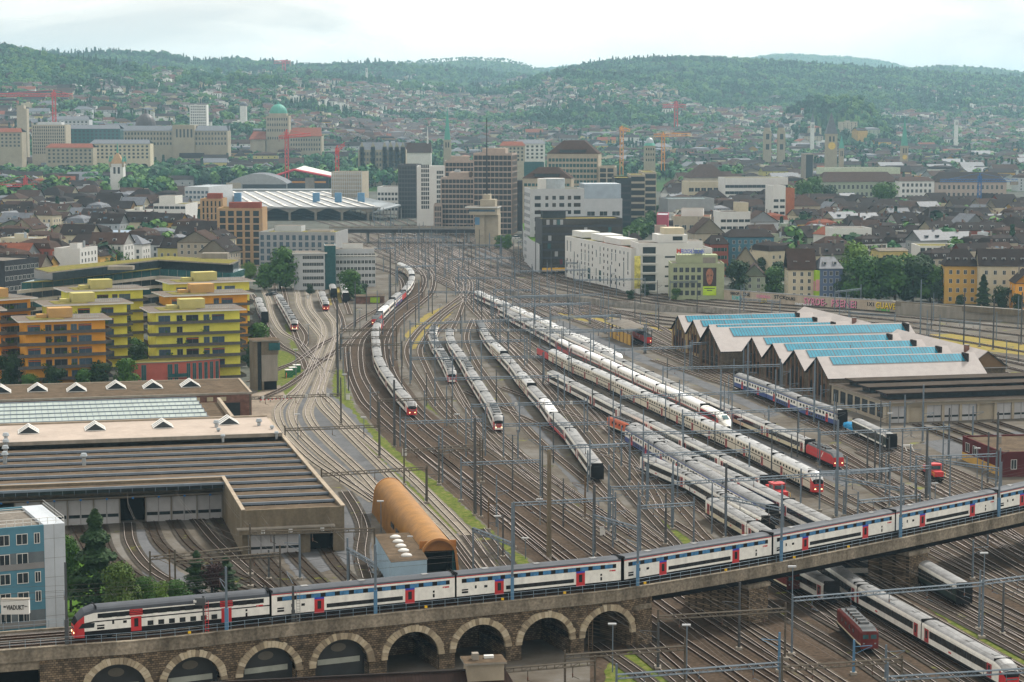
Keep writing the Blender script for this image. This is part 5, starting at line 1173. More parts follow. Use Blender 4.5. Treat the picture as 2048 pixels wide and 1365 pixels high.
def office():
 P = [GD(40, 578, 735), GD(318, 541, 800), GD(462, 553, 778)]; H0 = 18.5
 r = empty('terraced_office', (P[0].x, P[0].y, 0), 0, 'long bent office with pale stacked terraces and teal glass behind the coloured flats', 'office building')
 pts = [Vector((p.x-P[0].x, p.y-P[0].y)) for p in P]
 for k in range(6):
  z = k*3.4; s = (5-k)*-.0; back_ = 24; n0, n1 = 0, 0
  fr = [p+Vector((0, -.0+(.6 if k % 2 else 0))) for p in pts]; bk = [p+Vector((2, back_)) for p in reversed(pts)]
  m = MB(); m.prism([tuple(p+Vector((0, 1.0))) for p in fr]+[tuple(p) for p in bk], z+.9, z+3.4, g_teal if k % 2 else g_dark); g = obj('glazed_floor', m, r)
  for q in range(22):
   a, c = (fr[0], fr[1]) if q < 14 else (fr[1], fr[2]); t = (q/14) if q < 14 else (q-14)/8; p = a.lerp(c, t); mm = MB(); mm.box(p.x, p.y+.9, z+.9, p.x+.18, p.y+1.05, z+3.4, m_fgrey)
   if q == 0: acc = MB()
   acc.v += []; k0 = len(acc.v); acc.add(mm.v[:8], [(0,1,5,4),(1,2,6,5),(3,0,4,7)], m_fgrey)
  obj('mullion', acc, r)
  m = MB(); m.prism([tuple(p+Vector((-.6, -2.6))) for p in fr]+[tuple(p) for p in bk], z-.2, z+.9, M('pale_terrace', (.46,.42,.36), .85)); obj('terrace_slab', m, r)
 zt_ = 20.4; fr = [pts[0]+Vector((10, 7)), pts[1]+Vector((0, 6)), pts[2]+Vector((0, 6))]; bk = [p+Vector((0, 22)) for p in reversed(pts)]
 m = MB(); m.prism([tuple(p) for p in fr]+[tuple(p) for p in bk], zt_, zt_+3, g_dark); obj('top_floor', m, r)
 m = MB(); m.prism([tuple(p+Vector((-1, -2))) for p in fr]+[tuple(p+Vector((0, 1))) for p in bk], zt_+3, zt_+3.5, m_concl, m_green); m.box(fr[1].x+15, fr[1].y+3, zt_+3.5, fr[1].x+25, fr[1].y+9, zt_+5.5, m_concl); m.box(fr[0].x+18, fr[0].y+8, zt_+3.5, fr[0].x+27, fr[0].y+12, zt_+4.8, m_concl); obj('roof', m, r)
 m = MB(); m.prism([tuple(pts[0]+Vector((1, 0))), tuple(pts[1]+Vector((0, .5))), tuple(fr[1]), tuple(fr[0])], zt_, zt_+.25, m_green); obj('roof_planting', m, r)
office()
# middle distance buildings
m_wht = M('white_render', (.68,.68,.66), .8, 0, .07, .2); m_gry = M('grey_render', (.34,.35,.36), .8, 0, .12, .3); m_grl = M('light_grey_panels', (.50,.52,.54), .7, 0, .08, .3)
m_bei = M('beige_stone', (.42,.37,.29), .85, 0, .12, .3); m_tan = M('tan_brick', (.42,.28,.16), .85, 0, .12, .4); g_blk = glass('tower_glass', (.022,.032,.042), .3)
m_bwn = M('brown_stone', (.42,.34,.29), .85, 0, .12, .4)
m_dk = M('black_metal_cladding', (.035,.038,.045), .5, .2, .25, .5); m_olive = M('olive_green_render', (.36,.40,.25), .85, 0, .1, .3); m_blur = M('petrol_blue_render', (.09,.22,.30), .85, 0, .12)
m_slbl = M('slate_blue_render', (.13,.18,.30), .85, 0, .12); m_crm = M('cream_render', (.56,.50,.37), .85, 0, .1, .3); m_och3 = M('ochre_yellow_render', (.58,.36,.10), .85, 0, .1, .3); m_redb = M('brick_red_render', (.33,.10,.07), .85, 0, .12)
m_lgrn = M('grey_green_render', (.32,.37,.28), .85, 0, .1); m_pinkr = M('pink_red_cladding', (.45,.10,.15), .7, 0, .12)
def plainb(name, lab, cat, px5, depth, wm, rm=None, wins=(), H=None, par=.6, cap=100, top=None, cl=None, group=None):
 uL, vL, uR, vR, vt = px5; b = bld_px(name, lab, cat, uL, vL, uR, vR, vt, depth, H, group); flatroof(b, wm, rm or m_gravel, par)
 for w_ in wins: b.win(w_[0], *w_[1:8], **(w_[8] if len(w_) > 8 else {}))
 b.done(cap)
 if top:
  for (x0, y0, x1, y1, h, mm) in top:
   m = MB(); m.box(b.W*x0, b.D*y0, b.H-.3, b.W*x1, b.D*y1, b.H+h, mm, m_gravel); b.part('roof_cabin', m)
 return b
def grid(b, f, cols, rows, z0, dz, w, h, style, a=.5, b_=.5, **k): b.win(f, cols, rows, z0, dz, w, h, style, a, b_, **k)
plainb('office_building', 'light grey office block with a slim roof slab, left of the dark glass link', 'office building', (588,584,650,577,507), 14, m_grl,
wins=[('F',6,5,1.6,3.1,1.5,1.5,'dark',dict(a=4,b=.5)),('R',4,5,1.6,3.1,1.4,1.5,'dark'),], top=[(.02,.05,.98,.95,.0,m_wht),(-.05,-.06,1.08,1.02,.25,m_wht)])
plainb('glass_link_building', 'narrow dark green glass block between the two light grey offices', 'office building', (650,580,672,578,492), 16, g_teal, par=.3)
plainb('office_building', 'wide light grey office block with white roof cabin, right of the dark glass link', 'office building', (672,580,751,568,512), 14, m_grl,
wins=[('F',11,5,1.4,3.1,1.3,1.5,'dark'),('L',4,5,1.4,3.1,1.4,1.5,'dark')], top=[(.0,.1,.98,.9,3.0,m_grl),(.18,.3,.7,.8,5.2,m_wht),(-.03,-.05,1.05,1.02,.3,m_wht)])
b = plainb('hotel_building', 'grey hotel block with paired window columns and a planted roof terrace', 'hotel', (519,556,672,560,464), 30, m_gry, m_green, par=1.0,
wins=[('F',12,6,2.2,3.3,1.6,2.3,'blue'),('L',12,6,2.2,3.3,1.4,1.8,'blue')], top=[(.15,.3,.5,.6,2.5,m_grl),(.6,.2,.9,.5,.5,m_bei)])
for lab, q, d in (('tan brick apartment tower standing nearer, with dark red roof cabins', (436,532,526,532,417), 22), ('tan brick apartment tower standing behind and left of its twin', (402,506,446,506,398), 20)):
 b = bld_px('apartment_tower', lab, 'apartment tower', *q, d); wl, rf = flatroof(b, m_tan, m_green, .8); n = 8; dz = (b.H-1)/n
 for k in range(n):
  m = MB(); m.box(.8, -.05, k*dz+.5, b.W*.72, -.02, k*dz+dz-.35, g_dark); m.box(b.W*.78, -.05, k*dz+.5, b.W-1, -.02, k*dz+dz-.35, g_dark); m.box(-.05, 1.5, k*dz+1, -.02, b.D-2, k*dz+dz-.6, g_brown); m.box(-.2, -.25, k*dz-.15, b.W+.2, -.01, k*dz+.15, m_bwn); b.part('glazed_floor', m)
 m = MB()
 for q_ in range(6): x = b.W*(.0+q_*.185); m.box(x, -.3, 0, x+1.3, -.06, b.H-.2, m_tan)
 b.part('brick_pier', m); m = MB(); m.box(b.W*.35, 3, b.H-.5, b.W*.95, b.D*.4, b.H+3, m_redb); m.box(b.W*.2, b.D*.5, b.H-.5, b.W*.6, b.D*.8, b.H+2.6, m_redb); b.part('roof_cabin', m, rf)
a, c = GD(668, 456, 1290), GD(952, 452, 1290); br = empty('road_bridge', (a.x, a.y, 0), math.atan2(c.y-a.y, c.x-a.x), 'long slim grey road bridge over the station throat', 'bridge'); Wb = (c-a).length
m = MB(); m.box(-3, 0, a.z-1.0, Wb+2, 14, a.z, m_gry, m_asph); obj('deck', m, br); m = MB(); m.box(-3, -.3, a.z-.3, Wb+2, 0, a.z+.9, m_concl); obj('parapet', m, br); m = MB(); m.box(-3, .6, a.z-3.2, Wb+2, 1.6, a.z-1.0, m_dk); m.box(-3, 11, a.z-3.2, Wb+2, 12, a.z-1.0, m_dk); obj('girder', m, br)
for k in range(6): m = MB(); m.box(4+k*Wb/5.6, 3, 0, 5.4+k*Wb/5.6, 9, a.z-1.0, m_gry); obj('pier', m, br)
def ribbon_tower(lab, q, depth, wm, n, cols, g=g_blk, H=None, rcols=6, pier=.3, top=True, spandrel=.65):
 b = bld_px('office_tower', lab, 'office tower', *q, depth, H); dz = (b.H-1.2)/n; wl, rf = flatroof(b, wm, m_gravel, 1.0)
 for k in range(n):
  z0, z1 = k*dz+spandrel, (k+1)*dz-.25
  m = MB(); m.box(.4, -.06, z0, b.W-.4, -.01, z1, g); m.box(b.W+.01, .4, z0, b.W+.06, b.D-.4, z1, g); m.box(-.06, .4, z0, -.01, b.D-.4, z1, g); b.part('window_band', m)
 for f, nn, L in (('F', cols, b.W), ('R', rcols, b.D), ('L', rcols, b.D)):
  m = MB()
  for c_ in range(nn+1):
   t = .4+(L-.8)*c_/nn
   if f == 'F': m.box(t-pier/2, -.22, 0, t+pier/2, -.07, b.H-1.1, wm)
   elif f == 'R': m.box(b.W+.07, t-pier/2, 0, b.W+.22, t+pier/2, b.H-1.1, wm)
   else: m.box(-.22, t-pier/2, 0, -.07, t+pier/2, b.H-1.1, wm)
  b.part('facade_rib', m)
 if top: m = MB(); m.box(b.W*.2, b.D*.2, b.H-.8, b.W*.8, b.D*.75, b.H+3.2, wm); m.box(b.W*.35, b.D*.3, b.H+3.21, b.W*.5, b.D*.5, b.H+4.6, m_metal); b.part('roof_cabin', m, rf)
 return b
ribbon_tower('dark grey banded office tower, leftmost of the cluster beside the station throat', (797,434,833,440,329), 22, M('dark_grey_panels', (.13,.135,.145), .7), 12, 6, top=False)
b = bld_px('office_tower', 'white office tower with four columns of narrow dark windows', 'office tower', 834,452,890,452,333, 26); flatroof(b, m_wht, m_wht, 1.5)
b.win('F',4,10,12,3.2,1.1,2.4,'plain',a=3,b=11); b.win('F',4,10,6,3.4,1.0,2.3,'plain',a=14,b=1); b.win('L',5,9,12,3.2,1.0,2.3,'plain'); b.done()
ribbon_tower('brown ribbed office block stepping up in front of the tall round cornered tower', (882,468,950,470,355), 26, m_bwn, 11, 9, top=True)
ribbon_tower('low annex wing of the brown ribbed office block', (868,470,884,470,409), 20, m_bwn, 5, 4, top=False)
ribbon_tower('brown ribbed tower showing only its top floors behind the lower block', (890,452,950,452,322), 24, m_bwn, 13, 8)
b = ribbon_tower('tallest brown ribbed office tower behind the signal tower', (947,468,1024,472,307), 28, m_bwn, 14, 9)
st = bld_px('signal_tower', 'beige concrete signal tower with an overhanging control cabin and thin mast', 'tower', 950,492,996,497,430, 13)
m = MB(); m.box(0, 0, 0, st.W*.42, st.D, st.H, m_bei); m.box(st.W*.42, 1.5, 0, st.W, st.D, st.H, m_bei); st.part('shaft', m)
m = MB(); m.box(-3.2, -2.6, st.H, st.W-.2, st.D, st.H+4.2, m_bei); m.box(-3.3, -2.7, st.H+2.0, st.W-1.5, -2.61, st.H+3.3, g_blue); m.box(-5.5, -4, st.H+4.2, st.W+.3, st.D, st.H+4.9, m_wht, m_gravel); st.part('control_cabin', m)
m = MB(); m.box(st.W*.2, 2, st.H+4.9, st.W*.85, st.D, st.H+9.0, m_bei); m.box(st.W*.3, 5, st.H+9, st.W*.6, st.D, st.H+12, m_bei); st.part('upper_block', m)
m = MB(); m.box(0, -.06, st.H-6, 2.8, -.01, st.H-1.5, m_steelb); st.part('blue_panel', m)
m = MB(); zt_ = ZT(236, st.root.location.y); m.bar((st.W*.45, 7, st.H+12), (st.W*.45, 7, zt_), .55, m_dk, 8, r2=.22); st.part('mast', m)
def hiptower(lab, q, depth, n, cols, Hr, rc=5):
 b = bld_px('office_tower', lab, 'office tower', *q, depth); dz = (b.H-3)/n; m = MB(); m.box(0, 0, 0, b.W, b.D, b.H, m_bei); b.part('wall', m)
 for k in range(n):
  m = MB(); m.box(.8, -.05, k*dz+1.3, b.W-.8, -.01, k*dz+dz-.3, g_teal); m.box(b.W+.01, .8, k*dz+1.3, b.W+.05, b.D-.8, k*dz+dz-.3, g_teal); b.part('window_band', m)
 m = MB()
 for c_ in range(cols*2+1): t = .8+(b.W-1.6)*c_/(cols*2); m.box(t-.25, -.2, 0, t+.25, -.06, b.H, m_bei)
 for c_ in range(rc*2+1): t = .8+(b.D-1.6)*c_/(rc*2); m.box(b.W+.06, t-.25, 0, b.W+.2, t+.25, b.H, m_bei)
 b.part('facade_rib', m)
 m = MB(); W, D, H = b.W, b.D, b.H; i = W*.28; m.add([(0,0,H),(W,0,H),(W,D,H),(0,D,H),(i,D*.4,Hr),(W-i,D*.4,Hr),(W-i,D*.7,Hr),(i,D*.7,Hr)], [(0,1,5,4),(1,2,6,5),(2,3,7,6),(3,0,4,7),(4,5,6,7)], m_tile); m.box(W*.25, .8, H, W*.75, D*.25, H+3.2, g_dark); m.box(W*.22, .5, H+3.2, W*.78, D*.3, H+3.6, m_tile); b.part('roof', m)
 for k in range(7): pm = foliage_mb(1.3, 60, k) if False else MB().bar((W*(.12+.12*k), .6, H), (W*(.12+.12*k), .6, H+1.2), .5, m_lawn, 6, r2=.2); b.part('roof_planter', pm)
 return b
b = hiptower('tall beige office tower with a dark hipped roof and green planters', (1094,446,1196,448,308), 30, 12, 7, 0, 4) if False else None
b = bld_px('office_tower', 'tall beige office tower with a dark hipped roof, highest on the right', 'office tower', 1094,446,1196,448,308, 30)
def finish_hip(b, n, cols, rise, wings=True):
 dz = (b.H-3)/n; m = MB(); m.box(0, 0, 0, b.W, b.D, b.H, m_bei); b.part('wall', m)
 for k in range(n): m = MB(); m.box(.8, -.05, k*dz+1.3, b.W-.8, -.01, k*dz+dz-.3, g_teal); m.box(-.05, .8, k*dz+1.3, -.01, b.D-.8, k*dz+dz-.3, g_teal); b.part('window_band', m)
 m = MB()
 for c_ in range(cols*2+1): t = .8+(b.W-1.6)*c_/(cols*2); m.box(t-.25, -.2, 0, t+.25, -.06, b.H, m_bei)
 b.part('facade_rib', m)
 m = MB(); W, D, H = b.W, b.D, b.H; i = W*.3; Hr = H+rise; m.add([(-.4,-.4,H),(W+.4,-.4,H),(W+.4,D,H),(-.4,D,H),(i,D*.35,Hr),(W-i,D*.35,Hr),(W-i,D*.65,Hr),(i,D*.65,Hr)], [(0,1,5,4),(1,2,6,5),(2,3,7,6),(3,0,4,7),(4,5,6,7)], m_tile); m.box(W*.25, .6, H+.2, W*.75, D*.2, H+2.8, g_dark); m.box(W*.22, .3, H+2.8, W*.78, D*.25, H+3.2, m_tile); b.part('roof', m)
 return b
finish_hip(b, 12, 7, 9.5)
b = bld_px('office_tower', 'lower beige office tower with a cut hipped roof in front of the taller one', 'office tower', 1045,470,1142,474,357, 22); finish_hip(b, 10, 6, 7)
ribbon_tower('beige annex tower attached to the right of the tall hipped one', (1197,446,1229,452,333), 24, m_bei, 11, 2, g=g_dark, top=False, pier=1.0)
plainb('office_building', 'dark grey block glimpsed behind the round cornered tower', 'office building', (1022,462,1046,462,362), 20, m_dk)
plainb('office_building', 'small dark glass block on the skyline left of the tall hipped tower', 'office building', (1048,420,1088,420,325), 20, g_teal)
b = bld_px('office_building', 'big white office block with dark and violet square windows and a round roof drum', 'office building', 1060,531,1168,529,378, 24); flatroof(b, m_grl, m_green, .8)
pat = [(.08,3.2),(.27,1.6),(.42,1.9),(.58,2.6),(.74,1.8),(.90,3.6)]
for k in range(9):
 z = 3+k*(b.H-6)/9+(1 if k > 4 else 0)
 for i, (t, w_) in enumerate(pat): b.wins.append((win_mesh('plain' if (i+k) % 3 else 'bronze', w_, 2.0), 2+t*(b.W-3.2), -.01, z, 0, None))
b.win('L',7,10,2.5,3.7,1.3,1.8,'blue'); b.done()
m = MB(); n = 24; m.loft([[(b.W*.47+6*math.cos(k*6.283/n), 8+6*math.sin(k*6.283/n), z) for k in range(n)] for z in (b.H-.5, b.H+5.2)], lambda i, j: m_metal if j > 12 else m_wht); m.box(b.W*.2, 4, b.H-.5, b.W*.42, 14, b.H+5, m_wht); b.part('roof_drum', m, None)
b = plainb('office_building', 'silver grey block with a glass attic, right of the big white one', 'office building', (1169,520,1244,518,398), 22, m_grl, wins=[('F',3,5,3,5.2,4.2,2.4,'dark'),('R',4,5,3,5.2,3,2.4,'dark')])
m = MB(); m.box(0, .8, b.H, b.W*.97, b.D-1, b.H+8, M('glass_attic', (.30,.36,.42), .2, 0, .15, .2)); b.part('attic', m)
cw = empty('curved_white_wing', (0, 0, 0), 0, 'low white wing bending round the foot of the big white block, rows of small windows', 'office building'); pts = px((1045,497),(1047,512),(1052,525),(1062,537),(1079,548)); zt_ = ZT(447, pts[0].y); o0 = pts[0].copy(); cw.location = o0
pp = [Vector((p.x-o0.x, p.y-o0.y)) for p in smooth(pts, 3)]; m = MB(); m.prism([tuple(p) for p in pp]+[(pp[-1].x+8, pp[-1].y+14), (pp[0].x+14, pp[0].y+4)], 0, zt_, m_grl, m_lawn); obj('wall', m, cw); cnt = 0
for i in range(0, len(pp)-1):
 a, c = pp[i], pp[i+1]
 for k in range(7):
  if cnt < 98: o = bpy.data.objects.new('window', win_mesh('blue', 1.1, 1.5)); col.objects.link(o); o.parent = cw; q_ = math.atan2(c.y-a.y, c.x-a.x); o.location = ((a.x+c.x)/2+math.sin(q_)*.1, (a.y+c.y)/2-math.cos(q_)*.1, 2+k*(zt_-2.5)/7); o.rotation_euler = (0, 0, q_); cnt += 1
b = bld_px('office_building', 'black clad office block with an ochre planted roof in front of the white one', 'office building', 1084,549,1245,547,438, 20); wl, rf = flatroof(b, m_dk, m_straw, .6)
n = 7; dz = b.H/n
for k in range(n):
 m = MB(); m.box(.3, -.06, k*dz+.8, b.W-.3, -.01, k*dz+dz-.3, g_brown); m.box(b.W+.01, .3, k*dz+.8, b.W+.06, b.D-.3, k*dz+dz-.3, g_dark); b.part('window_band', m)
 for q in range(5):
  if rnd.random() < .5: x = rnd.uniform(1, b.W-3); m = MB(); m.box(x, -.09, k*dz+.9, x+1.6, -.065, k*dz+dz-.5, rnd.choice([g_teal, m_gry, M('red_glass', (.15,.02,.03), .2), g_teal])); b.part('window', m)
m = MB(); m.box(b.W*.02, 2, b.H, b.W*.3, 9, b.H+3.6, g_dark); m.box(b.W*.0, 1.2, b.H+3.6, b.W*.35, 10, b.H+4, m_dk); b.part('roof_cabin', m, rf)
m = MB(); m.box(0, -1.6, 1.5, b.W*.5, -.4, 3.2, c_yel); b.part('shop_sign', m)
b = bld_px('apartment_building', 'long white apartment building with irregular deep windows and planted roof terraces', 'apartment building', 1130,553,1262,586,472, 16); wl, rf = flatroof(b, m_wht, m_green, .7); rr_ = random.Random(4); nc = 17
for c_ in range(nc):
 for k in range(6):
  x = 1.3+(b.W-2.4)*(c_+.5)/nc-.5; t = rr_.random(); z = 1.6+k*(b.H-2.5)/6
  if c_ in (6, 9) and k < 2: b.wins.append((win_mesh('tealp', 3.0, 2.4), x, -.01, z, 0, None)); continue
  if t < .62: b.wins.append((win_mesh('plain', 1.3, 1.4), x+rr_.uniform(-.3, .3), -.01, z+.4, 0, None))
  elif t < .85: b.wins.append((win_mesh('tealp', .9, 3.4 if k < 5 else 2.3), x, -.01, z-.5, 0, None))
b.win('R',2,6,1.8,(b.H-2.5)/6,2.6,1.5,'plain'); b.done()
m = MB(); m.box(2, 3, b.H, b.W*.18, 12, b.H+2.8, m_wht); m.box(b.W*.32, 3, b.H, b.W*.5, 13, b.H+3, m_wht); m.box(b.W*.55, 2, b.H, b.W*.8, 10, b.H+2.8, m_wht); m.box(b.W*.5, .5, b.H-.6, b.W*.98, 3, b.H-.2, m_tiler); b.part('roof_cabin', m, rf)
b = bld_px('apartment_building', 'smooth white modern block with dark corner bays and slit windows', 'apartment building', 1277,592,1376,584,487, 20); wl, rf = flatroof(b, m_wht, m_gravel, .6); dz = (b.H-2)/5
for k in range(5): m = MB(); m.box(b.W*.08, -.06, 1.5+k*dz, b.W*.34, -.01, 1.5+k*dz+dz-1.2, g_dark); m.box(b.W*.06, -.7, .9+k*dz, b.W*.36, -.0, 1.5+k*dz, m_wht); b.part('bay_window', m)
for k in range(4): b.wins.append((win_mesh('plain', 4.6, .8), b.W*.63, -.01, 3+k*dz*1.05, 0, None))
b.done(); m = MB(); m.box(b.W*.4, 2, b.H, b.W, 15, b.H+3.6, m_wht); m.box(b.W*.55, 4, b.H+3.6, b.W*.95, 14, b.H+6.4, m_crm); m.box(b.W*.7, 1.96, b.H+1, b.W*.9, 1.99, b.H+2.8, g_dark); b.part('roof_cabin', m, rf)
m = MB(); m.add([(-2.2,-1.5,2.5),(.6,-1.2,2.5),(.6,-1.2,17),(-2.2,-1.5,17)], [(0,1,2,3)], M('banner_yellow', (.60,.55,.15), .7, 0, .8, .35)); b.part('banner', m)
plainb('apartment_building', 'white stepped block with roof terraces behind the olive green house', 'apartment building', (1374,580,1424,572,497), 22, m_wht, wins=[('F',3,4,4,3.4,2.4,1.6,'darkg')], top=[(.1,.2,.7,.8,3,m_wht)])
b = bld_px('olive_house', 'olive green house with a brewery roof sign and a big portrait poster on its wall', 'building', 1342,600,1448,600,527, 16); wl, rf = flatroof(b, m_olive, m_gravel, .5); dz = (b.H-2.5)/4
b.win('F',5,4,2,dz,1.5,1.9,'darkg',a=.5,b=b.W*.42); b.win('R',3,4,2,dz,1.3,1.7,'darkg'); b.done()
m = MB(); m.box(b.W*.12, 1.5, b.H, b.W*.88, 11, b.H+3.4, m_olive); m.box(b.W*.6, 1.4, b.H, b.W*.84, 1.49, b.H+2.4, m_concl); m.box(b.W*.45, 3, b.H+3.4, b.W*.6, 8, b.H+5.6, m_olive); b.part('attic', m, rf)
po = MB(); x0, x1, z0, z1 = b.W*.60, b.W*.85, b.H*.12, b.H*.88; zm = z0+(z1-z0)*.33
po.box(x0, -.16, zm, x1, -.05, z1, M('poster_dark', (.045,.03,.03), .6)); po.box(x0, -.16, z0, x1, -.05, zm, M('poster_lime', (.42,.62,.03), .6)); pster = b.part('poster', po)
fx, fz, fw = (x0+x1)/2, zm+(z1-zm)*.52, (x1-x0)*.30; m_skin = M('printed_face', (.38,.17,.10), .7, 0, .4, 1.2)
m = MB(); m.add([(fx+math.cos(k*.3142)*fw*(1 if math.sin(k*.3142) > 0 else .82), -.18, fz+math.sin(k*.3142)*(z1-zm)*.44) for k in range(20)], [tuple(range(20))[::1]], m_skin); b.part('printed_face', m, pster)
m = MB()
for s in (-1, 1): m.box(fx+s*fw*.42-fw*.2, -.2, fz+.15, fx+s*fw*.42+fw*.2, -.185, fz+.42, m_dkopen); m.box(fx+s*fw*.42-fw*.28, -.2, fz+.6, fx+s*fw*.42+fw*.28, -.185, fz+.78, m_dkopen)
m.box(fx-fw*.3, -.2, fz-(z1-zm)*.24, fx+fw*.3, -.185, fz-(z1-zm)*.19, M('printed_lips', (.3,.05,.05), .6)); b.part('printed_features', m, pster)
m = MB()
for k, (t0, t1) in enumerate(((.1,.9),(.3,.7))): m.box(x0+(x1-x0)*t0, -.18, zm-1.1-k*.9, x0+(x1-x0)*t1, -.165, zm-.75-k*.9, m_dk)
b.part('poster_text', m, pster)
text_mesh('roof_sign', 'FELDSCHLÖSSCHEN', 2.4, M('sign_blue', (.02,.06,.45), .5), b.root, (b.W*.18, .8, b.H+4.2), ext=.12, bold=.05, width=b.W*.44)
m = MB(); x = b.W*.145
m.box(x-1.0, .7, b.H+4.2, x-.5, 1.0, b.H+6.2, M('sign_red', (.5,.06,.03), .5)); m.box(x+.3, .7, b.H+4.2, x+.8, 1.0, b.H+6.2, MATS['sign_red']); m.add([(x-.5,.7,b.H+4.6),(x-.1,.7,b.H+5.0),(x+.3,.7,b.H+4.6),(x+.3,.7,b.H+5.6),(x-.1,.7,b.H+6.0),(x-.5,.7,b.H+5.6)], [(0,1,2,3,4,5)], MATS['sign_red']); b.part('sign_emblem', m)
m = MB()
for k in range(9): m.bar((b.W*(.15+.06*k), 1.0, b.H+3.2), (b.W*(.15+.06*k), 1.0, b.H+4.3), .06, m_fgrey)
b.part('sign_frame', m)
def house(lab, q, depth, wm, rm, rise, cols=4, rows=4, ws='dark', along='x', hip=0, dorm=3, side=2, ch=2, cap=100, ww=1.2, wh=1.7, name='town_house'):
 b = bld_px(name, lab, 'house', *q, depth); m = MB(); m.box(0, 0, 0, b.W, b.D, b.H, wm); m.box(-.12, -.12, b.H-.35, b.W+.12, -.001, b.H-.1, m_concl); b.part('wall', m)
 hip = min(hip, b.W*.4); rf = b.part('roof', gable_mb(b.W, b.D, b.H, b.H+rise, rm, wm, along=along, hip=hip)); dz = (b.H-1.0)/rows
 b.win('F', cols, rows, 1.1, dz, ww, min(wh, dz-1.1), ws, 1, 1)
 if side: b.win('L', side, rows, 1.1, dz, ww, min(wh, dz-1.1), ws); b.win('R', side, rows, 1.1, dz, ww, min(wh, dz-1.1), ws)
 b.done(cap)
 if along == 'x':
  for k in range(dorm): dormer(b, rf, b.W*(k+.6)/(dorm+.2), b.D*.16, b.H+rise*.22, h=min(1.5, rise*.4))
 for k in range(ch): chimney(b, rf, b.W*(.25+.5*k), b.D*.55, b.H+rise*.85)
 return b
house('petrol blue house with a dark mansard roof and yellow balcony awnings', (1457,553,1547,548,474), 14, m_blur, m_tiled, 3.5, 7, 5, 'dark', hip=3, dorm=0, ch=3)
house('brick red house with green shutters, left of the petrol blue one', (1419,556,1456,553,488), 12, m_redb, m_tiled, 4, 4, 4, 'shut', hip=2, dorm=1)
house('tall cream house with a steep brown roof standing just above the graffiti wall', (1576,600,1630,600,539), 13, m_crm, m_tile, 8.5, 3, 4, 'dark', dorm=2, ch=3)
b = house('slate blue house with a grey mansard roof next to the tall cream house', (1639,602,1684,600,537), 13, m_slbl, m_slate, 4.5, 3, 4, 'dark', hip=2, dorm=2)
m = MB(); m.box(-1.8, 0, 2, -.02, 6, b.H-1, M('mural_green', (.35,.55,.05), .7, 0, .1)); m.box(-1.82, .4, 4, -1.801, 5, b.H*.6, M('mural_pink', (.6,.3,.3), .7)); m.box(-1.75, -.06, 4, -.1, -.01, b.H*.65, MATS['mural_pink']); b.part('mural_wall', m)
house('old greenish house with a small gable among the dark trees', (1486,592,1530,596,552), 14, m_lgrn, m_tile, 5, 2, 3, 'dark', along='y', dorm=0, ch=1)
house('cream gabled house half hidden by a dark tree below the petrol blue house', (1466,572,1514,576,530), 12, m_crm, m_tiled, 8, 3, 3, 'dark', along='y', dorm=0)
house('ochre yellow corner house with a row of dormers in its dark roof', (1888,606,1956,610,531), 16, m_och3, m_tiled, 6.5, 4, 4, 'dark', hip=4, dorm=4, ch=2)
house('cream house joined to the right of the ochre yellow one', (1957,611,2075,614,531), 16, m_crm, m_tiled, 6.5, 6, 4, 'dark', dorm=6, ch=3)
house('orange house corner cut by the right edge', (2030,618,2080,626,566), 14, m_ora, m_tiled, 5, 4, 3, 'dark', along='y', dorm=0)
house('yellow terraced house with stepped roof terraces behind the tall trees', (1758,560,1815,555,502), 14, M('butter_yellow', (.62,.50,.20), .85), m_gravel, 1, 4, 3, 'darkg', dorm=0, ch=1)
plainb('apartment_building', 'white slab building with long balconies left of the green tree', 'apartment building', (1668,530,1742,527,457), 18, m_wht, wins=[('F',5,4,2,4,3.0,1.6,'darkg')])
plainb('apartment_building', 'white pavilion block with a mossy brown flat roof', 'apartment building', (1838,548,1916,548,492), 22, m_wht, m_green, wins=[('F',6,3,3,4,2.2,1.8,'darkg')])
house('long dark red brick row with a dark roof at the right', (1909,515,2022,508,461), 14, m_redb, m_tiled, 4, 11, 3, 'dark', dorm=5, hip=3)
plainb('apartment_building', 'cream block with strip balconies left of the grey gabled house', 'apartment building', (1440,510,1500,506,424), 18, m_wht, m_tile, wins=[('F',5,5,2,4,2.8,1.5,'darkg')], top=[(.65,.2,.98,.9,5,m_crm)])
house('grey gabled house with a long brown roof behind the petrol blue one', (1494,510,1556,500,444), 16, m_grl, m_tile, 6, 3, 3, 'dark', along='y', dorm=0)
house('beige gabled house with a brown roof behind the white modern block', (1388,525,1448,520,467), 16, m_bei, m_tile, 8, 3, 3, 'dark', along='y', dorm=0)
plainb('apartment_building', 'beige stepped block with ochre roof terraces left of the boulevard end', 'apartment building', (1346,500,1420,502,433), 26, m_bei, m_tiler, wins=[('F',5,3,3,4.5,2.4,2.6,'dark')], top=[(.2,.3,.8,.9,4,m_wht)])
plainb('apartment_building', 'narrow pink red building with a grey roof beside the boulevard', 'building', (1313,490,1336,496,430), 30, m_pinkr, m_zinc)
house('hip roofed house with an ochre wall behind the long white apartment building', (1253,510,1292,508,487), 14, m_och3, m_tiled, 5.5, 3, 2, 'dark', hip=5, dorm=0)
plainb('tower_block', 'brown brick stair tower left of the white modern block', 'tower', (1311,530,1333,530,452), 10, m_bwn)
plainb('office_building', 'dark glass roofed factory hall with white columns', 'hall', (1335,470,1428,466,398), 30, m_gry, g_teal, wins=[('F',12,1,8,4,2.6,4,'plain')])
plainb('office_building', 'tall narrow block with a bright red side wall', 'building', (1545,478,1570,474,372), 18, m_wht, wins=[('F',2,6,3,4,3,1.6,'darkg')])
plainb('tower_block', 'brick orange slab right of the red sided block', 'building', (1572,470,1588,468,377), 14, M('brick_orange', (.40,.14,.07), .8))
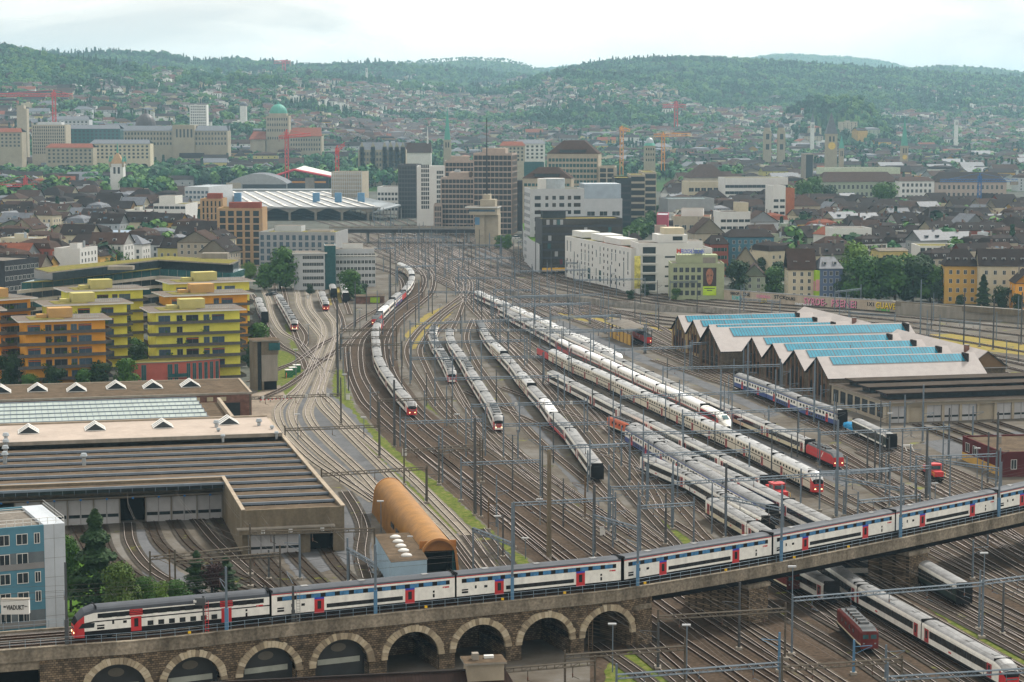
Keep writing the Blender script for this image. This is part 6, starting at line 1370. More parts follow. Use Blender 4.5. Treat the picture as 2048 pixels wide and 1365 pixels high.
house('brown hip roofed hall below the big green trees', (1583,462,1640,460,412), 20, m_bei, m_tile, 7, 6, 2, 'dark', hip=9, dorm=0)
for lab, q, d, wm, st_, n in (('dark office block at the head of the boulevard', (1229,474,1262,474,356), 40, m_dk, 'dark', 8), ('beige office block in the middle of the boulevard front', (1260,462,1290,462,350), 40, m_bei, 'darkg', 8), ('light beige ribbed office block facing the boulevard trees', (1286,450,1312,450,345), 60, m_bei, 'blue', 8)):
 b = bld_px('office_building', lab, 'office building', *q, d); flatroof(b, wm, m_green, .7)
 for k in range(n): dz = (b.H-1)/n; m = MB(); m.box(.4, -.05, k*dz+1.1, b.W-.4, -.01, k*dz+dz-.3, g_dark); m.box(b.W+.01, .6, k*dz+1.1, b.W+.05, b.D-.6, k*dz+dz-.3, g_blue); b.part('window_band', m)
def slab(lab, q, depth, wm, rm, rise, cols, rows, ws='dark', name='large_building', hip=6):
 b = bld_px(name, lab, 'building', *q, depth); m = MB(); m.box(0, 0, 0, b.W, b.D, b.H, wm); b.part('wall', m); b.part('roof', gable_mb(b.W, b.D, b.H, b.H+rise, rm, wm, hip=hip)); dz = (b.H-2)/rows
 b.win('F', cols, rows, 2, dz, 2.0, dz*.55, ws, 2, 2); b.done(); return b
slab('grey brown barracks wing left of the white fronted middle part', (1642,413,1796,412,364), 26, m_lgrn, m_tile, 8, 16, 3)
slab('white fronted barracks middle with grouped windows', (1797,414,1868,414,362), 26, m_wht, m_tile, 3, 7, 4, hip=3)
slab('dark brown barracks wing right of the white middle part', (1869,414,2012,414,364), 26, m_bwn, m_tiled, 8, 14, 3)
b = plainb('boundary_wall', 'long reddish brick wall building with a white roof edge below the barracks', 'building', (1640,428,2060,428,405), 10, m_brickr, m_tiler, par=.3)
plainb('office_building', 'pale green flat block above the big trees', 'office building', (1648,380,1800,376,336), 30, M('pale_green_render', (.50,.55,.42), .8), wins=[('F',20,2,8,5,3,2,'darkg')])
plainb('office_building', 'long white terrace block with roof planting left of the barracks trees', 'office building', (1450,428,1575,424,356), 26, m_wht, m_green, wins=[('F',14,3,10,5,3.4,2.2,'darkg')])
slab('brown hip roofed school with a row of attic windows', (1380,402,1456,400,356), 30, m_bei, m_tile, 12, 10, 2, hip=12)
plainb('office_building', 'cream block with a black centre left of the white terrace block', 'office building', (1376,424,1450,422,364), 26, m_crm, wins=[('F',6,2,10,6,4,3,'dark')])
# main station
m_sh = M('platform_roof_grey', (.26,.27,.28), .6, .1, .2, .05); m_sky = M('skylight_strip', (.66,.63,.57), .4, 0, .1, .1)
A, B_, C_, D2 = GD(500,421,1560), GD(762,416,1560), GD(655,389,1850), GD(455,392,1850); sta = empty('station_hall', (A.x, A.y, 0), 0, 'wide station platform roof with diagonal pale skylight strips', 'station'); o0 = Vector((A.x, A.y, 0))
m = MB(); T = [p-o0 for p in (A, B_, C_, D2)]; m.add([(T[0].x,T[0].y,10),(T[1].x,T[1].y,10),(T[2].x,T[2].y,10.5),(T[3].x,T[3].y,10.5),(T[0].x,T[0].y,9),(T[1].x,T[1].y,9),(T[2].x,T[2].y,9),(T[3].x,T[3].y,9)], [(0,1,2,3),(4,5,1,0),(5,6,2,1),(7,4,0,3),(7,6,5,4)], m_sh); rf = obj('roof', m, sta)
for k in range(9):
 m = MB(); t = (k+.35)/9; t2 = (k+.62)/9; a = T[0].lerp(T[1], t); b2 = T[0].lerp(T[1], t2); c = T[3].lerp(T[2], t2); d = T[3].lerp(T[2], t); m.add([(a.x,a.y+4,10.7),(b2.x,b2.y+4,10.7),(c.x,c.y,11.0),(d.x,d.y,11.0)], [(0,1,2,3)], m_sky)
 for q in range(6):
  s = (q+.97)/6; e = a.lerp(d, s); g = b2.lerp(c, s); m.add([(e.x,e.y,11.03),(g.x,g.y,11.03),(g.x,g.y+3,11.03),(e.x,e.y+3,11.03)], [(0,1,2,3)], m_sh)
 obj('skylight', m, rf)
for k in range(5):
 x = T[0].lerp(T[1], (k+.5)/5).x; m = MB(); m.bar((x, 2, 0), (x, 2, 9), 1.0, m_concl, 6); m.add([(x-9,1,9.4),(x+9,1,9.4),(x,1,5.6)], [(0,2,1)], m_concl); obj('column', m, sta)
for u, v in ((632,404),(676,406),(722,402),(475,400)):
 p = GD(u, v, 1640)-o0; m = MB(); m.box(p.x-2.6, p.y, 9, p.x+2.6, p.y+5, 17.5, m_steelb); obj('vent_tower', m, sta)
a, c = GD(436, 384, 1900), GD(660, 379, 1900); b = Bld('station_cross_hall', 'long flat metal roofed cross hall behind the platform roofs', 'station', a.x, a.y, 0, c.x-a.x, 26, a.z+2); flatroof(b, m_gry, m_zinc, .5); m = MB(); m.box(-2, -4, b.H-6, b.W+2, -.1, b.H-4.5, m_zinc); b.part('eave', m)
a, c = GD(660,398,1700), GD(800,414,1560); b = Bld('side_platform_roof', 'sloping light metal platform roof right of the station hall', 'station', c.x-60, c.y, R(102), 150, 34, 10); m = MB()
P4 = [GD(662,396,1840), GD(745,424,1560), GD(802,410,1560), GD(672,383,1850)]; sr = b.root; sr.rotation_euler = (0, 0, 0); sr.location = (P4[0].x, P4[0].y, 0); q0 = P4[0].copy()
m.add([tuple(p-Vector((q0.x, q0.y, 0))) for p in P4]+[(p.x-q0.x, p.y-q0.y, p.z-1) for p in P4], [(0,1,2,3),(0,4,5,1),(1,5,6,2)], m_zinc); obj('roof', m, sr)
m = MB()
for k in range(9):
 p = P4[1].lerp(P4[2], k/8)-q0; m.bar((p.x, p.y+2, 0), (p.x, p.y+2, 9.5), .35, m_fgrey); p = P4[0].lerp(P4[1], k/8)-q0; m.bar((p.x, p.y, 0), (p.x, p.y, 9.5), .35, m_fgrey)
obj('column', m, sr)
a, c = GD(455, 379, 2000), GD(575, 379, 2000); W = c.x-a.x; ha = empty('vaulted_hall', (a.x, a.y, 0), 0, 'old station hall with a low grey barrel roof and pale stone pillars', 'station'); zb, zt_ = ZT(368, 2000), ZT(348, 2000)
m = MB(); n = 16; m.loft([[(W*k/n, y, zb+(zt_-zb)*math.sin(math.pi*k/n)**.8) for k in range(n+1)] for y in (0, 45)], lambda i, j: m_slate, cap=False, closed=False); m.add([(W*k/n, 0, zb+(zt_-zb)*math.sin(math.pi*k/n)**.8) for k in range(n+1)]+[(W, 0, 0), (0, 0, 0)], [tuple(range(n+3))[::-1]], m_gry); obj('roof', m, ha)
m = MB(); m.box(W*.25, -.3, 2, W*.98, -.05, zb-.5, m_dk); obj('glazed_front', m, ha)
for k in range(7): m = MB(); m.box(-1+k*W*.035, -1, 0, k*W*.035+.8, 0, zb+1, m_bei); obj('pillar', m, ha)
a, c = GD(548, 353, 2060), GD(662, 356, 2060); W = c.x-a.x; te = empty('repair_tent', (a.x, a.y, 0), 0, 'white building site tent roof with a bright red rim over the station', 'tent'); zb, zt_ = a.z, ZT(340, 2060); m_rim = M('tent_rim_red', (.5,.04,.06), .6)
m = MB(); m.add([(0,0,zb),(W*.36,0,zt_),(W,0,zb-.5),(W*.1,40,zb+2),(W*.46,40,zt_+3),(W,40,zb+2)], [(0,1,4,3),(1,2,5,4)], m_wht); m.bar((0,0,zb), (W*.36,0,zt_), 1.2, m_rim); m.bar((W*.36,0,zt_), (W,0,zb-.5), 1.2, m_rim); m.bar((0,0,zb), (W*.2,-8,zb-2), .8, m_rim); obj('roof', m, te)
m = MB(); m.box(W*.2, 6, 0, W*.95, 8, zb-2, m_dk); m.box(W*.3, 5.6, zb*.62, W*.9, 5.9, zb*.72, M('beam_orange', (.65,.28,.04), .6)); m.box(W*.54, 3, 0, W*.7, 5.5, zb*.92, m_concl); obj('scaffold_front', m, te)
sc = plainb('scaffolded_building', 'block wrapped in scaffolding right of the station tent', 'building', (664,418,724,420,344), 30, m_bei, wins=[]); m = MB()
for k in range(9): m.bar((0, -1.2, 3+k*sc.H/9.5), (sc.W, -1.2, 3+k*sc.H/9.5), .25, m_grl)
for k in range(15): m.bar((sc.W*k/14, -1.2, 0), (sc.W*k/14, -1.2, sc.H), .18, m_grl)
sc.part('scaffold', m)
plainb('office_building', 'white five storey block with a brown roof left of the grey banded tower', 'office building', (755,428,803,430,374), 26, m_wht, m_tile, wins=[('F',7,4,3,4,1.8,2,'darkg')])
plainb('post_building', 'wide low block with a pale blue vaulted roof left of the station', 'building', (370,420,418,430,374), 60, m_grl, m_zinc, wins=[('F',6,4,3,4,2,2,'blue')])
plainb('office_building', 'sand coloured long block with a roof cabin in front of the museum trees', 'building', (205,420,320,418,394), 24, M('sand_render', (.55,.42,.24), .8), m_gravel, top=[(.6,.2,.78,.8,6,MATS.get('sand_render') or m_bei)])
plainb('office_building', 'bright white stepped block left of the tan towers', 'office building', (308,470,372,478,408), 26, m_wht, m_green, wins=[('F',6,3,8,5,3,1.6,'darkg')], top=[(.1,.2,.6,.8,5,m_wht)])
plainb('office_building', 'wide low white block with a lime planted roof in the left quarter', 'office building', (218,480,262,482,443), 24, m_grl, m_green, wins=[('F',3,2,4,5,4,2.4,'blue')])
plainb('office_building', 'white wedge shaped office in front of the stepped white block', 'office building', (262,484,372,470,446), 22, m_wht, m_gravel, wins=[('F',8,2,5,5,3,2,'blue')])
slab('pale blue metal roofed hall with white awnings in the left quarter', (128,512,290,512,478), 30, m_bei, M('blue_metal_roof', (.25,.33,.42), .4, .2, .1, .1), 4, 16, 2, hip=8)
slab('beige office range with a glazed attic in the left quarter', (116,500,216,478,462), 18, m_bei, m_zinc, 5, 14, 3)
plainb('office_building', 'grey flat office with a zinc attic at the left', 'office building', (24,508,94,506,462), 22, m_bei, m_zinc, wins=[('F',10,3,3,4,2,2,'dark')], top=[(.05,.1,.98,.9,3.5,m_gry)])
plainb('office_building', 'dark grey block with white window strips behind the upper left flats', 'office building', (12,640,80,630,522), 20, m_dk, m_gravel, wins=[('F',8,5,3,4,2,1.6,'dark')])
# graffiti wall, low retaining wall
pts = px((1366,590),(1448,600),(1520,606),(1589,611),(1665,617),(1741,622),(1820,628)); W0 = pts[0].copy(); gw = empty('graffiti_wall', W0, 0, 'long cream retaining wall covered with coloured graffiti along the upper tracks', 'wall'); L = [p-W0 for p in pts]
m_wall = M('wall_cream', (.50,.42,.33), .9, 0, .2, .6, streak=1); m = MB()
for a, c in zip(L, L[1:]): m.add([(a.x,a.y,0),(c.x,c.y,0),(c.x,c.y,4.3),(a.x,a.y,4.3),(a.x,a.y+.6,4.3),(c.x,c.y+.6,4.3),(a.x,a.y+.6,0),(c.x,c.y+.6,0)], [(0,1,2,3),(3,2,5,4),(4,5,7,6)], m_wall)
obj('wall', m, gw); m = MB()
for a, c in zip(L, L[1:]): m.add([(a.x,a.y-.15,4.3),(c.x,c.y-.15,4.3),(c.x,c.y-.15,4.6),(a.x,a.y-.15,4.6),(a.x,a.y+.7,4.6),(c.x,c.y+.7,4.6)], [(0,1,2,3),(3,2,5,4)], m_gry)
obj('coping', m, gw)
gp = Path([p.copy() for p in L])
def graf(txt, u, hgt, wid, mat, z=.3, outline=None):
 k = min(range(int(gp.c[-1]*2)), key=lambda q: abs(U(gp.at(q/2)+W0)-u))/2; a, c = gp.at(k), gp.at(k+wid); rot = math.atan2(c.y-a.y, c.x-a.x); n = Vector((c.y-a.y, -(c.x-a.x), 0)).normalized()
 if outline: text_mesh('graffiti', txt, hgt*1.35, outline, gw, a+n*.25+Vector((0,0,z-.12)), (R(90), 0, rot), ext=.005, bold=.13, width=wid*1.03)
 text_mesh('graffiti', txt, hgt*1.35, mat, gw, a+n*.30+Vector((0,0,z)), (R(90), 0, rot), ext=.005, bold=.05, width=wid)
c_gr = M('spray_green', (.10,.40,.08), .6); c_gpk = M('spray_rose', (.72,.25,.38), .6); c_gy = M('spray_yellow', (.80,.58,.03), .6); c_gtl = M('spray_turquoise', (.08,.45,.42), .6); c_gw = M('spray_white', (.72,.74,.76), .6); c_gl = M('spray_lilac', (.40,.25,.50), .6)
graf('SYRDE-', 1609, 3.0, 11.5, c_gpk, .8, c_blk); graf('PSENE!', 1664, 3.0, 11.5, c_gpk, .8, c_blk); graf('GUAVE', 1752, 2.6, 9.5, c_gy, 1.3, c_blk); graf('STCK', 1549, 1.5, 6, c_blk, 2.3); graf('SNE', 1487, 1.6, 4, c_blk, 2.4); graf('KORNULG', 1513, 1.3, 7, c_gpk, 2.2)
graf('#A', 1523, 1.6, 3, c_gy, .4, c_blk); graf('DUKI', 1572, 1.4, 4.5, c_blk, 2.0); graf('BOMBE', 1464, 1.8, 5.5, c_gtl, .5, c_gw); graf('SBROP', 1462, 1.2, 5, c_blk, 2.6); graf('1X1', 1734, 1.6, 3.2, c_blk, 2.0); graf('OKER', 1372, 2.0, 6, c_gtl, 1.7, c_blk); graf('PEN', 1374, 1.0, 5, c_gr, .2)
graf('SEBAS', 1406, 1.6, 6, c_gl, 1.8, c_gtl); graf('YOUTH', 1432, 1.3, 5, c_gtl, 2.2); graf('SMOKEY', 1590, 1.1, 9, c_gw, .1); graf('COBRA', 1752, 1.1, 7, c_gr, .1)
ow = empty('overpass', W0, 0, 'grey concrete overpass ramp with silver lettering at its foot beyond the sheds', 'bridge'); Q = [p-W0 for p in (G(1790,628), G(1880,636), G(1960,640), G(2110,652))]
m = MB()
for a, c in zip(Q, Q[1:]): m.add([(a.x,a.y,0),(c.x,c.y,0),(c.x,c.y,4.6),(a.x,a.y,4.6),(c.x,c.y+9,4.6),(a.x,a.y+9,4.6)], [(0,1,2,3),(3,2,4,5)], m_concl)
obj('ramp', m, ow); m = MB(); a, c = Q[0], Q[-1]; m.add([(a.x,a.y-.4,3.2),(c.x,c.y-.4,2.6),(c.x,c.y-.4,5.2),(a.x,a.y-.4,5.2)], [(0,1,2,3)], m_concw); m.add([(a.x,a.y-.4,5.2),(c.x,c.y-.4,5.2),(c.x,c.y+.3,5.2),(a.x,a.y+.3,5.2)], [(0,1,2,3)], m_gry); obj('parapet', m, ow)
text_mesh('graffiti', 'MUTIC', 3.6, c_gw, ow, Q[0]+Vector((1, -.6, .2)), (R(90), 0, math.atan2(Q[1].y-Q[0].y, Q[1].x-Q[0].x)), ext=.01, bold=.12, width=15)
pts = px((1010,588),(1040,597),(1149,605),(1250,616),(1340,624),(1440,628),(1600,652),(1760,672)); m = MB(); m_old = M('old_grey_wall', (.34,.32,.29), .9, 0, .35, .8, streak=1, fine=(1.2,.2))
for a, c in zip(pts, pts[1:]): m.add([(a.x,a.y,0),(c.x,c.y,0),(c.x,c.y,2.4),(a.x,a.y,2.4),(a.x,a.y+.5,2.4),(c.x,c.y+.5,2.4)], [(0,1,2,3),(3,2,5,4)], m_old)
tag(obj('retaining_wall', m), 'low weathered grey retaining wall between the upper and lower tracks', 'wall')
# foliage
def leaf_mat(name, c1, c2):
 m, t, b = new_mat(name); b.inputs['Roughness'].default_value = .75; b.inputs['Specular IOR Level'].default_value = .2
 g = N('ShaderNodeNewGeometry', t); r = N('ShaderNodeValToRGB', t); e = r.color_ramp.elements
 oi = N('ShaderNodeObjectInfo', t); ad = N('ShaderNodeMath', t, operation='ADD'); ml = N('ShaderNodeMath', t, operation='MULTIPLY'); ml.inputs[1].default_value = .55
 sb = N('ShaderNodeMath', t, operation='MULTIPLY'); sb.inputs[1].default_value = .45
 t.links.new(g.outputs['Random Per Island'], ml.inputs[0]); t.links.new(oi.outputs['Random'], sb.inputs[0]); t.links.new(ml.outputs[0], ad.inputs[0]); t.links.new(sb.outputs[0], ad.inputs[1])
 e[0].position = 0; e[0].color = (*c1, 1); e[1].position = 1; e[1].color = (*c2, 1); t.links.new(ad.outputs[0], r.inputs[0]); t.links.new(r.outputs[0], b.inputs['Base Color'])
 b.inputs['Transmission Weight'].default_value = 0; MATS[name] = m
 return m
l_mid = leaf_mat('leaves_mid', (.018,.065,.010), (.065,.145,.02)); l_lite = leaf_mat('leaves_bright', (.05,.12,.012), (.13,.21,.03)); l_dark = leaf_mat('leaves_dark', (.010,.032,.012), (.03,.065,.02)); l_cop = leaf_mat('leaves_copper', (.03,.018,.02), (.06,.03,.03))
l_birch = leaf_mat('leaves_birch', (.045,.09,.015), (.11,.15,.03)); m_bark = M('bark', (.09,.07,.05), .95, 0, .3, 2); m_bbark = M('birch_bark', (.5,.48,.44), .9, 0, .3, 3)
def crown_mb(h, r, n, seed, mat, shape='round', leaf=.35, z0=.25):
 rr_ = random.Random(seed); m = MB(); blobs = []
 if shape == 'round':
  nb = 9+rr_.randrange(5)
  for i in range(nb):
   a = rr_.uniform(0, 6.283); q = r*rr_.uniform(.15, .62); z = h*(z0+.18+(1-z0-.3)*rr_.random()); blobs.append((Vector((math.cos(a)*q, math.sin(a)*q, z)), r*rr_.uniform(.33, .55)))
  blobs.append((Vector((0, 0, h*.78)), r*.5)); blobs.append((Vector((0, 0, h*.52)), r*.62))
 for i in range(n):
  if shape == 'round':
   c, br = rr_.choice(blobs); d = Vector((rr_.gauss(0,1), rr_.gauss(0,1), rr_.gauss(0,1))).normalized(); k = rr_.uniform(.72, 1.08); p = c+Vector((d.x*br*k, d.y*br*k, d.z*br*k*.9)); nn = d
  else:
   t = rr_.random()**.75; z = h*(.10+.90*t); tier = .72+.28*math.cos(t*34); q = r*(1-t)**.72*tier*rr_.uniform(.55, 1.05)+.1; a = rr_.uniform(0, 6.283); p = Vector((math.cos(a)*q, math.sin(a)*q, z-q*.18)); nn = Vector((math.cos(a)*.6, math.sin(a)*.6, .8))
  nn = (nn+Vector((rr_.uniform(-.6,.6), rr_.uniform(-.6,.6), rr_.uniform(-.4,.6)))).normalized(); u1 = nn.orthogonal().normalized(); w1 = nn.cross(u1); s = leaf*rr_.uniform(.6, 1.3); th = rr_.uniform(0, 3.14); a1 = u1*math.cos(th)+w1*math.sin(th); b1 = nn.cross(a1)
  m.add([p+a1*s, p+b1*s*.8, p-a1*s, p-b1*s*.8], [(0,1,2,3)], mat)
 return m
def trunk_mb(h, r, seed, mat, conif=False):
 m = MB(); rr_ = random.Random(seed); m.bar((0,0,-.3), (0,0,h*(.95 if conif else .5)), r, mat, 7, r2=r*(.15 if conif else .6))
 if not conif:
  for i in range(6): a = rr_.uniform(0, 6.283); z = h*rr_.uniform(.22, .5); m.bar((0,0,z), (math.cos(a)*h*.22, math.sin(a)*h*.22, z+h*.22), r*.45, mat, 5, r2=r*.15)
 return m
TP = {}
def tproto(kind, lod):
 k = (kind, lod)
 if k in TP: return TP[k]
 n, lf = {'near': (6500, .26), 'mid': (2600, .5), 'far': (420, 1.25)}[lod]; L_ = []
 nv = {'near': 2, 'mid': 3, 'far': 4}[lod]
 for s in range(nv):
  if kind == 'conifer': c = crown_mb(15, 4.2, n, 90+s, l_dark, 'cone', lf*1.1); t = trunk_mb(15, .3, s, m_bark, True)
  elif kind == 'poplar':
   c = crown_mb(15, 5, n, 60+s, l_dark, 'round', lf); c.v = [(x*.42, y*.42, z*1.1) for x, y, z in c.v]; t = trunk_mb(15, .3, s, m_bark)
  else:
   mat = {'green': l_mid, 'bright': l_lite, 'dark': l_dark, 'copper': l_cop, 'birch': l_birch}[kind]; c = crown_mb(13, 6.2, n, 10*s+len(kind), mat, 'round', lf, z0=.0 if lod == 'mid' else .12); t = trunk_mb(13, .38, s, m_bbark if kind == 'birch' else m_bark)
  L_.append((c.mesh('crown'), t.mesh('trunk')))
 TP[k] = L_; return L_
TN = {'green': 'leafy_tree', 'bright': 'leafy_tree', 'dark': 'leafy_tree', 'copper': 'copper_beech', 'birch': 'birch_tree', 'conifer': 'conifer_tree', 'poplar': 'poplar_tree'}
def tree(p, kind, h, wide=1.0, lod='mid', lab=None, group=None):
 c, t = rnd.choice(tproto(kind, lod)); s = h/(15 if kind in ('conifer', 'poplar') else 13)
 r = empty(TN[kind], p, rnd.uniform(0, 6.28), lab, 'tree', group); r.scale = (s*wide, s*wide, s)
 for nm, me in (('crown', c), ('trunk', t)): o = bpy.data.objects.new(nm, me); col.objects.link(o); o.parent = r
 return r
for u, v, kind, h, wd, lab in [
(194,1236,'conifer',17.5,1.15,'big dark spruce standing between the blue office and the depot fan'), (246,1258,'birch',10.5,.8,'pale green birch in front of the big dark spruce'),
(142,1225,'green',12.5,.62,'leafy green tree pressed against the grey end of the blue office'), (285,1240,'green',7,.9,'rounded green tree right of the birch by the viaduct'), (308,1232,'bright',5.5,1.1,'low bright shrub tree left of the small pines by the viaduct'), (352,1222,'green',5,1.2,'low spreading bush by the front track of the fan'),
(394,1190,'conifer',7.5,1.5,'small broad pine at the end of the depot fan'), (430,1190,'copper',6,1.0,'small reddish leaved tree beside the broad pine'), (452,1188,'conifer',6.5,1.7,'dark low pine near the viaduct mast')]:
 tree(G(u, v), kind, h, wd, 'near', lab)
MIDT = [
(110,788,'dark',7.5,'dark tree below the orange flats, left one of three'),(165,786,'green',7,'dark green tree below the orange flats, middle one of three'),(200,780,'dark',8,'dark tree at the right corner of the orange flats'),(255,778,'green',9,'round tree between the orange flats and the red building'),(285,745,'dark',9,'dark tree in the gap behind the red building'),(20,780,'dark',10,'dark tree at the left edge below the flats'),(60,790,'green',6,'small tree at the left edge above the brick hall'),
(275,735,'green',9,'tree between the two columns of yellow flats'),(520,712,'green',11,'tall slim tree right of the yellow flats above the concrete tower'),(498,735,'dark',6,'small tree between the yellow flats and the concrete tower'),(535,772,'bright',3,'small bright bush at the foot of the concrete tower'),
(560,580,'green',19,'large green tree left of the light grey offices'),(530,580,'green',12,'smaller tree at the left of the large green one'),(500,560,'bright',9,'light green tree in front of the hotel corner'),(700,600,'green',13,'green tree in front of the right hand grey office'),(620,592,'dark',5,'dark shrub tree below the left grey office'),(728,590,'dark',5,'dark shrub beside the right grey office'),
(1015,500,'green',9,'green street tree right of the signal tower'),(1000,498,'green',8,'green street tree close to the signal tower base'),(1260,600,'dark',4,'dark shrub in front of the long white apartment building'),(1292,592,'dark',5,'dark bush at the foot of the white modern block'),(1352,600,'green',5,'small tree at the left foot of the olive house'),
(1478,592,'dark',15,'dark spreading tree in front of the cream gabled house'),(1500,580,'dark',10,'dark tree behind the old greenish house'),(1545,592,'green',13,'broad green tree right of the old greenish house'),(1525,560,'dark',11,'dark tree between the petrol blue house and the cream house'),(1556,572,'dark',11,'dark tree left of the tall cream house'),
(1708,560,'bright',19,'fresh green tree rising behind the slate blue house'),(1690,600,'dark',12,'dark tree right of the slate blue house'),(1722,604,'green',19,'big green tree above the pink graffiti'),(1755,602,'green',18,'big green tree, second in the row above the wall'),(1790,604,'green',19,'big green tree, middle of the row above the wall'),(1825,604,'dark',18,'big dark tree left of the ochre yellow house'),(1860,604,'green',16,'big green tree touching the ochre yellow house'),(1775,585,'dark',16,'dark tree behind the row above the wall'),(1738,590,'green',17,'green tree between the first two big ones above the wall'),(1808,592,'green',18,'green tree in the right half of the row above the wall'),(1845,590,'dark',17,'dark tree behind the right end of the row'),(1700,588,'green',14,'green tree at the left end of the row above the wall'),(1872,606,'dark',9,'dark bush tree by the ochre yellow house'),
(1966,618,'conifer',14,'dark conifer before the cream house at the right'),(1920,614,'dark',5,'low dark bush below the ochre yellow house'),(2005,618,'dark',9,'dark tree right of the conifer at the right edge'),(2035,624,'dark',7,'dark shrub tree at the right edge'),
(1600,428,'green',26,'large green tree below the dark roofs, left of the barracks'),(1625,424,'green',28,'large green tree, second left of the barracks'),(1575,424,'bright',22,'light green tree left of the large barracks trees'),(1650,420,'dark',20,'dark tree touching the barracks wing'),(1768,432,'green',26,'round green tree in front of the white barracks middle'),
(230,555,'green',14,'green tree behind the terraced office'),(205,560,'green',12,'green tree left behind the terraced office'),(270,548,'bright',8,'bright tree on the terrace behind the bent office')]
for u, v, k, h, lab in MIDT: tree(G(u, v), k, h, rnd.uniform(.9, 1.15), 'mid', lab)
for i in range(34):
 t = i/17 % 1; side = i//17; u = (1240+(1345-1240)*t)+(0 if side == 0 else 26-10*t); v = 497-(497-418)*t
 tree(G(u, v), 'green', 10, 1.0, 'far', 'boulevard tree, %s in the %s row from the near end' % (('first','second','third','fourth','fifth','sixth','seventh','eighth','ninth','tenth','eleventh','twelfth','thirteenth','fourteenth','fifteenth','sixteenth','seventeenth')[i % 17], 'left' if side == 0 else 'right'), 'boulevard street trees, %s row' % ('left' if side == 0 else 'right'))
# town houses filling the quarters
wallc = [m_crm, m_wht, m_bei, m_grl, m_lgrn, m_och3, m_redb, m_pinkr if False else m_tan, m_gry, m_yel2]
WN = {id(m_crm): 'cream', id(m_wht): 'white', id(m_bei): 'beige', id(m_grl): 'light grey', id(m_lgrn): 'grey green', id(m_och3): 'ochre', id(m_redb): 'brick red', id(m_tan): 'tan', id(m_gry): 'grey', id(m_yel2): 'pale yellow'}
RN = {}
for mm, nn in ((m_tile, 'brown'), (m_tiled, 'dark brown'), (m_tiler, 'red'), (m_slate, 'slate'), (m_gravel, 'flat gravel'), (m_zinc, 'zinc'), (m_green, 'planted flat')): RN[id(mm)] = nn
OCC = [(o.location.x, o.location.y, 16 if o.get('category') != 'tree' else 5) for o in list(col.objects) if o.parent is None and o.get('category') not in (None, 'train') and o.location.y > 650]
BO = []
for o in list(col.objects):
 if o.parent is None and o.type == 'EMPTY' and o.location.y > 700 and o.get('category') not in ('train', 'tree', 'locomotive', 'coach', 'wall'):
  xs, ys = [], []; rz = o.rotation_euler[2]; c, s = math.cos(rz), math.sin(rz)
  for k in col.objects:
   if k.parent is o and k.type == 'MESH' and k.name.startswith(('wall', 'roof', 'shaft')) :
    for q in k.bound_box: x, y = q[0]+k.location.x, q[1]+k.location.y; xs.append(x); ys.append(y)
  if xs: BO.append((o.location.x, o.location.y, c, s, min(xs)-5, max(xs)+5, min(ys)-5, max(ys)+5))
def blocked(x, y, pad=5):
 for bx, by, c, s, x0, x1, y0, y1 in BO:
  dx, dy = x-bx, y-by; lx, ly = dx*c+dy*s, -dx*s+dy*c
  if x0-pad < lx < x1+pad and y0-pad < ly < y1+pad: return True
 return False
def inpoly(u, v, P):
 r = False; j = len(P)-1
 for i in range(len(P)):
  if (P[i][1] > v) != (P[j][1] > v) and u < (P[j][0]-P[i][0])*(v-P[i][1])/(P[j][1]-P[i][1])+P[i][0]: r = not r
  j = i
 return r
def gpx(x, y, z=0): p = Vector((x, y, z)); d = y*_c+(CH-z)*_s; return CX+F*x/d, CY+F*((CH-z)*_c-y*_s)/d
REG = [('left quarter', [(-60,432),(120,430),(200,420),(380,432),(395,470),(430,520),(470,552),(460,560),(300,540),(200,560),(60,600),(-60,640)], -.22, 19, 22),
('right quarter', [(1345,400),(1590,428),(1640,432),(2110,432),(2110,600),(1880,598),(1850,560),(1700,545),(1640,560),(1570,560),(1480,560),(1440,520),(1330,480)], .42, 17, 21),
('station quarter', [(-60,385),(200,395),(205,420),(-60,432)], .1, 18, 24),
('lakeside quarter', [(1235,345),(1340,350),(1380,400),(1450,402),(1640,405),(1640,382),(1800,385),(2110,385),(2110,300),(1240,300)], .2, 30, 27),
('old town', [(-80,300),(430,300),(430,345),(560,330),(800,325),(1000,300),(1240,300),(1240,345),(800,345),(730,350),(430,375),(300,392),(-80,385)], .12, 30, 27)]
HS = []
rr = random.Random(11)
for rn_, poly, ang, sx, sy in REG:
 W_ = [G(u, v) for u, v in poly]; x0, x1 = min(p.x for p in W_), max(p.x for p in W_); y0, y1 = min(p.y for p in W_), max(p.y for p in W_); c, s = math.cos(ang), math.sin(ang)
 R_ = int(max(x1-x0, y1-y0)/min(sx, sy))+4; mx_, my_ = (x0+x1)/2, (y0+y1)/2
 for i in range(-R_, R_):
  for j in range(-R_, R_):
   if j % 3 == 2 and rr.random() < .75: continue
   if i % 6 == 5: continue
   lx, ly = i*sx+rr.uniform(-1.5, 1.5), j*sy+rr.uniform(-2, 2); x, y = mx_+lx*c-ly*s, my_+lx*s+ly*c
   if y < 500 or y > 3600: continue
   u, v = gpx(x, y)
   if not inpoly(u, v, poly) or blocked(x, y): continue
   if y > 2000 and rr.random() < .33: continue
   HS.append((y, x, rn_, ang+(math.pi/2 if rr.random() < .3 else 0)+rr.uniform(-.05, .05), sx, sy, i, j))
HS.sort(); print('houses', len(HS))
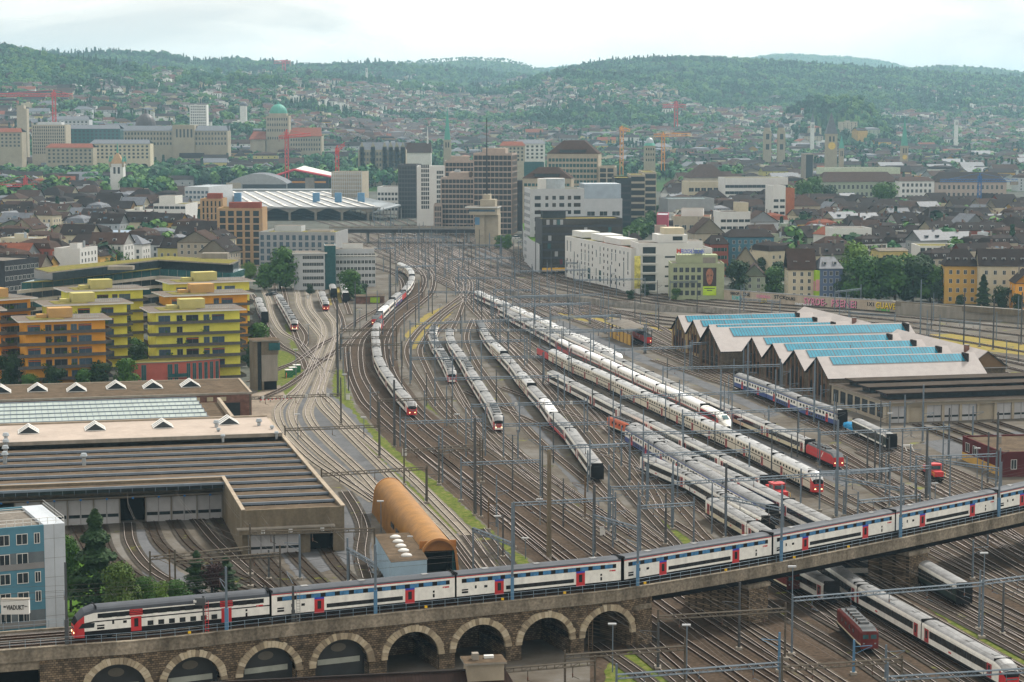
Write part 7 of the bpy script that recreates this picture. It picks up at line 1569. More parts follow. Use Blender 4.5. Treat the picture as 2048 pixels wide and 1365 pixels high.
def hshape(W, D, H, rise, style, rm, wm, rg):
 "wall and roof mesh builders of a small town house"
 w_ = MB(); w_.box(0, 0, 0, W, D, H, wm)
 if style == 'flat':
  r_ = MB(); r_.box(.3, .3, H+.002, W-.3, D-.3, H+.1, rm); r_.box(-.02, -.02, H, W+.02, .3, H+.6, wm); r_.box(-.02, D-.3, H, W+.02, D+.02, H+.6, wm); r_.box(-.02, .3, H, .3, D-.3, H+.6, wm); r_.box(W-.3, .3, H, W+.02, D-.3, H+.6, wm)
  r_.box(W*.3, D*.3, H, W*.6, D*.6, H+2.6, wm, rm)
 elif style == 'mansard':
  r_ = MB(); i = 1.6; h1 = rise*.62; r_.add([(-.3,-.3,H),(W+.3,-.3,H),(W+.3,D+.3,H),(-.3,D+.3,H),(i,i,H+h1),(W-i,i,H+h1),(W-i,D-i,H+h1),(i,D-i,H+h1),(W*.32,D/2,H+rise),(W*.68,D/2,H+rise)], [(0,1,5,4),(1,2,6,5),(2,3,7,6),(3,0,4,7),(4,5,9,8),(6,7,8,9),(5,6,9),(7,4,8)], rm)
 else: r_ = gable_mb(W, D, H, H+rise, rm, wm, along='x' if style != 'gy' else 'y', hip=W*.28 if style == 'hip' else 0)
 return w_, r_
far = MB(); nind = 0; lc = {}
PROTOW = {}
for idx, (y, x, rn_, ang, sx, sy, gi, gj) in enumerate(HS):
 W, D = (sx-.4)*rr.uniform(.95, 1.02), sy*rr.uniform(.55, .68); H = rr.choice([12, 13.5, 15, 16.5])*(.85 if rn_ == 'right quarter' else 1)
 if rn_ == 'right quarter': v_ = gpx(x, y)[1]; H = min(H, 14) if v_ > 500 else H
 q = rr.random(); style = 'gx' if q < .42 else 'mansard' if q < .66 else 'hip' if q < .78 else 'gy' if q < .85 else 'flat'
 wm = rr.choices(wallc, [5,5,4,3,2,1.6,1.2,1,2,1])[0]; rm = rr.choices([m_tile, m_tiled, m_tiler, m_slate], [4,7,.8,2.4])[0]; rise = rr.uniform(3.6, 6) if style != 'mansard' else 4.2
 if style == 'flat': rm = rr.choice([m_gravel, m_green, m_zinc])
 if rn_ == 'right quarter' and style != 'flat' and rr.random() < .6: rm = m_tiled
 cs, sn = math.cos(ang), math.sin(ang); ox, oy = x-(W/2*cs-D/2*sn), y-(W/2*sn+D/2*cs); gz = hill_h(x, y) if y > 2350 else 0
 w_, r_ = hshape(W, D, H, rise, style, rm, wm, rr)
 u = gpx(x, y)[0]
 if nind < 215 and -40 < u < 2090:
  nind += 1; ucol = ['far left', 'left', 'left of centre', 'centre', 'right of centre', 'right', 'far right'][max(0, min(6, int(u/293)))]
  sh_ = {'gx': 'gabled', 'gy': 'end gabled', 'hip': 'hip roofed', 'mansard': 'mansard', 'flat': 'flat roofed'}[style]; v_ = gpx(x, y)[1]
  dn = 'front' if v_ > 540 else 'near' if v_ > 505 else 'middle' if v_ > 470 else 'upper' if v_ > 445 else 'rearmost'
  b = Bld('town_house', '%s %s house, %s roof, %s rows, %s' % (WN[id(wm)], sh_, RN[id(rm)], dn, rn_), 'house', ox, oy, ang, W, D, H, gz, 'houses of the %s' % rn_)
  b.root['_u'] = u
  b.part('wall', w_); rf = b.part('roof', r_); nr = int(H/3.1)
  if y < 1450:
   f_ = 'F' if cs > abs(sn)*.7 else ('L' if sn > 0 else 'F')
   b.win('F', max(3, int(W/3.2)), nr, 1.2, 3.05, 1.2, 1.7, rr.choice(['dark', 'dark', 'darkg', 'shut', 'shutb']), .6, .6); b.win('R' if x < 0 else 'L', 3, nr, 1.2, 3.05, 1.1, 1.6, 'dark', 1, 1)
   b.wins.sort(key=lambda q_: -q_[3]); b.done(12)
  else:
   m = MB()
   for k in range(nr):
    for c_ in range(5): t = W*(c_+.5)/5; m.box(t-.6, -.05, 1.2+k*3.05, t+.6, -.01, 2.9+k*3.05, g_dark)
    for c_ in range(3): t = D*(c_+.5)/3; xx = -.05 if x > 0 else W+.01; m.box(xx, t-.6, 1.2+k*3.05, xx+.04, t+.6, 2.9+k*3.05, g_dark)
   b.part('window_rows', m)
  if style in ('gx', 'hip') and y < 1700:
   for k in range(2): dormer(b, rf, W*(.3+.4*k), D*.12, H+rise*.16, 1.7, 1.5, 2.4, rr.choice([m_fwhite, m_slate, wm]))
  elif style == 'mansard':
   for k in range(3): dormer(b, rf, W*(.22+.28*k), .5, H+.5, 1.2, 1.5, 1.8, m_fwhite)
  else:
   m = MB(); m.box(W*.62, D*.25, H+.4, W*.68, D*.3, H+3.4, m_metal); b.part('flue', m, rf)
  chimney(b, rf, W*rr.uniform(.2, .8), D*.5, H+(rise if style != 'flat' else .4)-.6, rr.uniform(1.2, 2.2), rr.choice([m_concl, m_brickr]), .8)
  if rr.random() < .35 and style != 'flat': m = MB(); zz = H+rise*.45; m.add([(W*.4,D*.20,zz-.1),(W*.52,D*.20,zz-.1),(W*.52,D*.27,zz+rise*.14),(W*.4,D*.27,zz+rise*.14)], [(0,1,2,3)], g_blue); m.v = [(a_, b_, c_+.25) for a_, b_, c_ in m.v]; b.part('skylight', m, rf)
 else:
  m2 = MB()
  for k in range(int(H/3.1)):
   for c_ in range(4): t = W*(c_+.5)/4; m2.box(t-.6, -.06, 1.2+k*3.05, t+.6, -.01, 2.9+k*3.05, g_dark)
  for src in (w_, r_, m2):
   k0 = len(far.v); far.v += [(ox+px_*cs-py_*sn, oy+px_*sn+py_*cs, gz+pz-(4 if pz <= 0.01 else 0)) for px_, py_, pz in src.v]
   idx_ = [far.mi(m) for m in src.mats]; far.f += [[k0+i for i in f] for f in src.f]; far.m += [idx_[i] for i in src.m]
m_hw = M('villa_walls', (.78,.77,.74), .85, 0, .1); m_hr = M('villa_roofs', (.17,.085,.07), .85, 0, .35, .05); m_hr2 = M('villa_roofs_grey', (.13,.11,.11), .85, 0, .3, .05)
HZONE = [(-60,300,165,235,.8),(300,560,150,240,1.2),(560,760,152,290,2.2),(680,1130,160,300,3.6),(1130,1330,180,300,1.2),(1300,1560,178,290,1.4),(1740,2080,180,300,2.0),(-60,700,235,300,1.3),(900,2080,240,300,1.6)]
rr = random.Random(5); nh = 0
for u0, u1, v0, v1, dens in HZONE:
 for _ in range(int((u1-u0)*(v1-v0)/95*dens)):
  u, v = rr.uniform(u0, u1), rr.uniform(v0, v1)
  D = 2400; hit = None
  while D < 7000:
   p = GD(u, v, D)
   if hill_h(p.x, p.y) >= p.z: hit = p; break
   D += 40
  if hit is None or noise.noise(Vector((hit.x/350, hit.y/350, 1))) < -.12: continue
  W, D_, H = rr.uniform(13, 27), rr.uniform(9, 13), rr.uniform(9, 16); a = rr.uniform(-.5, .5); cs, sn = math.cos(a), math.sin(a); gz = hill_h(hit.x, hit.y)-2; nh += 1
  w_, r_ = hshape(W, D_, H, rr.uniform(3, 5), rr.choice(['gx','hip','gy','gx','flat']), rr.choice([m_hr, m_hr2, m_hr2]), rr.choice([m_hw, m_hw, m_crm]), rr);
  m2 = MB()
  for k in range(3): m2.box(W*(.15+.3*k), -.08, 2.5, W*(.15+.3*k)+1.6, -.02, H-1.5, g_dark)
  for src in (w_, r_, m2):
   k0 = len(far.v); far.v += [(hit.x+px_*cs-py_*sn, hit.y+px_*sn+py_*cs, gz+pz) for px_, py_, pz in src.v]; idx_ = [far.mi(m) for m in src.mats]; far.f += [[k0+i for i in f] for f in src.f]; far.m += [idx_[i] for i in src.m]
tag(obj('distant_houses', far), 'countless small pale houses with red and brown roofs spread over the far town and slopes', 'houses', None, 'stuff')
print('ind', nind, 'villas', nh)
seen = {}
for o in col.objects:
 if o.name.startswith('town_house') and '_u' in o:
  seen.setdefault(o['label'], []).append(o)
for l_, os_ in seen.items():
 if len(os_) > 1:
  os_.sort(key=lambda q: q['_u']); nm = ['leftmost', 'second from left', 'third from left', 'fourth from left', 'fifth from left', 'sixth from left', 'seventh from left']
  for i, o in enumerate(os_): o['label'] = l_+', '+(nm[i] if i < len(os_)-1 and i < 7 else ('rightmost' if i == len(os_)-1 else 'further right'))
for o in col.objects:
 if '_u' in o: del o['_u']
# forest and town trees
def gn_scatter(name, pts, scales, kinds, label, cat, pal):
 me = bpy.data.meshes.new(name); me.from_pydata([tuple(p) for p in pts], [], [])
 a = me.attributes.new('sc', 'FLOAT', 'POINT'); a.data.foreach_set('value', np.array(scales, np.float32)); a = me.attributes.new('kd', 'INT', 'POINT'); a.data.foreach_set('value', np.array(kinds, np.int32))
 o = bpy.data.objects.new(name, me); col.objects.link(o); tag(o, label, cat, None, 'stuff'); pc = bpy.data.collections.new(name+'_shapes')
 for i, q in enumerate(pal): x = bpy.data.objects.new('shape_%02d' % i, q); pc.objects.link(x)
 ng = bpy.data.node_groups.new(name, 'GeometryNodeTree'); ng.interface.new_socket('Geometry', in_out='INPUT', socket_type='NodeSocketGeometry'); ng.interface.new_socket('Geometry', in_out='OUTPUT', socket_type='NodeSocketGeometry')
 n = ng.nodes; gi = n.new('NodeGroupInput'); go = n.new('NodeGroupOutput'); ip = n.new('GeometryNodeInstanceOnPoints'); ci = n.new('GeometryNodeCollectionInfo'); ci.inputs['Collection'].default_value = pc; ci.inputs['Separate Children'].default_value = True; ci.inputs['Reset Children'].default_value = True
 s1 = n.new('GeometryNodeInputNamedAttribute'); s1.data_type = 'FLOAT'; s1.inputs['Name'].default_value = 'sc'; k1 = n.new('GeometryNodeInputNamedAttribute'); k1.data_type = 'INT'; k1.inputs['Name'].default_value = 'kd'
 rv = n.new('FunctionNodeRandomValue'); rv.data_type = 'FLOAT_VECTOR'; rv.inputs[0].default_value = (0,0,0); rv.inputs[1].default_value = (0,0,6.28)
 l = ng.links.new; l(gi.outputs[0], ip.inputs['Points']); l(ci.outputs[0], ip.inputs['Instance']); ip.inputs['Pick Instance'].default_value = True; l(k1.outputs[0], ip.inputs['Instance Index']); l(s1.outputs[0], ip.inputs['Scale']); l(rv.outputs[0], ip.inputs['Rotation']); l(ip.outputs[0], go.inputs[0])
 md = o.modifiers.new('scatter', 'NODES'); md.node_group = ng
 return o
def fcrown(seed, mat, cone=False):
 m = MB(); rr_ = random.Random(seed); n = 110
 if cone:
  for i in range(n): t = rr_.random(); a = rr_.uniform(0, 6.28); q = 3.2*(1-t)*rr_.uniform(.7, 1.05); p = Vector((math.cos(a)*q, math.sin(a)*q, 2+14*t)); s = 1.3; nn = Vector((math.cos(a), math.sin(a), .5)).normalized(); u1 = nn.orthogonal().normalized(); w1 = nn.cross(u1); m.add([p+u1*s, p+w1*s, p-u1*s, p-w1*s], [(0,1,2,3)], mat)
 else:
  bl = [(Vector((rr_.uniform(-2.6,2.6), rr_.uniform(-2.6,2.6), rr_.uniform(6,11))), rr_.uniform(2.4,3.8)) for _ in range(6)]
  for i in range(n): c, r_ = rr_.choice(bl); d = Vector((rr_.gauss(0,1), rr_.gauss(0,1), rr_.gauss(.3,1))).normalized(); p = c+d*r_*rr_.uniform(.8,1.05); nn = (d+Vector((rr_.uniform(-.5,.5), rr_.uniform(-.5,.5), .1))).normalized(); u1 = nn.orthogonal().normalized(); w1 = nn.cross(u1); s = rr_.uniform(1.0, 1.7); m.add([p+u1*s, p+w1*s, p-u1*s, p-w1*s], [(0,1,2,3)], mat)
  m.bar((0,0,-3), (0,0,8), .4, m_bark, 4)
 return m.mesh('shape')
f_a = leaf_mat('forest_mid', (.014,.07,.030), (.045,.155,.05)); f_b = leaf_mat('forest_light', (.045,.125,.025), (.11,.22,.05)); f_c = leaf_mat('forest_dark', (.008,.035,.016), (.025,.075,.028))
PAL = [fcrown(1, f_a), fcrown(2, f_a), fcrown(3, f_b), fcrown(4, f_c), fcrown(5, f_c, True), fcrown(6, f_b), fcrown(7, l_cop)]
rs = np.random.RandomState(3); P, S, K = [], [], []
NT = 60000
ys = 2400+(rs.rand(NT)**.8)*4700; us = -80+rs.rand(NT)*2210
for y, u in zip(ys, us):
 x = (u-CX)/F*y; h = hill_h(x, y)
 if h < 3 and y > 3300: continue
 v = gpx(x, y, h)[1]
 nz = noise.noise(Vector((x/380, y/380, 2))); built = any(a < u < b_ and c < v < d and dn >= 1 for a, b_, c, d, dn in HZONE)
 if built and rs.rand() < .50: continue
 if nz > .55 and rs.rand() < .8: continue
 if y < 2700 and rs.rand() < .45: continue
 P.append((x, y, h-1.5)); S.append(rs.uniform(.8, 1.5)*(1.25 if y > 5000 else 1)); n2 = noise.noise(Vector((x/160, y/160, 7)))
 q = rs.rand(); K.append(6 if q < .012 else 4 if (n2 < -.15 and q < .6) or q < .06 else (3 if n2 < 0 and q < .5 else (2 if q < .35 else 5 if q < .45 else (0 if q < .75 else 1))))
for Dc, n_, top in ((8800, 15000, 1), (12500, 12000, 1)):
 for _ in range(n_):
  y = Dc+rs.uniform(-900, 500); x = (rs.uniform(-60, 2110)-CX)/F*y; h = hill_h(x, y)
  if h > 60: P.append((x, y, h-3)); S.append(rs.uniform(.55, .95)); K.append(rs.choice([0,1,3,2]))
gn_scatter('forest', P, S, K, 'dense mixed woodland and garden trees covering the hills behind the town', 'woodland', PAL)
P, S, K = [], [], []; rr = random.Random(9)
def near_house(x, y): return blocked(x, y, -2)
for _ in range(4200):
 u, v = rr.uniform(-40, 2090), rr.uniform(298, 560)
 if v > 400 and rr.random() < .8: continue
 p = G(u, v)
 if p.y < 1000 or near_house(p.x, p.y): continue
 if 430 < u < 1300 and v > 345: continue
 inside = any(inpoly(u, v, q[1]) for q in REG)
 if not inside: continue
 P.append((p.x, p.y, (hill_h(p.x, p.y) if p.y > 2350 else 0)-.3)); S.append(rr.uniform(.75, 1.3)); K.append(rr.choice([0,1,2,3,5,5,2,0,4]))
for u0, u1, v0, v1, n_ in ((-60,110,395,432,34),(95,215,372,412,26),(250,345,372,412,30),(340,430,352,386,16),(390,560,300,335,90),(430,560,275,305,90),(560,720,285,330,70),(180,440,290,330,190),(-40,180,296,330,110),(640,900,268,300,60),(1340,1480,300,330,30),(1270,1345,300,345,14),(1660,1860,310,340,30)):
 for _ in range(n_):
  p = G(rr.uniform(u0, u1), rr.uniform(max(v0, 300), v1)) if v1 > 330 else GD(rr.uniform(u0, u1), rr.uniform(v0, v1), rr.uniform(2180, 2300)); P.append((p.x, p.y, (hill_h(p.x, p.y) if p.y > 2350 else 0)+max(0, 0)-.3)); S.append(rr.uniform(1.1, 1.8)); K.append(rr.choice([0,1,2,5,3]))
gn_scatter('town_greenery', P, S, K, 'mixed green trees scattered in courtyards, parks and along streets of the town', 'trees', PAL)
# gabled workshop halls on the right
SR = R(13.5); S0 = GD(1641, 800, 584); S0.z = 0; S0.x = 85.8
m_shr = M_stripe('hall_roof_sheet', (.43,.40,.39), (.37,.345,.335), 1.1, 0, .1, .75, .1); m_ybr = M_brick('yellow_hall_brick', (.42,.31,.15), (.34,.25,.12), (.2,.16,.1), 1, .5, .2); m_sbr = M_brick('sooty_hall_brick', (.15,.115,.08), (.10,.08,.06), (.07,.06,.05), 1, .5, .2)
m_tealg = M_stripe('teal_roof_glass', (.0,.17,.26), (.004,.045,.07), 1.0, 0, .2, .6, .3); MATS['teal_roof_glass'].node_tree.nodes['Principled BSDF'].inputs['Specular IOR Level'].default_value = .15; m_pil = M('brick_pilaster', (.20,.12,.08), .9)
hallr = []
def hall_local(x, y): c, s = math.cos(SR), math.sin(SR); return S0.x+x*c-y*s, S0.y+x*s+y*c
def bay(lab, y, w, x0, x1, zr, ze, br, sky=(3, 43)):
 X, Y = hall_local(x0, y-w/2); b = Bld('workshop_hall', lab, 'workshop hall', X, Y, SR, x1-x0, w, ze, group='gabled workshop halls'); L = x1-x0
 m = MB(); m.box(0, 0, 0, L, w, ze-.1, br); m.add([(0,0,ze-.1),(0,w,ze-.1),(0,w/2,zr-.25)], [(0,1,2),(2,1,0)], br); b.part('wall', m)
 m = MB(); o = .55
 for sg in (0, 1):
  ya = -0.0 if sg == 0 else w; vs = [(-o, ya, ze), (L+.3, ya, ze), (L+.3, w/2, zr), (-o, w/2, zr)]; vs += [(a, c_, d-.3) for a, c_, d in vs]
  m.add(vs, [(0,1,2,3) if sg == 0 else (3,2,1,0)], m_shr); m.add(vs, [(4,5,6,7),(7,6,5,4),(0,3,7,4),(4,7,3,0),(0,4,5,1)], m_tiled)
 rf = b.part('roof', m)
 k = (zr-ze)/(w/2)
 def on(x, t, e=.16): yy = t*w/2; return (x, yy, ze+k*yy+e)
 n = 5; a, c = sky[0], sky[1]
 for q in range(n):
  xa, xb = a+(c-a)*q/n+.12, a+(c-a)*(q+1)/n-.12; m = MB(); m.add([on(xa, .60), on(xb, .60), on(xb, .93), on(xa, .93)], [(0,1,2,3)], m_tealg); m.add([on(xa, .60), on(xb, .60), on(xb, .60, 0), on(xa, .60, 0)], [(3,2,1,0)], m_dk)
  b.part('skylight', m, rf)
 m = MB(); m.add([on(a-.2,.575,.1), on(c+.2,.575,.1), on(c+.2,.955,.1), on(a-.2,.955,.1)], [(0,1,2,3)], m_dk); m.box(c+.3, w/2*.57, ze+k*w/2*.57, c+.9, w/2*.97, zr+.1, m_tiled); b.part('skylight_frame', m, rf)
 for yy in (.14, .32, .5, .68, .86):
  m = MB(); m.box(-.25, w*yy-.35, 0, -.01, w*yy+.35, ze+min(yy, 1-yy)*2*(zr-ze)-.6, m_pil); b.part('pilaster', m)
 for yy, hh in ((.23, 5.2), (.41, 7.6), (.59, 7.6), (.77, 5.2)):
  m = MB(); r_ = w*.055; P = [(-.06, w*yy-r_, 1.2), (-.06, w*yy+r_, 1.2)]+[(-.06, w*yy+r_*math.cos(t*.3927), hh-1.2+r_*math.sin(t*.3927)) for t in range(9)]; m.add(P, [tuple(range(len(P)))[::-1], tuple(range(len(P)))], g_dark); b.part('arched_window', m)
 return b
OW = ['front', 'second', 'third', 'fourth']
for i, y in enumerate((0, 17.6, 35.2, 52.8)): bay('soot dark gabled hall, %s of four nearest the roundhouse, with a teal skylight' % ('nearest' if i == 0 else OW[i]), y, 17.5, 0, 47, 12, 6.8, m_sbr)
bay('broad dark gabled hall pushed forward between the front four and rear three halls', 74, 23, -6.5, 60, 13, 6.6, m_sbr, (6, 64))
for i, y in enumerate((92, 108, 124)): bay('yellow brick gabled hall, %s of the three at the far end' % ('nearest', 'middle', 'farthest')[i] if False else 'yellow brick gabled hall, %s of the three at the far end' % (['nearest', 'middle', 'farthest'][i]), y, 16, -.5, 47, 12, 6.8, m_ybr, (2, 41))
for lab, y0, y1 in (('cross range behind the four front halls with a long pale roof', 4, 66), ('cross range behind the three rear halls with a long pale roof', 88, 146)):
 X, Y = hall_local(47.2, y0); b = Bld('cross_hall', lab, 'workshop hall', X, Y, SR, 12, y1-y0, 7.2); m = MB(); m.box(0, 0, 0, 12, y1-y0, 7.1, m_sbr); b.part('wall', m); rf = b.part('roof', gable_mb(12, y1-y0, 7.2, 11.8, m_shr, m_tan, along='y', ov=.8)); chimney(b, rf, 4.5, 10, 10.4, 2.0, m_brickr, 1.2)
X, Y = hall_local(0, -48); ann = Bld('roundhouse_annex', 'low dark roofed engine shed with three raised roof monitors and grey folding doors', 'engine shed', X, Y, SR, 60, 38, 5.6)
m_droof = M('dark_bitumen_roof', (.075,.06,.048), .9, 0, .3, .2, fine=(1.5,.2)); m = MB(); m.box(0, 1, 0, 60, 38, 5.3, m_bei); m.box(0, 0, 4.4, 60, 1, 5.3, m_bei); ann.part('wall', m); m = MB(); m.box(-.6, -1.0, 5.3, 60.5, 38.3, 5.65, m_concl, m_droof); rf = ann.part('roof', m)
for k, (y, x) in enumerate(((30, 3), (17.5, 1.5), (4.5, 1))):
 m = MB(); m.box(x+1, y, 5.66, x+54, y+5, 7.0, g_dark); m.box(x, y-1.2, 7.0, x+55, y+6, 7.35, m_tiled, m_droof); ann.part('roof_monitor', m, rf)
for k in range(12):
 x = .5+k*4.95; m = MB(); m.box(x, .2, 0, x+.7, 1.0, 4.4, m_bei); ann.part('bay_pillar', m); baydoor(ann, x+.7, x+4.95, .6, 4.4, 2, dark=k in (1, 5, 9))
for k in range(7): m = MB(); m.box(-.06, 3+k*5, 1.0, -.01, 6.6+k*5, 4.4, g_dark); ann.part('side_window', m)
p = G(2004, 955); b = Bld('dark_red_house', 'dark red flat roofed house with a yellow base by the tracks at right', 'building', p.x, p.y, R(9), 16, 24, 5.6); m_drh = M('oxblood_render', (.12,.028,.03), .8, 0, .2); wl, rf = flatroof(b, m_drh, m_felt, .4)
m = MB(); m.box(-.05, 0, 0, -.01, 24, 1.9, m_och3); m.box(0, -.05, 0, 16, -.01, .9, m_drh); b.part('base_band', m); b.win('L', 2, 1, 2.4, 2, 2.2, 1.9, 'dark', a=1, b=14); b.win('L', 4, 1, .3, 2, .7, 1.2, 'darkg', a=10, b=1); b.win('F', 3, 1, 1.8, 2, 1.2, 2, 'dark'); b.done(); chimney(b, rf, 5, 14, 5.6, 1.2)
p = G(1262, 692); b = Bld('timber_canopy', 'small open timber shed with a curved grey roof over one track', 'shed', p.x, p.y, R(12), 7.5, 30, 5.6); m = MB(); m.box(0, 0, 0, .2, 30, 3.6, m_och3); b.part('side_wall', m)
m = MB()
for k in range(7):
 for x in (0, 7.4): m.bar((x, k*5, 0), (x, k*5, 5.4), .16, m_tile)
b.part('post', m); m = MB(); n = 8; m.loft([[(-1+9.5*k/n, yy, 5.4+1.0*math.sin(math.pi*k/n)) for k in range(n+1)] for yy in (-2, 32)], lambda i, j: m_gravel, cap=False, closed=False); m.loft([[(-1+9.5*k/n, yy, 5.3+1.0*math.sin(math.pi*k/n)) for k in range(n, -1, -1)] for yy in (-2, 32)], lambda i, j: m_tiled, cap=False, closed=False); b.part('roof', m)
p = G(712, 608); b = Bld('track_hut', 'small flat hut with a lime painted wall beside the left yard', 'hut', p.x, p.y, R(8), 12, 7, 3.2); m = MB(); m.box(0, 0, 0, 12, 7, 3, m_brickr); m.box(6, -.05, .3, 10, -.01, 2.6, MATS['mural_green']); b.part('wall', m); m = MB(); m.box(-.4, -.5, 3, 12.4, 7.3, 3.3, m_concl, m_felt); b.part('roof', m)
# overhead line gantries, masts, lamps
m_gal = M('gantry_steel', (.13,.165,.20), .6, .15, .12, .8); m_oldst = M('old_gantry_steel', (.15,.13,.105), .7, .1, .2, .8); m_drk = M('dark_mast_steel', (.075,.08,.085), .6, .2, .2); m_insul = M('insulator', (.11,.05,.035), .4)
ORD = ['first', 'second', 'third', 'fourth', 'fifth', 'sixth', 'seventh', 'eighth', 'ninth', 'tenth', 'eleventh', 'twelfth', 'thirteenth', 'fourteenth', 'fifteenth', 'sixteenth', 'seventeenth', 'eighteenth', 'nineteenth', 'twentieth', 'twenty-first', 'twenty-second', 'twenty-third', 'twenty-fourth', 'twenty-fifth']
def lattice(m, a, b, hgt, mt, wd=.35, t=.055, pit=1.1):
 n = max(4, int((b-a).length/pit)); d = (b-a).normalized(); sd = Vector((-d.y, d.x, 0)).normalized()*wd/2; up = Vector((0, 0, hgt))
 for s in (sd, -sd): m.bar(a+s, b+s, t, mt); m.bar(a+s+up, b+s+up, t, mt)
 for k in range(n+1):
  p = a.lerp(b, k/n); m.bar(p-sd, p-sd+up, t*.7, mt); m.bar(p+up-sd, p+up+sd, t*.8, mt)
  if k < n and k % 2 == 0: m.bar(p-sd, a.lerp(b, (k+1)/n)-sd+up, t*.6, mt)
def portal(lab, u1, v1, u2, v2, h=7.6, mt=None, masts=(1, 1), signs=0, z0=0, old=False, ex=2.5):
 mt = mt or (m_oldst if old else m_gal); a, b = G(u1, v1, z0+h), G(u2, v2, z0+h); r = empty('line_gantry', (a.x, a.y, z0), 0, lab, 'gantry', 'overhead line gantries across the tracks'); o = Vector((a.x, a.y, z0)); a, b = a-o, b-o
 m = MB(); lattice(m, a, b, .55, mt, t=.06+.00006*o.y); obj('beam', m, r)
 for k, p in enumerate((a, b)):
  if masts[k]: m = MB(); hh = h+rnd.uniform(.6, ex); m.bar((p.x, p.y, 0), (p.x, p.y, hh), .15+.00008*o.y, mt, 4, r2=.13+.00006*o.y); m.box(p.x-.5, p.y-.5, 0, p.x+.5, p.y+.5, .45, m_concl); obj('mast', m, r)
 n = max(2, int((b-a).length/6))
 for k in range(n):
  p = a.lerp(b, (k+.5)/n); m = MB(); m.bar(p, p-Vector((0,0,1.5)), .06, mt); m.bar(p-Vector((0,0,1.3)), p-Vector((-.9,0,1.7)), .045, mt); m.bar(p-Vector((0,0,1.3)), p-Vector((0,0,.9)), .1, m_insul, 6); obj('hanger', m, r)
 for k in range(signs): p = a.lerp(b, (k+.6)/(signs+.2)); m = MB(); m.box(p.x-.32, p.y-.4, p.z+.0, p.x+.32, p.y-.34, p.z+.8, m_fwhite); q = obj('track_number', m, r); text_mesh('number', str(k+1), .6, c_blk, q, (p.x-.15, p.y-.42, p.z+.15))
 return r
PR = [('middle yard', [(820,650,1000,643),(1000,643,1224,634),(849,663,1289,662),(820,688,1054,683),(820,720,1088,716),(870,761,1116,755),(943,814,1175,807),(1007,853,1218,849),(1081,899,1260,892),(984,612,1180,609),(922,931,1081,925)]),
('right hand storage tracks', [(1229,702,1384,696),(1326,740,1561,733),(1241,797,1628,781),(1365,832,1780,812),(1243,870,1637,863),(1285,914,1499,904),(1180,897,1259,892),(1347,970,1602,955),(1602,955,1780,943),(1221,980,1344,976),(1280,1018,1388,1011),(1452,999,1567,1023),(1102,636,1241,633),(1100,667,1292,662)]),
('station throat', [(794,536,871,533),(857,586,955,587),(987,583,1070,582),(987,597,1140,593),(911,558,1021,558),(1040,595,1202,591),(1040,614,1180,609),(900,520,1030,517),(700,500,790,498),(880,492,1000,492),(760,478,900,476),(1030,545,1180,541),(1150,562,1290,560)]),
('tracks below the sheds', [(1640,870,1899,858),(1640,949,1861,937),(1832,919,1993,913),(1858,922,2003,943),(1672,959,1807,983),(1716,1007,1840,996),(1380,690,1500,684)]),
('upper tracks by the graffiti wall', [(1132,528,1206,527),(1340,566,1420,564),(1480,600,1560,606),(1670,586,1722,580),(1700,628,1790,634),(1880,640,1960,650)])]
for reg, L in PR:
 L = sorted(L, key=lambda q: -q[1])
 for i, q in enumerate(L): portal('galvanised lattice gantry over the %s, %s from the viaduct' % (reg, ORD[i]), *q, signs=4 if (reg == 'middle yard' and i in (3, 7)) else 0, ex=1.2 if reg == 'station throat' else 2.4)
for i, q in enumerate([(680,663,793,661),(672,693,804,691),(680,678,793,676),(570,862,758,855),(643,953,854,939),(755,804,904,798),(811,848,966,843),(500,1070,749,1063),(808,905,960,893),(878,905,965,901)]):
 portal('old brown gantry beam over the left main tracks, %s counted from the signal signs' % ORD[i], *q, old=i != 6, h=7.2)
portal('old brown gantry carrying four white number plates over the left fan', 500, 799, 682, 792, old=True, signs=4)
portal('big blue lattice gantry spanning the lower right tracks', 1585, 1203, 1966, 1172, h=8.2, mt=m_gal)
for i, (q, k) in enumerate([((1316,1240,1571,1224), 1), ((1130,1318,1370,1300), 1), ((1233,1358,1560,1333), 0), ((1564,1342,1804,1325), 1), ((1775,1362,2060,1345), 0), ((1960,1170,2060,1158), 0), ((1010,1345,1190,1330), 1)]): portal('gantry in the lower right corner below the bridge, %s one' % ORD[i], *q, h=7.2, old=bool(k))
portal('gantry over the depot fan in front of the concrete wing', 300, 1120, 500, 1100, h=6.5, old=True); portal('second gantry over the depot fan nearer the viaduct', 350, 1128, 560, 1112, h=6.5, old=True); portal('diagonal gantry beside the blue shed', 695, 1102, 752, 1135, h=8); portal('diagonal gantry between the tunnel and the viaduct mast', 946, 1062, 1028, 1094, h=8); portal('light gantry from the tall mast across the main tracks near the viaduct', 1028, 1012, 1231, 1001, h=8, masts=(1, 1)); portal('diagonal gantry right of the tall dark mast', 1187, 1036, 1281, 1062, h=8)
def mast(u, vt, vb, lab, mt=None, r=.2, z0=0, arms=1):
 p = G(u, vb, z0); D = p.y; h = ZT(vt, D)-z0; mt = mt or m_gal; q = empty('line_mast', p, 0, lab, 'mast', 'overhead line masts'); k = 1+D*.0004
 m = MB(); m.bar((0,0,0), (0,0,h), r*k, mt, 4, r2=r*.72*k); m.box(-.45, -.45, 0, .45, .45, .4, m_concl); obj('pole', m, q)
 for i in range(arms): z = min(h*.8, 7.2)-i*1.3; m = MB(); s = 1 if (int(u) % 2) else -1; m.bar((0,0,z), (s*2.6,0,z+.2), .05*k, mt); m.bar((0,0,z-1.1), (s*2.6,0,z+.1), .04*k, mt); obj('bracket', m, q)
 return q
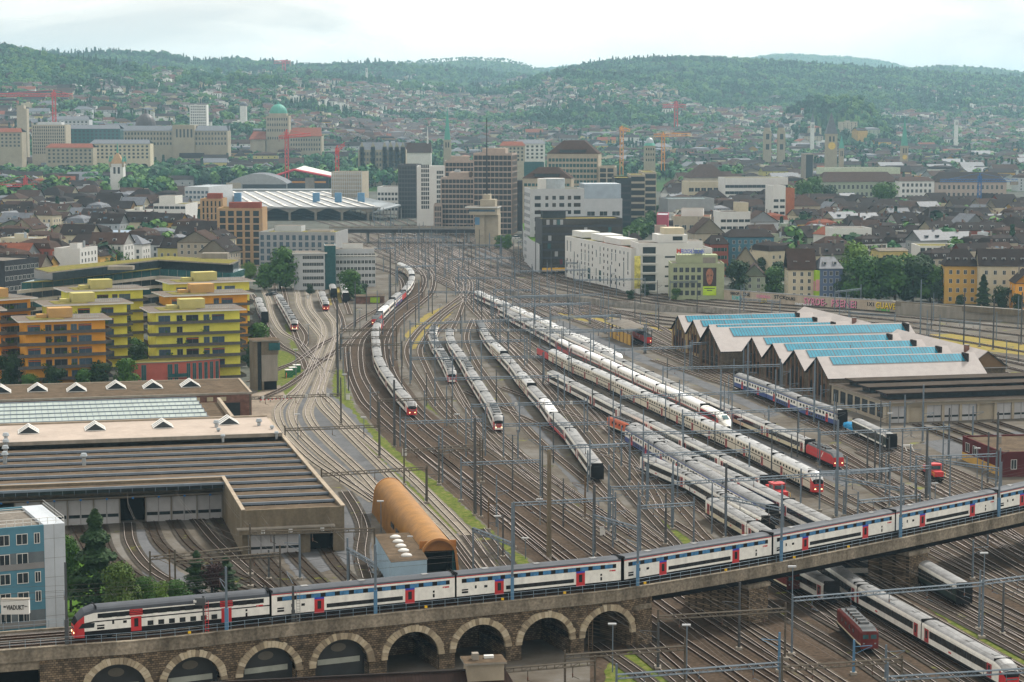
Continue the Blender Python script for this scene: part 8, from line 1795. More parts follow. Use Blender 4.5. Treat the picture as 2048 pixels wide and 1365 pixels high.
MS = [(1098,900,1118,'tallest grey concrete mast in front of the viaduct train',.42,m_concw),(950,836,1032,'tall dark mast in the main tracks left of the flirt train',.3,m_drk),(789,760,895,'dark mast left of the red cab train',.28,m_drk),(878,871,965,'steel mast at the edge of the main tracks by the verge',.2,None),(853,936,1006,'lattice mast on the verge right of the tunnel end',.22,m_drk),(759,804,915,'dark mast on the left verge above the tunnel',.24,m_drk),
(682,755,845,'steel mast at the top of the green verge',.2,m_drk),(676,600,794,'very tall dark mast beside the track ladder',.28,m_drk),(781,500,603,'tall dark mast behind the first S curve train',.26,m_drk),(711,564,656,'slim mast beside the hut',.2,m_drk),(786,640,736,'steel mast right of the curved train',.18,None),(838,560,646,'lamp mast right of the second red locomotive',.2,None),(1188,970,1110,'dark mast between main tracks and middle yard near the train',.3,m_drk),
(962,968,1036,'short steel mast beside the tall dark mast',.18,m_drk),(977,995,1061,'brown wooden mast on the verge edge',.16,m_rust),(1006,1030,1116,'thin post on the green triangle by the viaduct',.16,m_drk),(1170,950,1040,'brown mast on the concrete pad',.18,m_rust),(1451,927,1071,'tall dark mast standing among the blue and white coaches',.26,m_drk),(1331,987,1091,'dark mast left of the cream coaches',.22,m_drk),(1345,923,1060,'blue mast carrying two gantry beams',.2,None),
(1296,880,1007,'steel mast behind the green verge',.18,None),(1217,931,1066,'steel mast with a yellow tag beside the verge',.2,None),(1259,886,968,'steel mast on the verge by the black ended coach',.18,None),(1285,909,995,'steel mast on the verge, right of the tagged one',.18,None),(1673,840,1037,'tall steel mast crossing the double deck cab',.26,None),(1852,858,1001,'tall dark mast in the tracks below the sheds',.28,m_drk),(1897,816,915,'dark mast by the roundhouse tracks',.22,m_drk),(1945,812,880,'steel mast right of the dark roundhouse mast',.2,None),
(1993,824,969,'dark mast in front of the dark red house',.24,m_drk),(1975,864,969,'second dark mast in front of the dark red house',.2,m_drk),(1734,866,965,'first steel mast of the switch group',.18,m_drk),(1749,862,965,'second steel mast of the switch group',.18,m_drk),(1763,870,965,'third steel mast of the switch group',.18,m_drk),(1777,874,962,'fourth steel mast of the switch group',.18,m_drk),(1809,790,858,'steel mast at the left end of the folding doors',.2,None),(1845,770,886,'twin steel mast before the folding doors',.22,None),(1687,980,1033,'short steel mast beside the red shunter',.18,None),(1831,917,1001,'steel mast left of the tall dark mast below the sheds',.2,None),
(1229,690,741,'steel mast above the white tilting train nose',.18,None),(1495,685,797,'steel mast in front of the broad gabled hall',.22,None),(1441,740,844,'steel mast left of the blue and white rake',.2,None),(1628,720,848,'steel mast crossing the blue and white rake',.22,None),(1366,832,914,'steel mast between the storage trains',.2,None),(1537,812,867,'steel mast above the red locomotive rake',.2,None),(1700,690,770,'steel mast on the annex corner',.18,None),(1840,560,690,'slim mast beyond the cross range',.2,None),(1927,580,700,'dark mast by the straw verge',.22,m_drk),(1986,600,700,'dark mast at the right upper tracks',.24,m_drk),(2042,585,690,'dark mast at the right edge by the overpass',.24,m_drk),
(1100,610,690,'steel mast left of the storage trains',.18,None),(943,820,880,'short mast by the flirt nose',.16,None),(1036,860,920,'mast between the middle yard tracks',.18,None),(1080,850,945,'mast by the middle coach rake',.18,None),(869,650,720,'mast left of the white commuter train',.16,None),(905,700,800,'mast beside the cluttered roof train',.16,None),
(130,1130,1240,'grey post behind the viaduct at the left',.2,m_drk),(340,1100,1180,'wooden post in the depot fan',.14,m_rust),(424,1118,1190,'steel post by the small pines',.2,None),(538,1100,1160,'steel post before the concrete wing',.18,m_drk),(600,1070,1160,'blue steel post before the concrete wing',.2,None),(698,1095,1165,'dark post beside the blue shed',.18,m_drk),(1478,1165,1300,'dark mast by the stone pier',.2,m_drk),(1316,1245,1340,'dark post beside the end arch',.2,m_drk),(1558,1265,1345,'blue post right of the stone pier',.2,m_steelb),(1707,1280,1350,'blue post beside the dark red locomotive',.2,m_steelb),(1771,1290,1362,'grey post right of the dark red locomotive',.18,None),(2005,1165,1270,'dark post at the right edge under the bridge',.2,m_drk),(1945,1080,1160,'grey post beyond the bridge at right',.18,None)]
for u, vt, vb, lab, r_, mt in MS: mast(u, vt, vb, lab, mt, r_)
i = 0; rm_ = random.Random(21)
TD = {'H2': 'third road of the station throat', 'H5': 'sixth road of the station throat', 'H8': 'ninth road of the station throat', 'HX1': 'left crossing road behind the offices', 'HX4': 'right crossing road of the throat', 'P0': 'lowest upper main track', 'P2': 'third upper main track', 'P4': 'track nearest the graffiti wall', 'HR1': 'siding by the signal tower', 'HY2': 'track under the road bridge', 'S2': 'middle empty road beside the halls', 'S4': 'empty road nearest the gabled halls', 'N1': 'leftmost road of the middle yard', 'N5': 'road right of the slim red nosed train', 'N8': 'switch road left of the storage trains', 'N10': 'outer switch road by the storage trains', 'RG': 'road of the high speed train', 'RH': 'road of the red locomotive train', 'M1': 'leftmost main line track', 'M4': 'rightmost main line track', 'PL1': 'track above the weathered low wall', 'S0': 'empty road beside the tilting train', 'PR1': 'far right track by the straw verge', 'HS4': 'platform track under the station roof', 'RI': 'road of the white tilting train', 'RF': 'road of the longest double deck train'}
for nm in ('H2','H5','H8','HX1','HX4','P0','P2','P4','HR1','HY2','S2','S4','N1','N5','N8','N10','RG','RH','M1','M4','PL1','S0','PR1','HS4','RI','RF'):
 pth = TR[nm]; d = 12 if nm[0] != 'M' else 30; cnt_ = 0
 while d < pth.c[-1]-5:
  a, b = pth.at(d), pth.at(d+1); n_ = Vector((b.y-a.y, -(b.x-a.x), 0)).normalized(); p = a+n_*2.4; u, v = gpx(p.x, p.y)
  if v < 1120 and 0 < u < 2060 and not blocked(p.x, p.y, -4):
   hh = rm_.uniform(8, 12.5); D = p.y; mt = rm_.choice([m_gal, m_gal, m_drk]); cnt_ += 1; q = empty('line_mast', p, 0, '%s mast on the %s, %s along it' % ('grey blue' if mt is m_gal else 'dark', TD[nm], ORD[min(24, cnt_-1)]), 'mast', 'slender overhead line masts'); k = 1+D*.0004
   m = MB(); m.bar((0,0,0), (0,0,hh), .15*k, mt, 4, r2=.11*k); obj('pole', m, q); m = MB(); s = -1; m.bar((0,0,6.9), (n_.x*s*2.4, n_.y*s*2.4, 7.1), .045*k, mt); m.bar((0,0,5.9), (n_.x*s*2.4, n_.y*s*2.4, 6.9), .04*k, mt); obj('bracket', m, q); i += 1
  d += rm_.uniform(34, 58)
print('auto masts', i)
for u, vt, lab in [(134,1125,'leftmost'),(456,1134,'second from left'),(590,1172,'third from left'),(753,1090,'fourth from left'),(1028,1006,'fifth from left'),(1281,1009,'sixth from left'),(1567,970,'seventh from left'),(1807,931,'second from right'),(2003,896,'rightmost')]:
 d = min(range(0, int(dEnd*4)), key=lambda k: abs(U(NP.at(k/4))-u))/4; p = off(NP, d, .6, ZV); D = p.y; h = ZT(vt, D)-ZV; q = empty('viaduct_mast', p, 0, 'blue steel line mast on the front edge of the viaduct, %s' % lab, 'mast', 'blue masts along the viaduct')
 m = MB(); m.bar((0,0,-.5), (0,0,h), .2, m_drk if u in (134, 590) else m_gal, 4, r2=.16); m.box(-.25, -.25, 0, .25, .25, min(3.5, h*.35), m_steelb if u not in (134, 590) else m_drk); obj('pole', m, q); e = off(NP, d, 3.2, 0)-off(NP, d, .6, 0); m = MB(); m.bar((0,0,6.6), e+Vector((0,0,6.8)), .06, m_gal); m.bar((0,0,5.6), e+Vector((0,0,6.6)), .05, m_gal); m.bar(e+Vector((0,0,6.8)), e+Vector((0,0,5.6)), .04, m_insul); obj('bracket', m, q)
 if u in (409, 590): m = MB(); [m.bar((.5,-.1,k*.4), (.95,-.1,k*.4), .03, m_fgrey) for k in range(12)]; m.bar((.5,-.1,0), (.5,-.1,4.8), .03, m_fgrey); m.bar((.95,-.1,0), (.95,-.1,4.8), .03, m_fgrey); obj('ladder', m, q)
d = min(range(0, int(dEnd*4)), key=lambda k: abs(U(NP.at(k/4))-411))/4; p = off(NP, d, .8, ZV); q = empty('rail_signal', p, 0, 'dark signal post with a red ladder and white lamp box on the viaduct', 'signal'); m = MB(); m.bar((0,0,0), (0,0,5.2), .13, m_drk); obj('pole', m, q); m = MB(); m.box(-1.1, -.25, 3.9, .3, .2, 4.9, m_drk); m.box(-1.3, -.3, 4.3, -.9, 0, 4.6, m_fwhite); obj('lamp_box', m, q); m = MB()
for k in range(12): m.bar((.25,-.1,k*.38), (.7,-.1,k*.38), .03, c_red)
m.bar((.25,-.1,0), (.25,-.1,4.5), .035, c_red); m.bar((.7,-.1,0), (.7,-.1,4.5), .035, c_red); obj('ladder', m, q)
def lamp(u, vt, vb, lab):
 p = G(u, vb); h = ZT(vt, p.y); q = empty('yard_lamp', p, 0, lab, 'lamp', 'yard lamps with white heads'); k = 1+p.y*.0005; m = MB(); m.bar((0,0,0), (0,0,h), .09*k, m_gal, 5, r2=.07*k); obj('pole', m, q); m = MB(); m.box(-.6*k, -.2, h, .45*k, .2, h+.2*k, m_grl); obj('lamp_head', m, q)
for i, (u, vt, vb) in enumerate([(996,1034,1120),(1051,1078,1118),(762,1004,1065),(550,1016,1080),(728,836,880),(596,830,880),(592,700,760),(617,650,690),(823,1075,1130),(690,750,800),(1225,1250,1345),(1373,1252,1360),(1415,872,930),(1080,1000,1050),(880,610,660),(830,470,520),(870,700,760),(1480,840,890),(1780,828,880),(1954,898,960),(1870,968,1010),(720,620,660),(915,830,870),(1583,1135,1302),(1965,1108,1277)]): lamp(u, vt, vb, 'yard lamp with a white head '+['on the green triangle','right of the one on the green triangle','at the shed roof corner','in front of the concrete wing','on the verge beside the slab tracks','in the middle of the slab tracks','beside the concrete tower','by the left yard switches','on the island before the viaduct','near the brown gantries','under the tile roof side arches','right of the end arch','among the middle switches','left of the verge gantry','beside the curved main tracks','in front of the station throat','over the left middle yard','above the orange locomotive','above the dark green coach','in front of the dark red house','below the red shunter','by the track ladder','above the slim train nose','on the big blue gantry foot','at the right end of the big blue gantry'][i])
m_wire = M('copper_wire', (.10,.09,.08), .6)
WL = []
def wire(nm, z=5.9, z0=.0, rad=.022, lab=None):
 WL.append(nm); WD = {'M2': 'second main track', 'M3': 'third main track, above the red cab train', 'N2': 'second middle yard road', 'N4': 'slim red nosed train', 'N6': 'black ended coach rake', 'RA': 'cream coaches', 'RC': 'blue and white double deck rake', 'RD': 'orange locomotive rake', 'RE': 'grey roofed coaches', 'RK': 'rake beside the halls', 'A4': 'left slab track', 'A6': 'middle slab track', 'A8': 'right slab track', 'D1': 'first depot fan track', 'D3': 'third depot fan track', 'D5': 'fifth depot fan track', 'D8': 'left track of the concrete wing', 'D10': 'right track of the concrete wing', 'D11': 'curved track by the tunnel', 'W0': 'first track under the bridge', 'W3': 'middle track under the bridge', 'W6': 'last track under the bridge', 'W93': 'lower right red cab train', 'V0': 'track through the last arch', 'P3': 'fourth upper main track', 'Y1': 'near track right of the pier', 'Y3': 'far track right of the pier', 'w3.0': 'viaduct train', 'w7.2': 'far viaduct track'}
 if isinstance(nm, str): lab = 'thin overhead contact wire above the %s' % (WD.get(nm) or TD[nm])
 pth = TR[nm] if isinstance(nm, str) else nm; m = MB(); L = pth.c[-1]; n = int(L/14); lastp = None
 for k in range(n):
  a, b = pth.at(k*14), pth.at(k*14+14); m.bar(a+Vector((0,0,z+z0)), b+Vector((0,0,z+z0)), rad, m_wire, 3)
  s = lambda q: z+.5+.9*((q % 4)/2-1)**2
  m.bar(a+Vector((0,0,s(k)+z0)), b+Vector((0,0,s(k+1)+z0)), rad*.8, m_wire, 3)
 return tag(obj('overhead_wire', m), lab or 'thin contact and carrier wire over track run number %s from the left' % ORD[min(19, len(WL))], 'overhead wire', 'overhead wires')
for nm in ('M1','M2','M3','M4','N1','N2','N4','N6','N8','N10','RA','RC','RD','RE','RF','RG','RH','RK','A4','A6','A8','D1','D3','D5','D8','D10','D11','W0','W3','W6','W93','V0','P0','P3','Y1','Y3'): wire(nm)
for o_ in (3.0, 7.2): wire(Path([off(NP, 1+4*k, o_, ZV) for k in range(int(dEnd/4))]), 6.0, lab='thin contact wire strung over the %s track of the viaduct' % ('near' if o_ == 3.0 else 'far'))
# landmarks far away
m_cop = M('green_copper', (.07,.27,.21), .6, 0, .15, .2); m_landst = M('landmark_sandstone', (.36,.315,.24), .85, 0, .15, .1); m_orc = M('crane_orange', (.62,.27,.05), .6); m_rdc = M('crane_red', (.50,.05,.05), .6); m_blc = M('crane_blue', (.03,.12,.32), .6); m_dome = M('dark_dome_lead', (.07,.06,.06), .5, .2)
def lm(name, lab, cat, u0, u1, vt, D, drop=40):
 a = GD(u0, vt, D); c = GD(u1, vt, D); r = empty(name, (a.x, D, a.z), 0, lab, cat); return r, c.x-a.x
def cyl(m, cx, cy, r0, r1, z0, z1, mt, n=12): m.loft([[(cx+q*math.cos(k*6.2832/n), cy+q*math.sin(k*6.2832/n), z) for k in range(n)] for q, z in ((r0, z0), (r1, z1))], lambda i, j: mt); return m
def domep(m, cx, cy, r, z0, h, mt, n=16):
 m.loft([[(cx+r*math.cos(t)*math.cos(k*6.2832/n), cy+r*math.cos(t)*math.sin(k*6.2832/n), z0+h*math.sin(t)) for k in range(n)] for t in [i*.2 for i in range(8)]], lambda i, j: mt); return m
def wrow(m, x0, x1, y, z0, z1, n, mt=g_dark):
 for k in range(n): a = x0+(x1-x0)*(k+.25)/n; m.box(a, y-.12, z0, x0+(x1-x0)*(k+.75)/n, y-.02, z1, mt)
r, W = lm('university_tower', 'university tower with a rounded green copper dome over sandstone wings', 'tower', 532, 577, 232, 2690); m = MB(); m.box(0, 0, -70, W, W, 0, m_landst); m.box(3, 3, 0, W-3, W-3, 3, m_landst); obj('shaft', m, r); m = MB(); domep(m, W/2, W/2, W*.4, 3, 12, m_cop); cyl(m, W/2, W/2, 1.6, 1.0, 14, 18, m_cop); obj('dome', m, r)
m = MB(); [wrow(m, 1, W-1, 0, z, z+3.2, 9) for z in (-6, -13, -20, -30)]; obj('window_rows', m, r); m = MB(); m.box(-20, -4, -70, -1, 30, -30, m_landst); m.add([(-22,-6,-30),(0,-6,-30),(-2,15,-20),(-18,15,-20)], [(0,1,2,3)], m_tiler); obj('wing', m, r); m = MB(); m.box(W+1, -4, -70, W+42, 30, -26, m_landst); [wrow(m, W+2, W+41, -4, z, z+3, 12) for z in (-32, -38, -44)]; m.add([(W,-6,-26),(W+43,-6,-26),(W+40,15,-15),(W+3,15,-15)], [(0,1,2,3)], m_tiler); obj('wing', m, r)
r, W = lm('institute_building', 'long sandstone institute building with a dark round dome and raised middle', 'building', 195, 455, 262, 2560); m = MB(); m.box(0, 0, -50, W, 30, 0, m_landst); m.box(W*.58, -4, -50, W*.75, 30, 7, m_landst); obj('wall', m, r); m = MB(); [wrow(m, 1, W-1, 0, z, z+3, 40) for z in (-5, -11, -17)]; wrow(m, W*.6, W*.74, -4, -8, 2, 5); obj('window_rows', m, r)
m = MB(); m.add([(-1,-1,0),(W*.58,-1,0),(W*.57,12,6),(2,12,6)], [(0,1,2,3)], m_slate); m.add([(W*.75,-1,0),(W+1,-1,0),(W-3,12,6),(W*.76,12,6)], [(0,1,2,3)], m_slate); m.box(0, 12, 0, W, 26, 6, m_slate); obj('roof', m, r); m = MB(); domep(m, W*.34, 30, 13, 4, 17, m_dome); cyl(m, W*.34, 30, 2, 1.4, 20, 26, m_dome); obj('dome', m, r)
r, W = lm('office_slab', 'white slab high rise with vertical ribs above the institute roof', 'building', 379, 413, 210, 2800); m = MB(); m.box(0, 0, -60, W, 18, 0, m_wht); obj('wall', m, r); m = MB(); [wrow(m, 1, W-1, 0, -3.6-k*3.6, -1.4-k*3.6, 8) for k in range(9)]; obj('window_rows', m, r)
r, W = lm('grid_building', 'square beige grid fronted block left of the institute', 'building', 63, 131, 250, 2400); m = MB(); m.box(0, 0, -60, W, 28, 0, m_bei); m.box(W*.15, 6, 0, W*.85, 22, 3, m_grl); obj('wall', m, r); m = MB(); [wrow(m, 1, W-1, 0, -4-k*3.6, -1.6-k*3.6, 15) for k in range(9)]; obj('window_rows', m, r)
r, W = lm('chimney_tower', 'slim windowless beige tower at the far left', 'tower', 33, 53, 211, 2500); m = MB(); m.box(0, 0, -80, W*.72, 12, 0, m_bei); m.box(W*.72, 0, -80, W, 12, -4, m_bei); obj('shaft', m, r)
for lab, u0, u1, vt, D, wm in (('grey glass hospital block behind the grid fronted one', 128, 240, 258, 2480, g_teal), ('pale stepped laboratory block behind the grid building', 95, 178, 240, 2650, m_grl), ('red roofed old block at the far left', -10, 43, 265, 2350, m_landst), ('light school building with many windows beneath the institute', 180, 300, 288, 2330, m_crm), ('low sandstone range with a long red roof below the grid block', 92, 186, 296, 2280, m_landst), ('white pale museum block between church and towers', 1030, 1090, 288, 2300, m_wht), ('grey villa with a flat top above the round cornered tower', 1000, 1050, 292, 2260, m_bei)):
 r, W = lm('large_building', lab, 'building', u0, u1, vt, D); m = MB(); m.box(0, 0, -55, W, 22, 0, wm); obj('wall', m, r); m = MB(); [wrow(m, 1, W-1, 0, -4-k*4, -1.8-k*4, max(6, int(W/5))) for k in range(4)]; obj('window_rows', m, r); m = MB(); m.add([(-1,-1,0),(W+1,-1,0),(W-3,11,4.5),(3,11,4.5)], [(0,1,2,3)], m_tiler if 'red' in lab else m_slate); m.add([(3,11,4.5),(W-3,11,4.5),(W+1,23,0),(-1,23,0)], [(0,1,2,3)], m_slate); obj('roof', m, r)
def church(lab, u0, u1, vt_body, vt_spire, D, sp, wm=m_landst, clock=False, name='church_tower', drop=60, base=1.0):
 r, W = lm(name, lab, 'church tower', u0, u1, vt_body, D); h = ZT(vt_spire, D)-ZT(vt_body, D); m = MB(); m.box(0, 0, -drop, W, W, 0, wm); m.box(-.4, -.4, -1.2, W+.4, W+.4, -.4, wm); obj('shaft', m, r); m = MB(); k = W/2; m.add([(-.3,-.3,0),(W+.3,-.3,0),(W+.3,W+.3,0),(-.3,W+.3,0),(k,k,h)] if base == 1 else [(k-base*k,k-base*k,0),(k+base*k,k-base*k,0),(k+base*k,k+base*k,0),(k-base*k,k+base*k,0),(k,k,h)], [(0,1,4),(1,2,4),(2,3,4),(3,0,4)], sp); obj('spire', m, r)
 m = MB(); m.box(W*.25, -.15, -9, W*.42, -.02, -3, g_dark); m.box(W*.58, -.15, -9, W*.75, -.02, -3, g_dark); obj('belfry_window', m, r)
 if clock: m = MB(); m.loft([[(W/2+q*math.cos(t*.524), -.2, -14+q*math.sin(t*.524)) for t in range(12)] for q in (W*.34, .01)], lambda i, j: M('clock_gold', (.6,.42,.1), .5), cap=False); obj('clock_face', m, r)
 return r, W
r, W = church('grey stone museum tower with a patterned tan pyramid roof and green spire', 220, 246, 328, 303, 1900, m_tan, wm=m_wht, name='museum_tower'); m = MB(); m.bar((W/2, W/2, 8), (W/2, W/2, ZT(284, 1900)-ZT(328, 1900)), 1.2, m_cop, 6, r2=.1)
for cx, cy in ((0,0),(W,0),(0,W),(W,W)): cyl(m, cx, cy, 1.1, 1.1, -3, 2, m_landst, 8); cyl(m, cx, cy, 1.3, .05, 2, 8, m_cop, 8)
obj('turret', m, r); m = MB(); m.box(-30, -6, -60, -1, 20, -26, m_brickr); m.add([(-31,-7,-26),(0,-7,-26),(-4,6,-17),(-28,6,-17)], [(0,1,2,3)], m_tile); m.box(W+1, -6, -60, W+60, 16, -28, m_landst); m.add([(W+1,-7,-28),(W+61,-7,-28),(W+58,6,-20),(W+3,6,-20)], [(0,1,2,3)], m_tile); cyl(m, -22, -4, 5, .1, -27, -12, m_tiler, 10); obj('museum_wing', m, r)
church('slim church tower with a tall pointed green copper spire in the centre', 887, 902, 280, 212, 2470, m_cop, base=.8)
r, W = lm('gabled_school', 'gothic gabled school building with pale stepped gables near the centre', 'building', 716, 812, 300, 2300); m = MB(); m.box(0, 0, -45, W, 20, 0, m_landst)
for k in (0, 2, 4.1, 5.2, 6.3, 7.4): x = W*(.04+k*.115); m.add([(x,-1.5,-20),(x+W*.09,-1.5,-20),(x+W*.09,-1.5,3),(x+W*.045,-1.5,9),(x,-1.5,3)], [(0,1,2,3,4)], m_landst); m.box(x, -1.5, -20, x+W*.09, 1, 3, m_landst)
obj('wall', m, r); m = MB(); [wrow(m, 2, W-2, -1.6, z, z+3.2, 14) for z in (-6, -12, -18)]; obj('window_rows', m, r); m = MB(); m.add([(0,0,0),(W,0,0),(W-3,10,8),(3,10,8)], [(0,1,2,3)], m_slate); obj('roof', m, r)
r, W = lm('white_church', 'white church nave with a steep brown roof and a thin ridge turret', 'church', 813, 862, 306, 2350); m = MB(); m.box(0, 0, -40, W, 18, 0, m_wht); obj('wall', m, r); m = MB(); m.add([(-1,-1,0),(W+1,-1,0),(W,9,11),(0,9,11)], [(0,1,2,3)], m_tile); m.add([(W,-1,0),(W+.5,18,0),(W,9,11)], [(0,1,2)], m_wht); m.bar((W*.85,9,8), (W*.85,9,30), 1.2, m_wht, 6, r2=.1); obj('roof', m, r)
for lab, u0, u1 in (('left one of the twin minster towers with a domed cap', 1528, 1543), ('right one of the twin minster towers with a domed cap', 1556, 1571)):
 r, W = lm('minster_tower', lab, 'church tower', u0, u1, 262, 2700); m = MB(); m.box(0, 0, -60, W, W, 0, m_landst); m.box(W*.28, -.15, -11, W*.72, -.02, -4, g_dark); m.box(W*.28, -.15, -24, W*.72, -.02, -17, g_dark); m.box(-.4, -.4, -14, W+.4, W+.4, -13, m_landst); obj('shaft', m, r); m = MB(); cyl(m, W/2, W/2, W*.46, W*.42, 0, 4, m_landst, 8); domep(m, W/2, W/2, W*.42, 4, 6, m_slate, 8); cyl(m, W/2, W/2, .5, .1, 9, 14, m_slate, 6); obj('cap', m, r)
church('stout church tower with a grey spire and a large golden clock face', 1653, 1675, 268, 224, 2440, m_slate, clock=True); church('small sharp green copper spire beside the clock tower', 1679, 1688, 297, 270, 2380, m_cop, name='green_spire'); church('minster tower with a very slender tall green spire at the right', 1803, 1817, 292, 233, 2580, m_cop, clock=True, base=.85); church('white baroque hillside church tower among trees', 1622, 1629, 245, 226, 3300, m_slate, wm=m_wht); church('square white hillside church tower at the far right', 1910, 1917, 240, 236, 3500, m_slate, wm=m_wht); church('tiny white church tower on the skyline left of centre', 731, 735, 137, 133, 5100, m_slate, wm=m_wht)
r, W = lm('observatory_tower', 'round topped observatory tower with a green base roof between the orange cranes', 'tower', 1289, 1311, 292, 2350); m = MB(); m.box(0, 0, -50, W, W, 0, m_landst); [wrow(m, 1, W-1, 0, z, z+2.5, 4) for z in (-5, -11, -17)]; obj('shaft', m, r); m = MB(); cyl(m, W/2, W/2, W*.55, W*.4, 0, 3, m_cop); domep(m, W/2, W/2, W*.38, 3, 6, m_zinc); obj('dome', m, r)
r, W = lm('hillside_observatory', 'small white rotunda with a blue grey dome on the slope', 'observatory', 478, 494, 212, 3000); m = MB(); cyl(m, W/2, 5, W*.45, W*.45, -22, 0, m_wht); obj('drum', m, r); m = MB(); domep(m, W/2, 5, W*.5, 0, 6, m_slate); obj('dome', m, r)
r, W = lm('bank_tower', 'narrow dark ribbed tower with a pale frame left of the clock church', 'tower', 1606, 1627, 308, 2100); m = MB(); m.box(0, 0, -40, W, 14, 0, m_concl); m.box(W*.3, -.2, -26, W*.95, -.02, -1, g_dark); obj('wall', m, r)
def crane(lab, u, vt, vb, D, mt, u0, u1, vj, tilt=0):
 a = GD(u, vb, D); zt_ = ZT(vt, D); zj = ZT(vj, D); r = empty('tower_crane', (a.x, D, a.z), 0, lab, 'crane'); h = zt_-a.z; s = max(.8, D*.00075); m = MB()
 for sx in (-1, 1):
  for sy in (-1, 1): m.bar((sx*s,sy*s,-8), (sx*s,sy*s,h), .18*s, mt)
 n = int(h/(s*3))+1
 for k in range(n): z0, z1 = h*k/n, h*(k+1)/n; m.bar((-s,-s,z0), (s,-s,z1), .13*s, mt); m.bar((s,-s,z0), (-s,-s,z1), .13*s, mt)
 obj('tower', m, r); m = MB(); x0, x1 = GD(u0, vj, D).x-a.x, GD(u1, vj, D).x-a.x; zj -= a.z; dz = tilt
 for yy, zz in ((-.8, 0), (.8, 0), (0, 1.6)): m.bar((x0, yy*s, zj+zz*s), (x1, yy*s, zj+zz*s+dz), .2*s, mt)
 n = int(abs(x1-x0)/(2.5*s))+2
 for k in range(n): t = k/n; xa, xb = x0+(x1-x0)*t, x0+(x1-x0)*(t+.5/n); m.bar((xa, -.8*s, zj+dz*t), (xb, 0, zj+1.6*s+dz*t), .1*s, mt); m.bar((xb, 0, zj+1.6*s+dz*t), (x0+(x1-x0)*(t+1/n), -.8*s, zj+dz*t), .1*s, mt)
 m.bar((0,0,zj), (0,0,h+2), .4*s, mt); m.bar((0,0,h+2), (x0*.8, 0, zj+1.6*s), .1*s, mt); m.bar((0,0,h+2), (x1*.8, 0, zj+1.6*s+dz*.8), .1*s, mt); obj('jib', m, r); m = MB(); xe = x1 if abs(x1) < abs(x0) else x0; m.box(min(xe, xe*.8), -1.2*s, zj-2*s, max(xe, xe*.8), 1.2*s, zj+.2, m_concl); obj('counterweight', m, r)
crane('dark red tower crane over the grid fronted block at the far left', 109, 184, 250, 2480, m_rdc, -20, 146, 193); crane('tall red crane left of the station tent', 574, 264, 342, 2050, m_rdc, 557, 622, 278, 3); crane('red luffing crane standing behind the station roofs', 675, 296, 386, 1800, m_rdc, 670, 690, 309, 8); crane('orange crane right of the tall hipped tower', 1243, 256, 335, 2150, m_orc, 1238, 1260, 260, -2); crane('orange crane with a long flat jib', 1326, 268, 326, 2200, m_orc, 1307, 1381, 274, 1); crane('red crane at the left edge in front of the park trees', 52, 356, 408, 1700, m_rdc, -20, 74, 374); crane('blue mast crane with a red jib in front of the dark barracks wing', 1958, 352, 425, 1600, m_blc, 1880, 2036, 364); crane('small red crane on the far skyline', 568, 122, 142, 5600, m_rdc, 548, 582, 127); crane('small red crane among hillside houses', 1352, 205, 245, 3600, m_rdc, 1325, 1372, 215)
# cars, people, small yard things
m_tyre = M('tyre', (.02,.02,.02), .9)
CP = {}
def car(u, v, colr, lab, rot, van=False):
 k = (id(colr), van)
 if k not in CP:
  L, W, H = (5.2, 1.95, 2.1) if van else (4.4, 1.8, 1.45); b = MB(); st = [(-L/2,.45,.75),(-L/2+.15,.3,.95),(L/2-.2,.3,.85),(L/2,.45,.7)]; b.loft([[(x,-W/2,z0),(x,-W/2,z1),(x,W/2,z1),(x,W/2,z0)] for x, z0, z1 in st], lambda i, j: colr)
  c = [(-L*.42,.98),(-L*.34,H),(L*.12 if not van else L*.3,H),(L*.30 if not van else L*.42,.95)]; c2 = MB(); c2.loft([[(x,-W*.44,.9),(x,-W*(.40 if z > 1.2 else .44),z),(x,W*(.40 if z > 1.2 else .44),z),(x,W*.44,.9)] for x, z in c], lambda i, j: colr if j == 1 and i == 1 else g_dark); w_ = MB()
  for sx in (-.31, .31):
   for sy in (-1, 1): w_.loft([[(sx*L+.33*math.cos(q*.524), sy*W*.5+d, .33+.33*math.sin(q*.524)) for q in range(12)] for d in (-.12, .03)], lambda i, j: m_tyre)
  CP[k] = (b.mesh('body'), c2.mesh('cabin'), w_.mesh('wheels'))
 r = empty('parked_van' if van else 'parked_car', G(u, v, .02), rot, lab, 'van' if van else 'car');
 for nm, me in zip(('body', 'cabin', 'wheel'), CP[k]): o = bpy.data.objects.new(nm, me); col.objects.link(o); o.parent = r
carw, cark, carr, carb, cars_ = M('car_white', (.7,.7,.7), .3), M('car_black', (.02,.02,.025), .25), M('car_red', (.4,.02,.02), .3), M('car_blue', (.03,.08,.25), .3), M('car_silver', (.4,.42,.44), .3, .4)
for i, (u, v, c_, n_, van) in enumerate([(1032,478,carw,'white van at the corner left of the curved wing',1),(1040,486,cars_,'silver car nearest the curved white wing',0),(1004,492,carw,'white car beside the signal tower',0),(1012,488,cars_,'silver car second from the signal tower',0),(1020,492,cark,'black car in the row by the signal tower',0),(1168,0,None,'',0),(1290,436,carw,'white van in the boulevard',1),(1287,440,carb,'blue car in the boulevard',0),(1283,444,cars_,'silver car in the boulevard',0),(1279,449,cark,'black car in the boulevard',0),(1252,470,carw,'white car at the near end of the boulevard',0),(1455,588,carw,'white car on the street left of the dark tree',0),(1462,596,carw,'white van on the street by the graffiti wall',1),(540,592,cark,'black car by the left yard',0),(548,590,cars_,'silver car by the left yard',0),(1860,600,carw,'white car under the big trees',0)]):
 if c_: car(u, v, c_, n_, R(60+rnd.uniform(-10, 10)), bool(van))
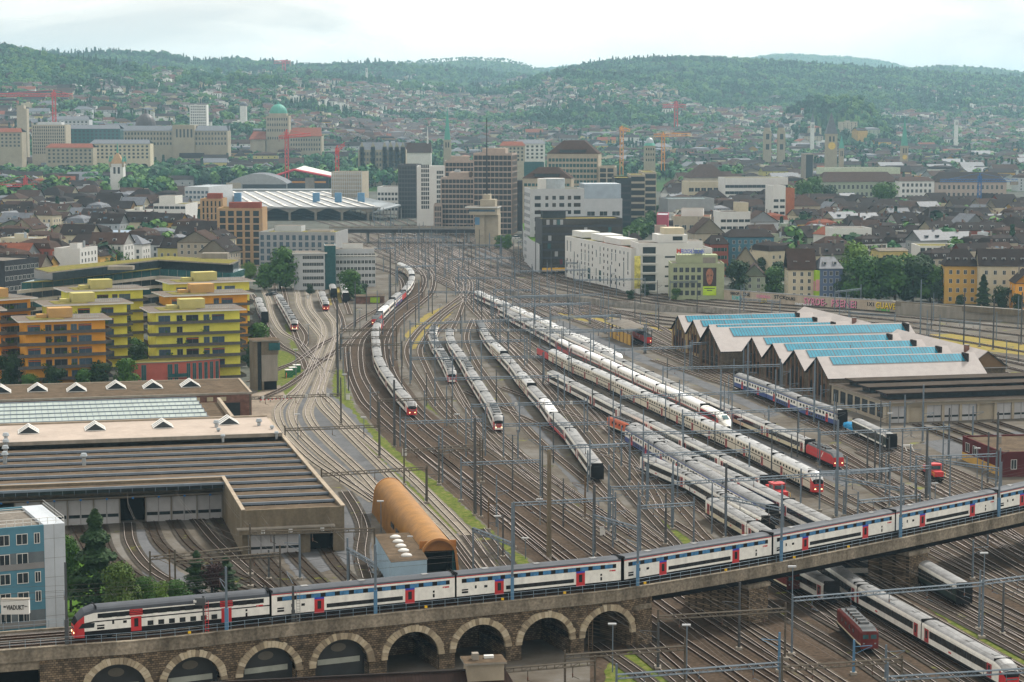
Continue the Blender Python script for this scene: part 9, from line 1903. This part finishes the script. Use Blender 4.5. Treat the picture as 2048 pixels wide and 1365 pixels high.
def person(u, v, c_, lab):
 p = G(u, v); r = empty('person', p, rnd.uniform(0, 6), lab, 'person'); me = bpy.data.meshes.new('body'); V = [(0,0,.95),(0,0,1.2),(0,0,1.45),(0,0,1.58),(0,0,1.72),(.1,0,.9),(.12,0,.5),(.12,0,.06),(.13,.14,.03),(-.1,0,.9),(-.12,.05,.5),(-.12,.1,.06),(-.13,.24,.03),(.2,0,1.42),(.27,.02,1.15),(.26,.12,.92),(-.2,0,1.42),(-.28,.04,1.15),(-.25,.16,.95)]; E = [(0,1),(1,2),(2,3),(3,4),(0,5),(5,6),(6,7),(7,8),(0,9),(9,10),(10,11),(11,12),(2,13),(13,14),(14,15),(2,16),(16,17),(17,18)]
 me.from_pydata(V, E, []); RR = [.16,.15,.17,.06,.11,.1,.075,.05,.05,.1,.075,.05,.05,.075,.05,.04,.075,.05,.04]
 o = bpy.data.objects.new('body', me); col.objects.link(o); o.parent = r; me.materials.append(c_); o.modifiers.new('skin', 'SKIN')
 for i, q in enumerate(RR): me.skin_vertices[0].data[i].radius = (q, q)
 me.skin_vertices[0].data[0].use_root = True; s = o.modifiers.new('sub', 'SUBSURF'); s.levels = 1; s.render_levels = 1
person(573, 757, M('hi_vis_orange', (.75,.16,.03), .7), 'track worker in orange high visibility clothing standing by the green cabins')
def boxes(name, lab, cat, pts, mt, s=(1, 1, 1), zz=None):
 for i, (u, v, l_) in enumerate(pts): p = G(u, v); r = empty(name, p, 0, l_, cat); m = MB(); m.box(-s[0]/2, -s[1]/2, 0, s[0]/2, s[1]/2, s[2], mt); m.box(-s[0]/2-.05, -s[1]/2-.05, s[2], s[0]/2+.05, s[1]/2+.05, s[2]+.1, m_fgrey); obj('body', m, r)
boxes('relay_cabinet', '', 'cabinet', [(809,912,'white relay cabinet on the verge beside the main tracks'),(696,800,'white cabinet at the top of the green verge'),(1205,1072,'white cabinet by the right verge near the train'),(616,478+120,'pale cabinet by the left yard')], m_fwhite, (1.0, .6, 1.6))
r = empty('barrier', G(520, 805), R(25), 'red and white striped barrier on the earth yard', 'barrier'); m = MB()
for k in range(9): m.box(k*1.1, 0, .5, k*1.1+.55, .1, .8, c_red); m.box(k*1.1+.56, 0, .5, k*1.1+1.1, .1, .8, m_fwhite)
for k in range(4): m.box(k*3, -.2, 0, k*3+.1, .3, .5, m_fgrey)
obj('rail', m, r); p = G(1822, 905); r = empty('buffer_stop', p, R(20), 'white painted buffer stop at the end of the coach track', 'buffer stop'); m = MB()
for s in (-.9, .9): m.bar((s,0,0), (s,1.5,1.3), .12, m_fwhite); m.bar((s,3,0), (s,1.5,1.3), .12, m_fwhite)
m.box(-1.3, 1.4, 1.2, 1.3, 1.7, 1.6, m_fwhite); obj('frame', m, r)
# haze
m = bpy.data.materials.new('haze_air'); m.use_nodes = True; t = m.node_tree; t.nodes.clear(); o_ = N('ShaderNodeOutputMaterial', t); pv = N('ShaderNodeVolumePrincipled', t); pv.inputs['Color'].default_value = (.50,.79,1,1); pv.inputs['Density'].default_value = 6.0e-5; pv.inputs['Anisotropy'].default_value = .3; t.links.new(pv.outputs[0], o_.inputs['Volume'])
mb = MB(); mb.box(-7000, -400, -30, 7000, 19000, 455, m); o = obj('haze', mb); tag(o, kind='stuff'); o['label'] = 'pale blue haze in the air over the town and hills'; o['category'] = 'haze'
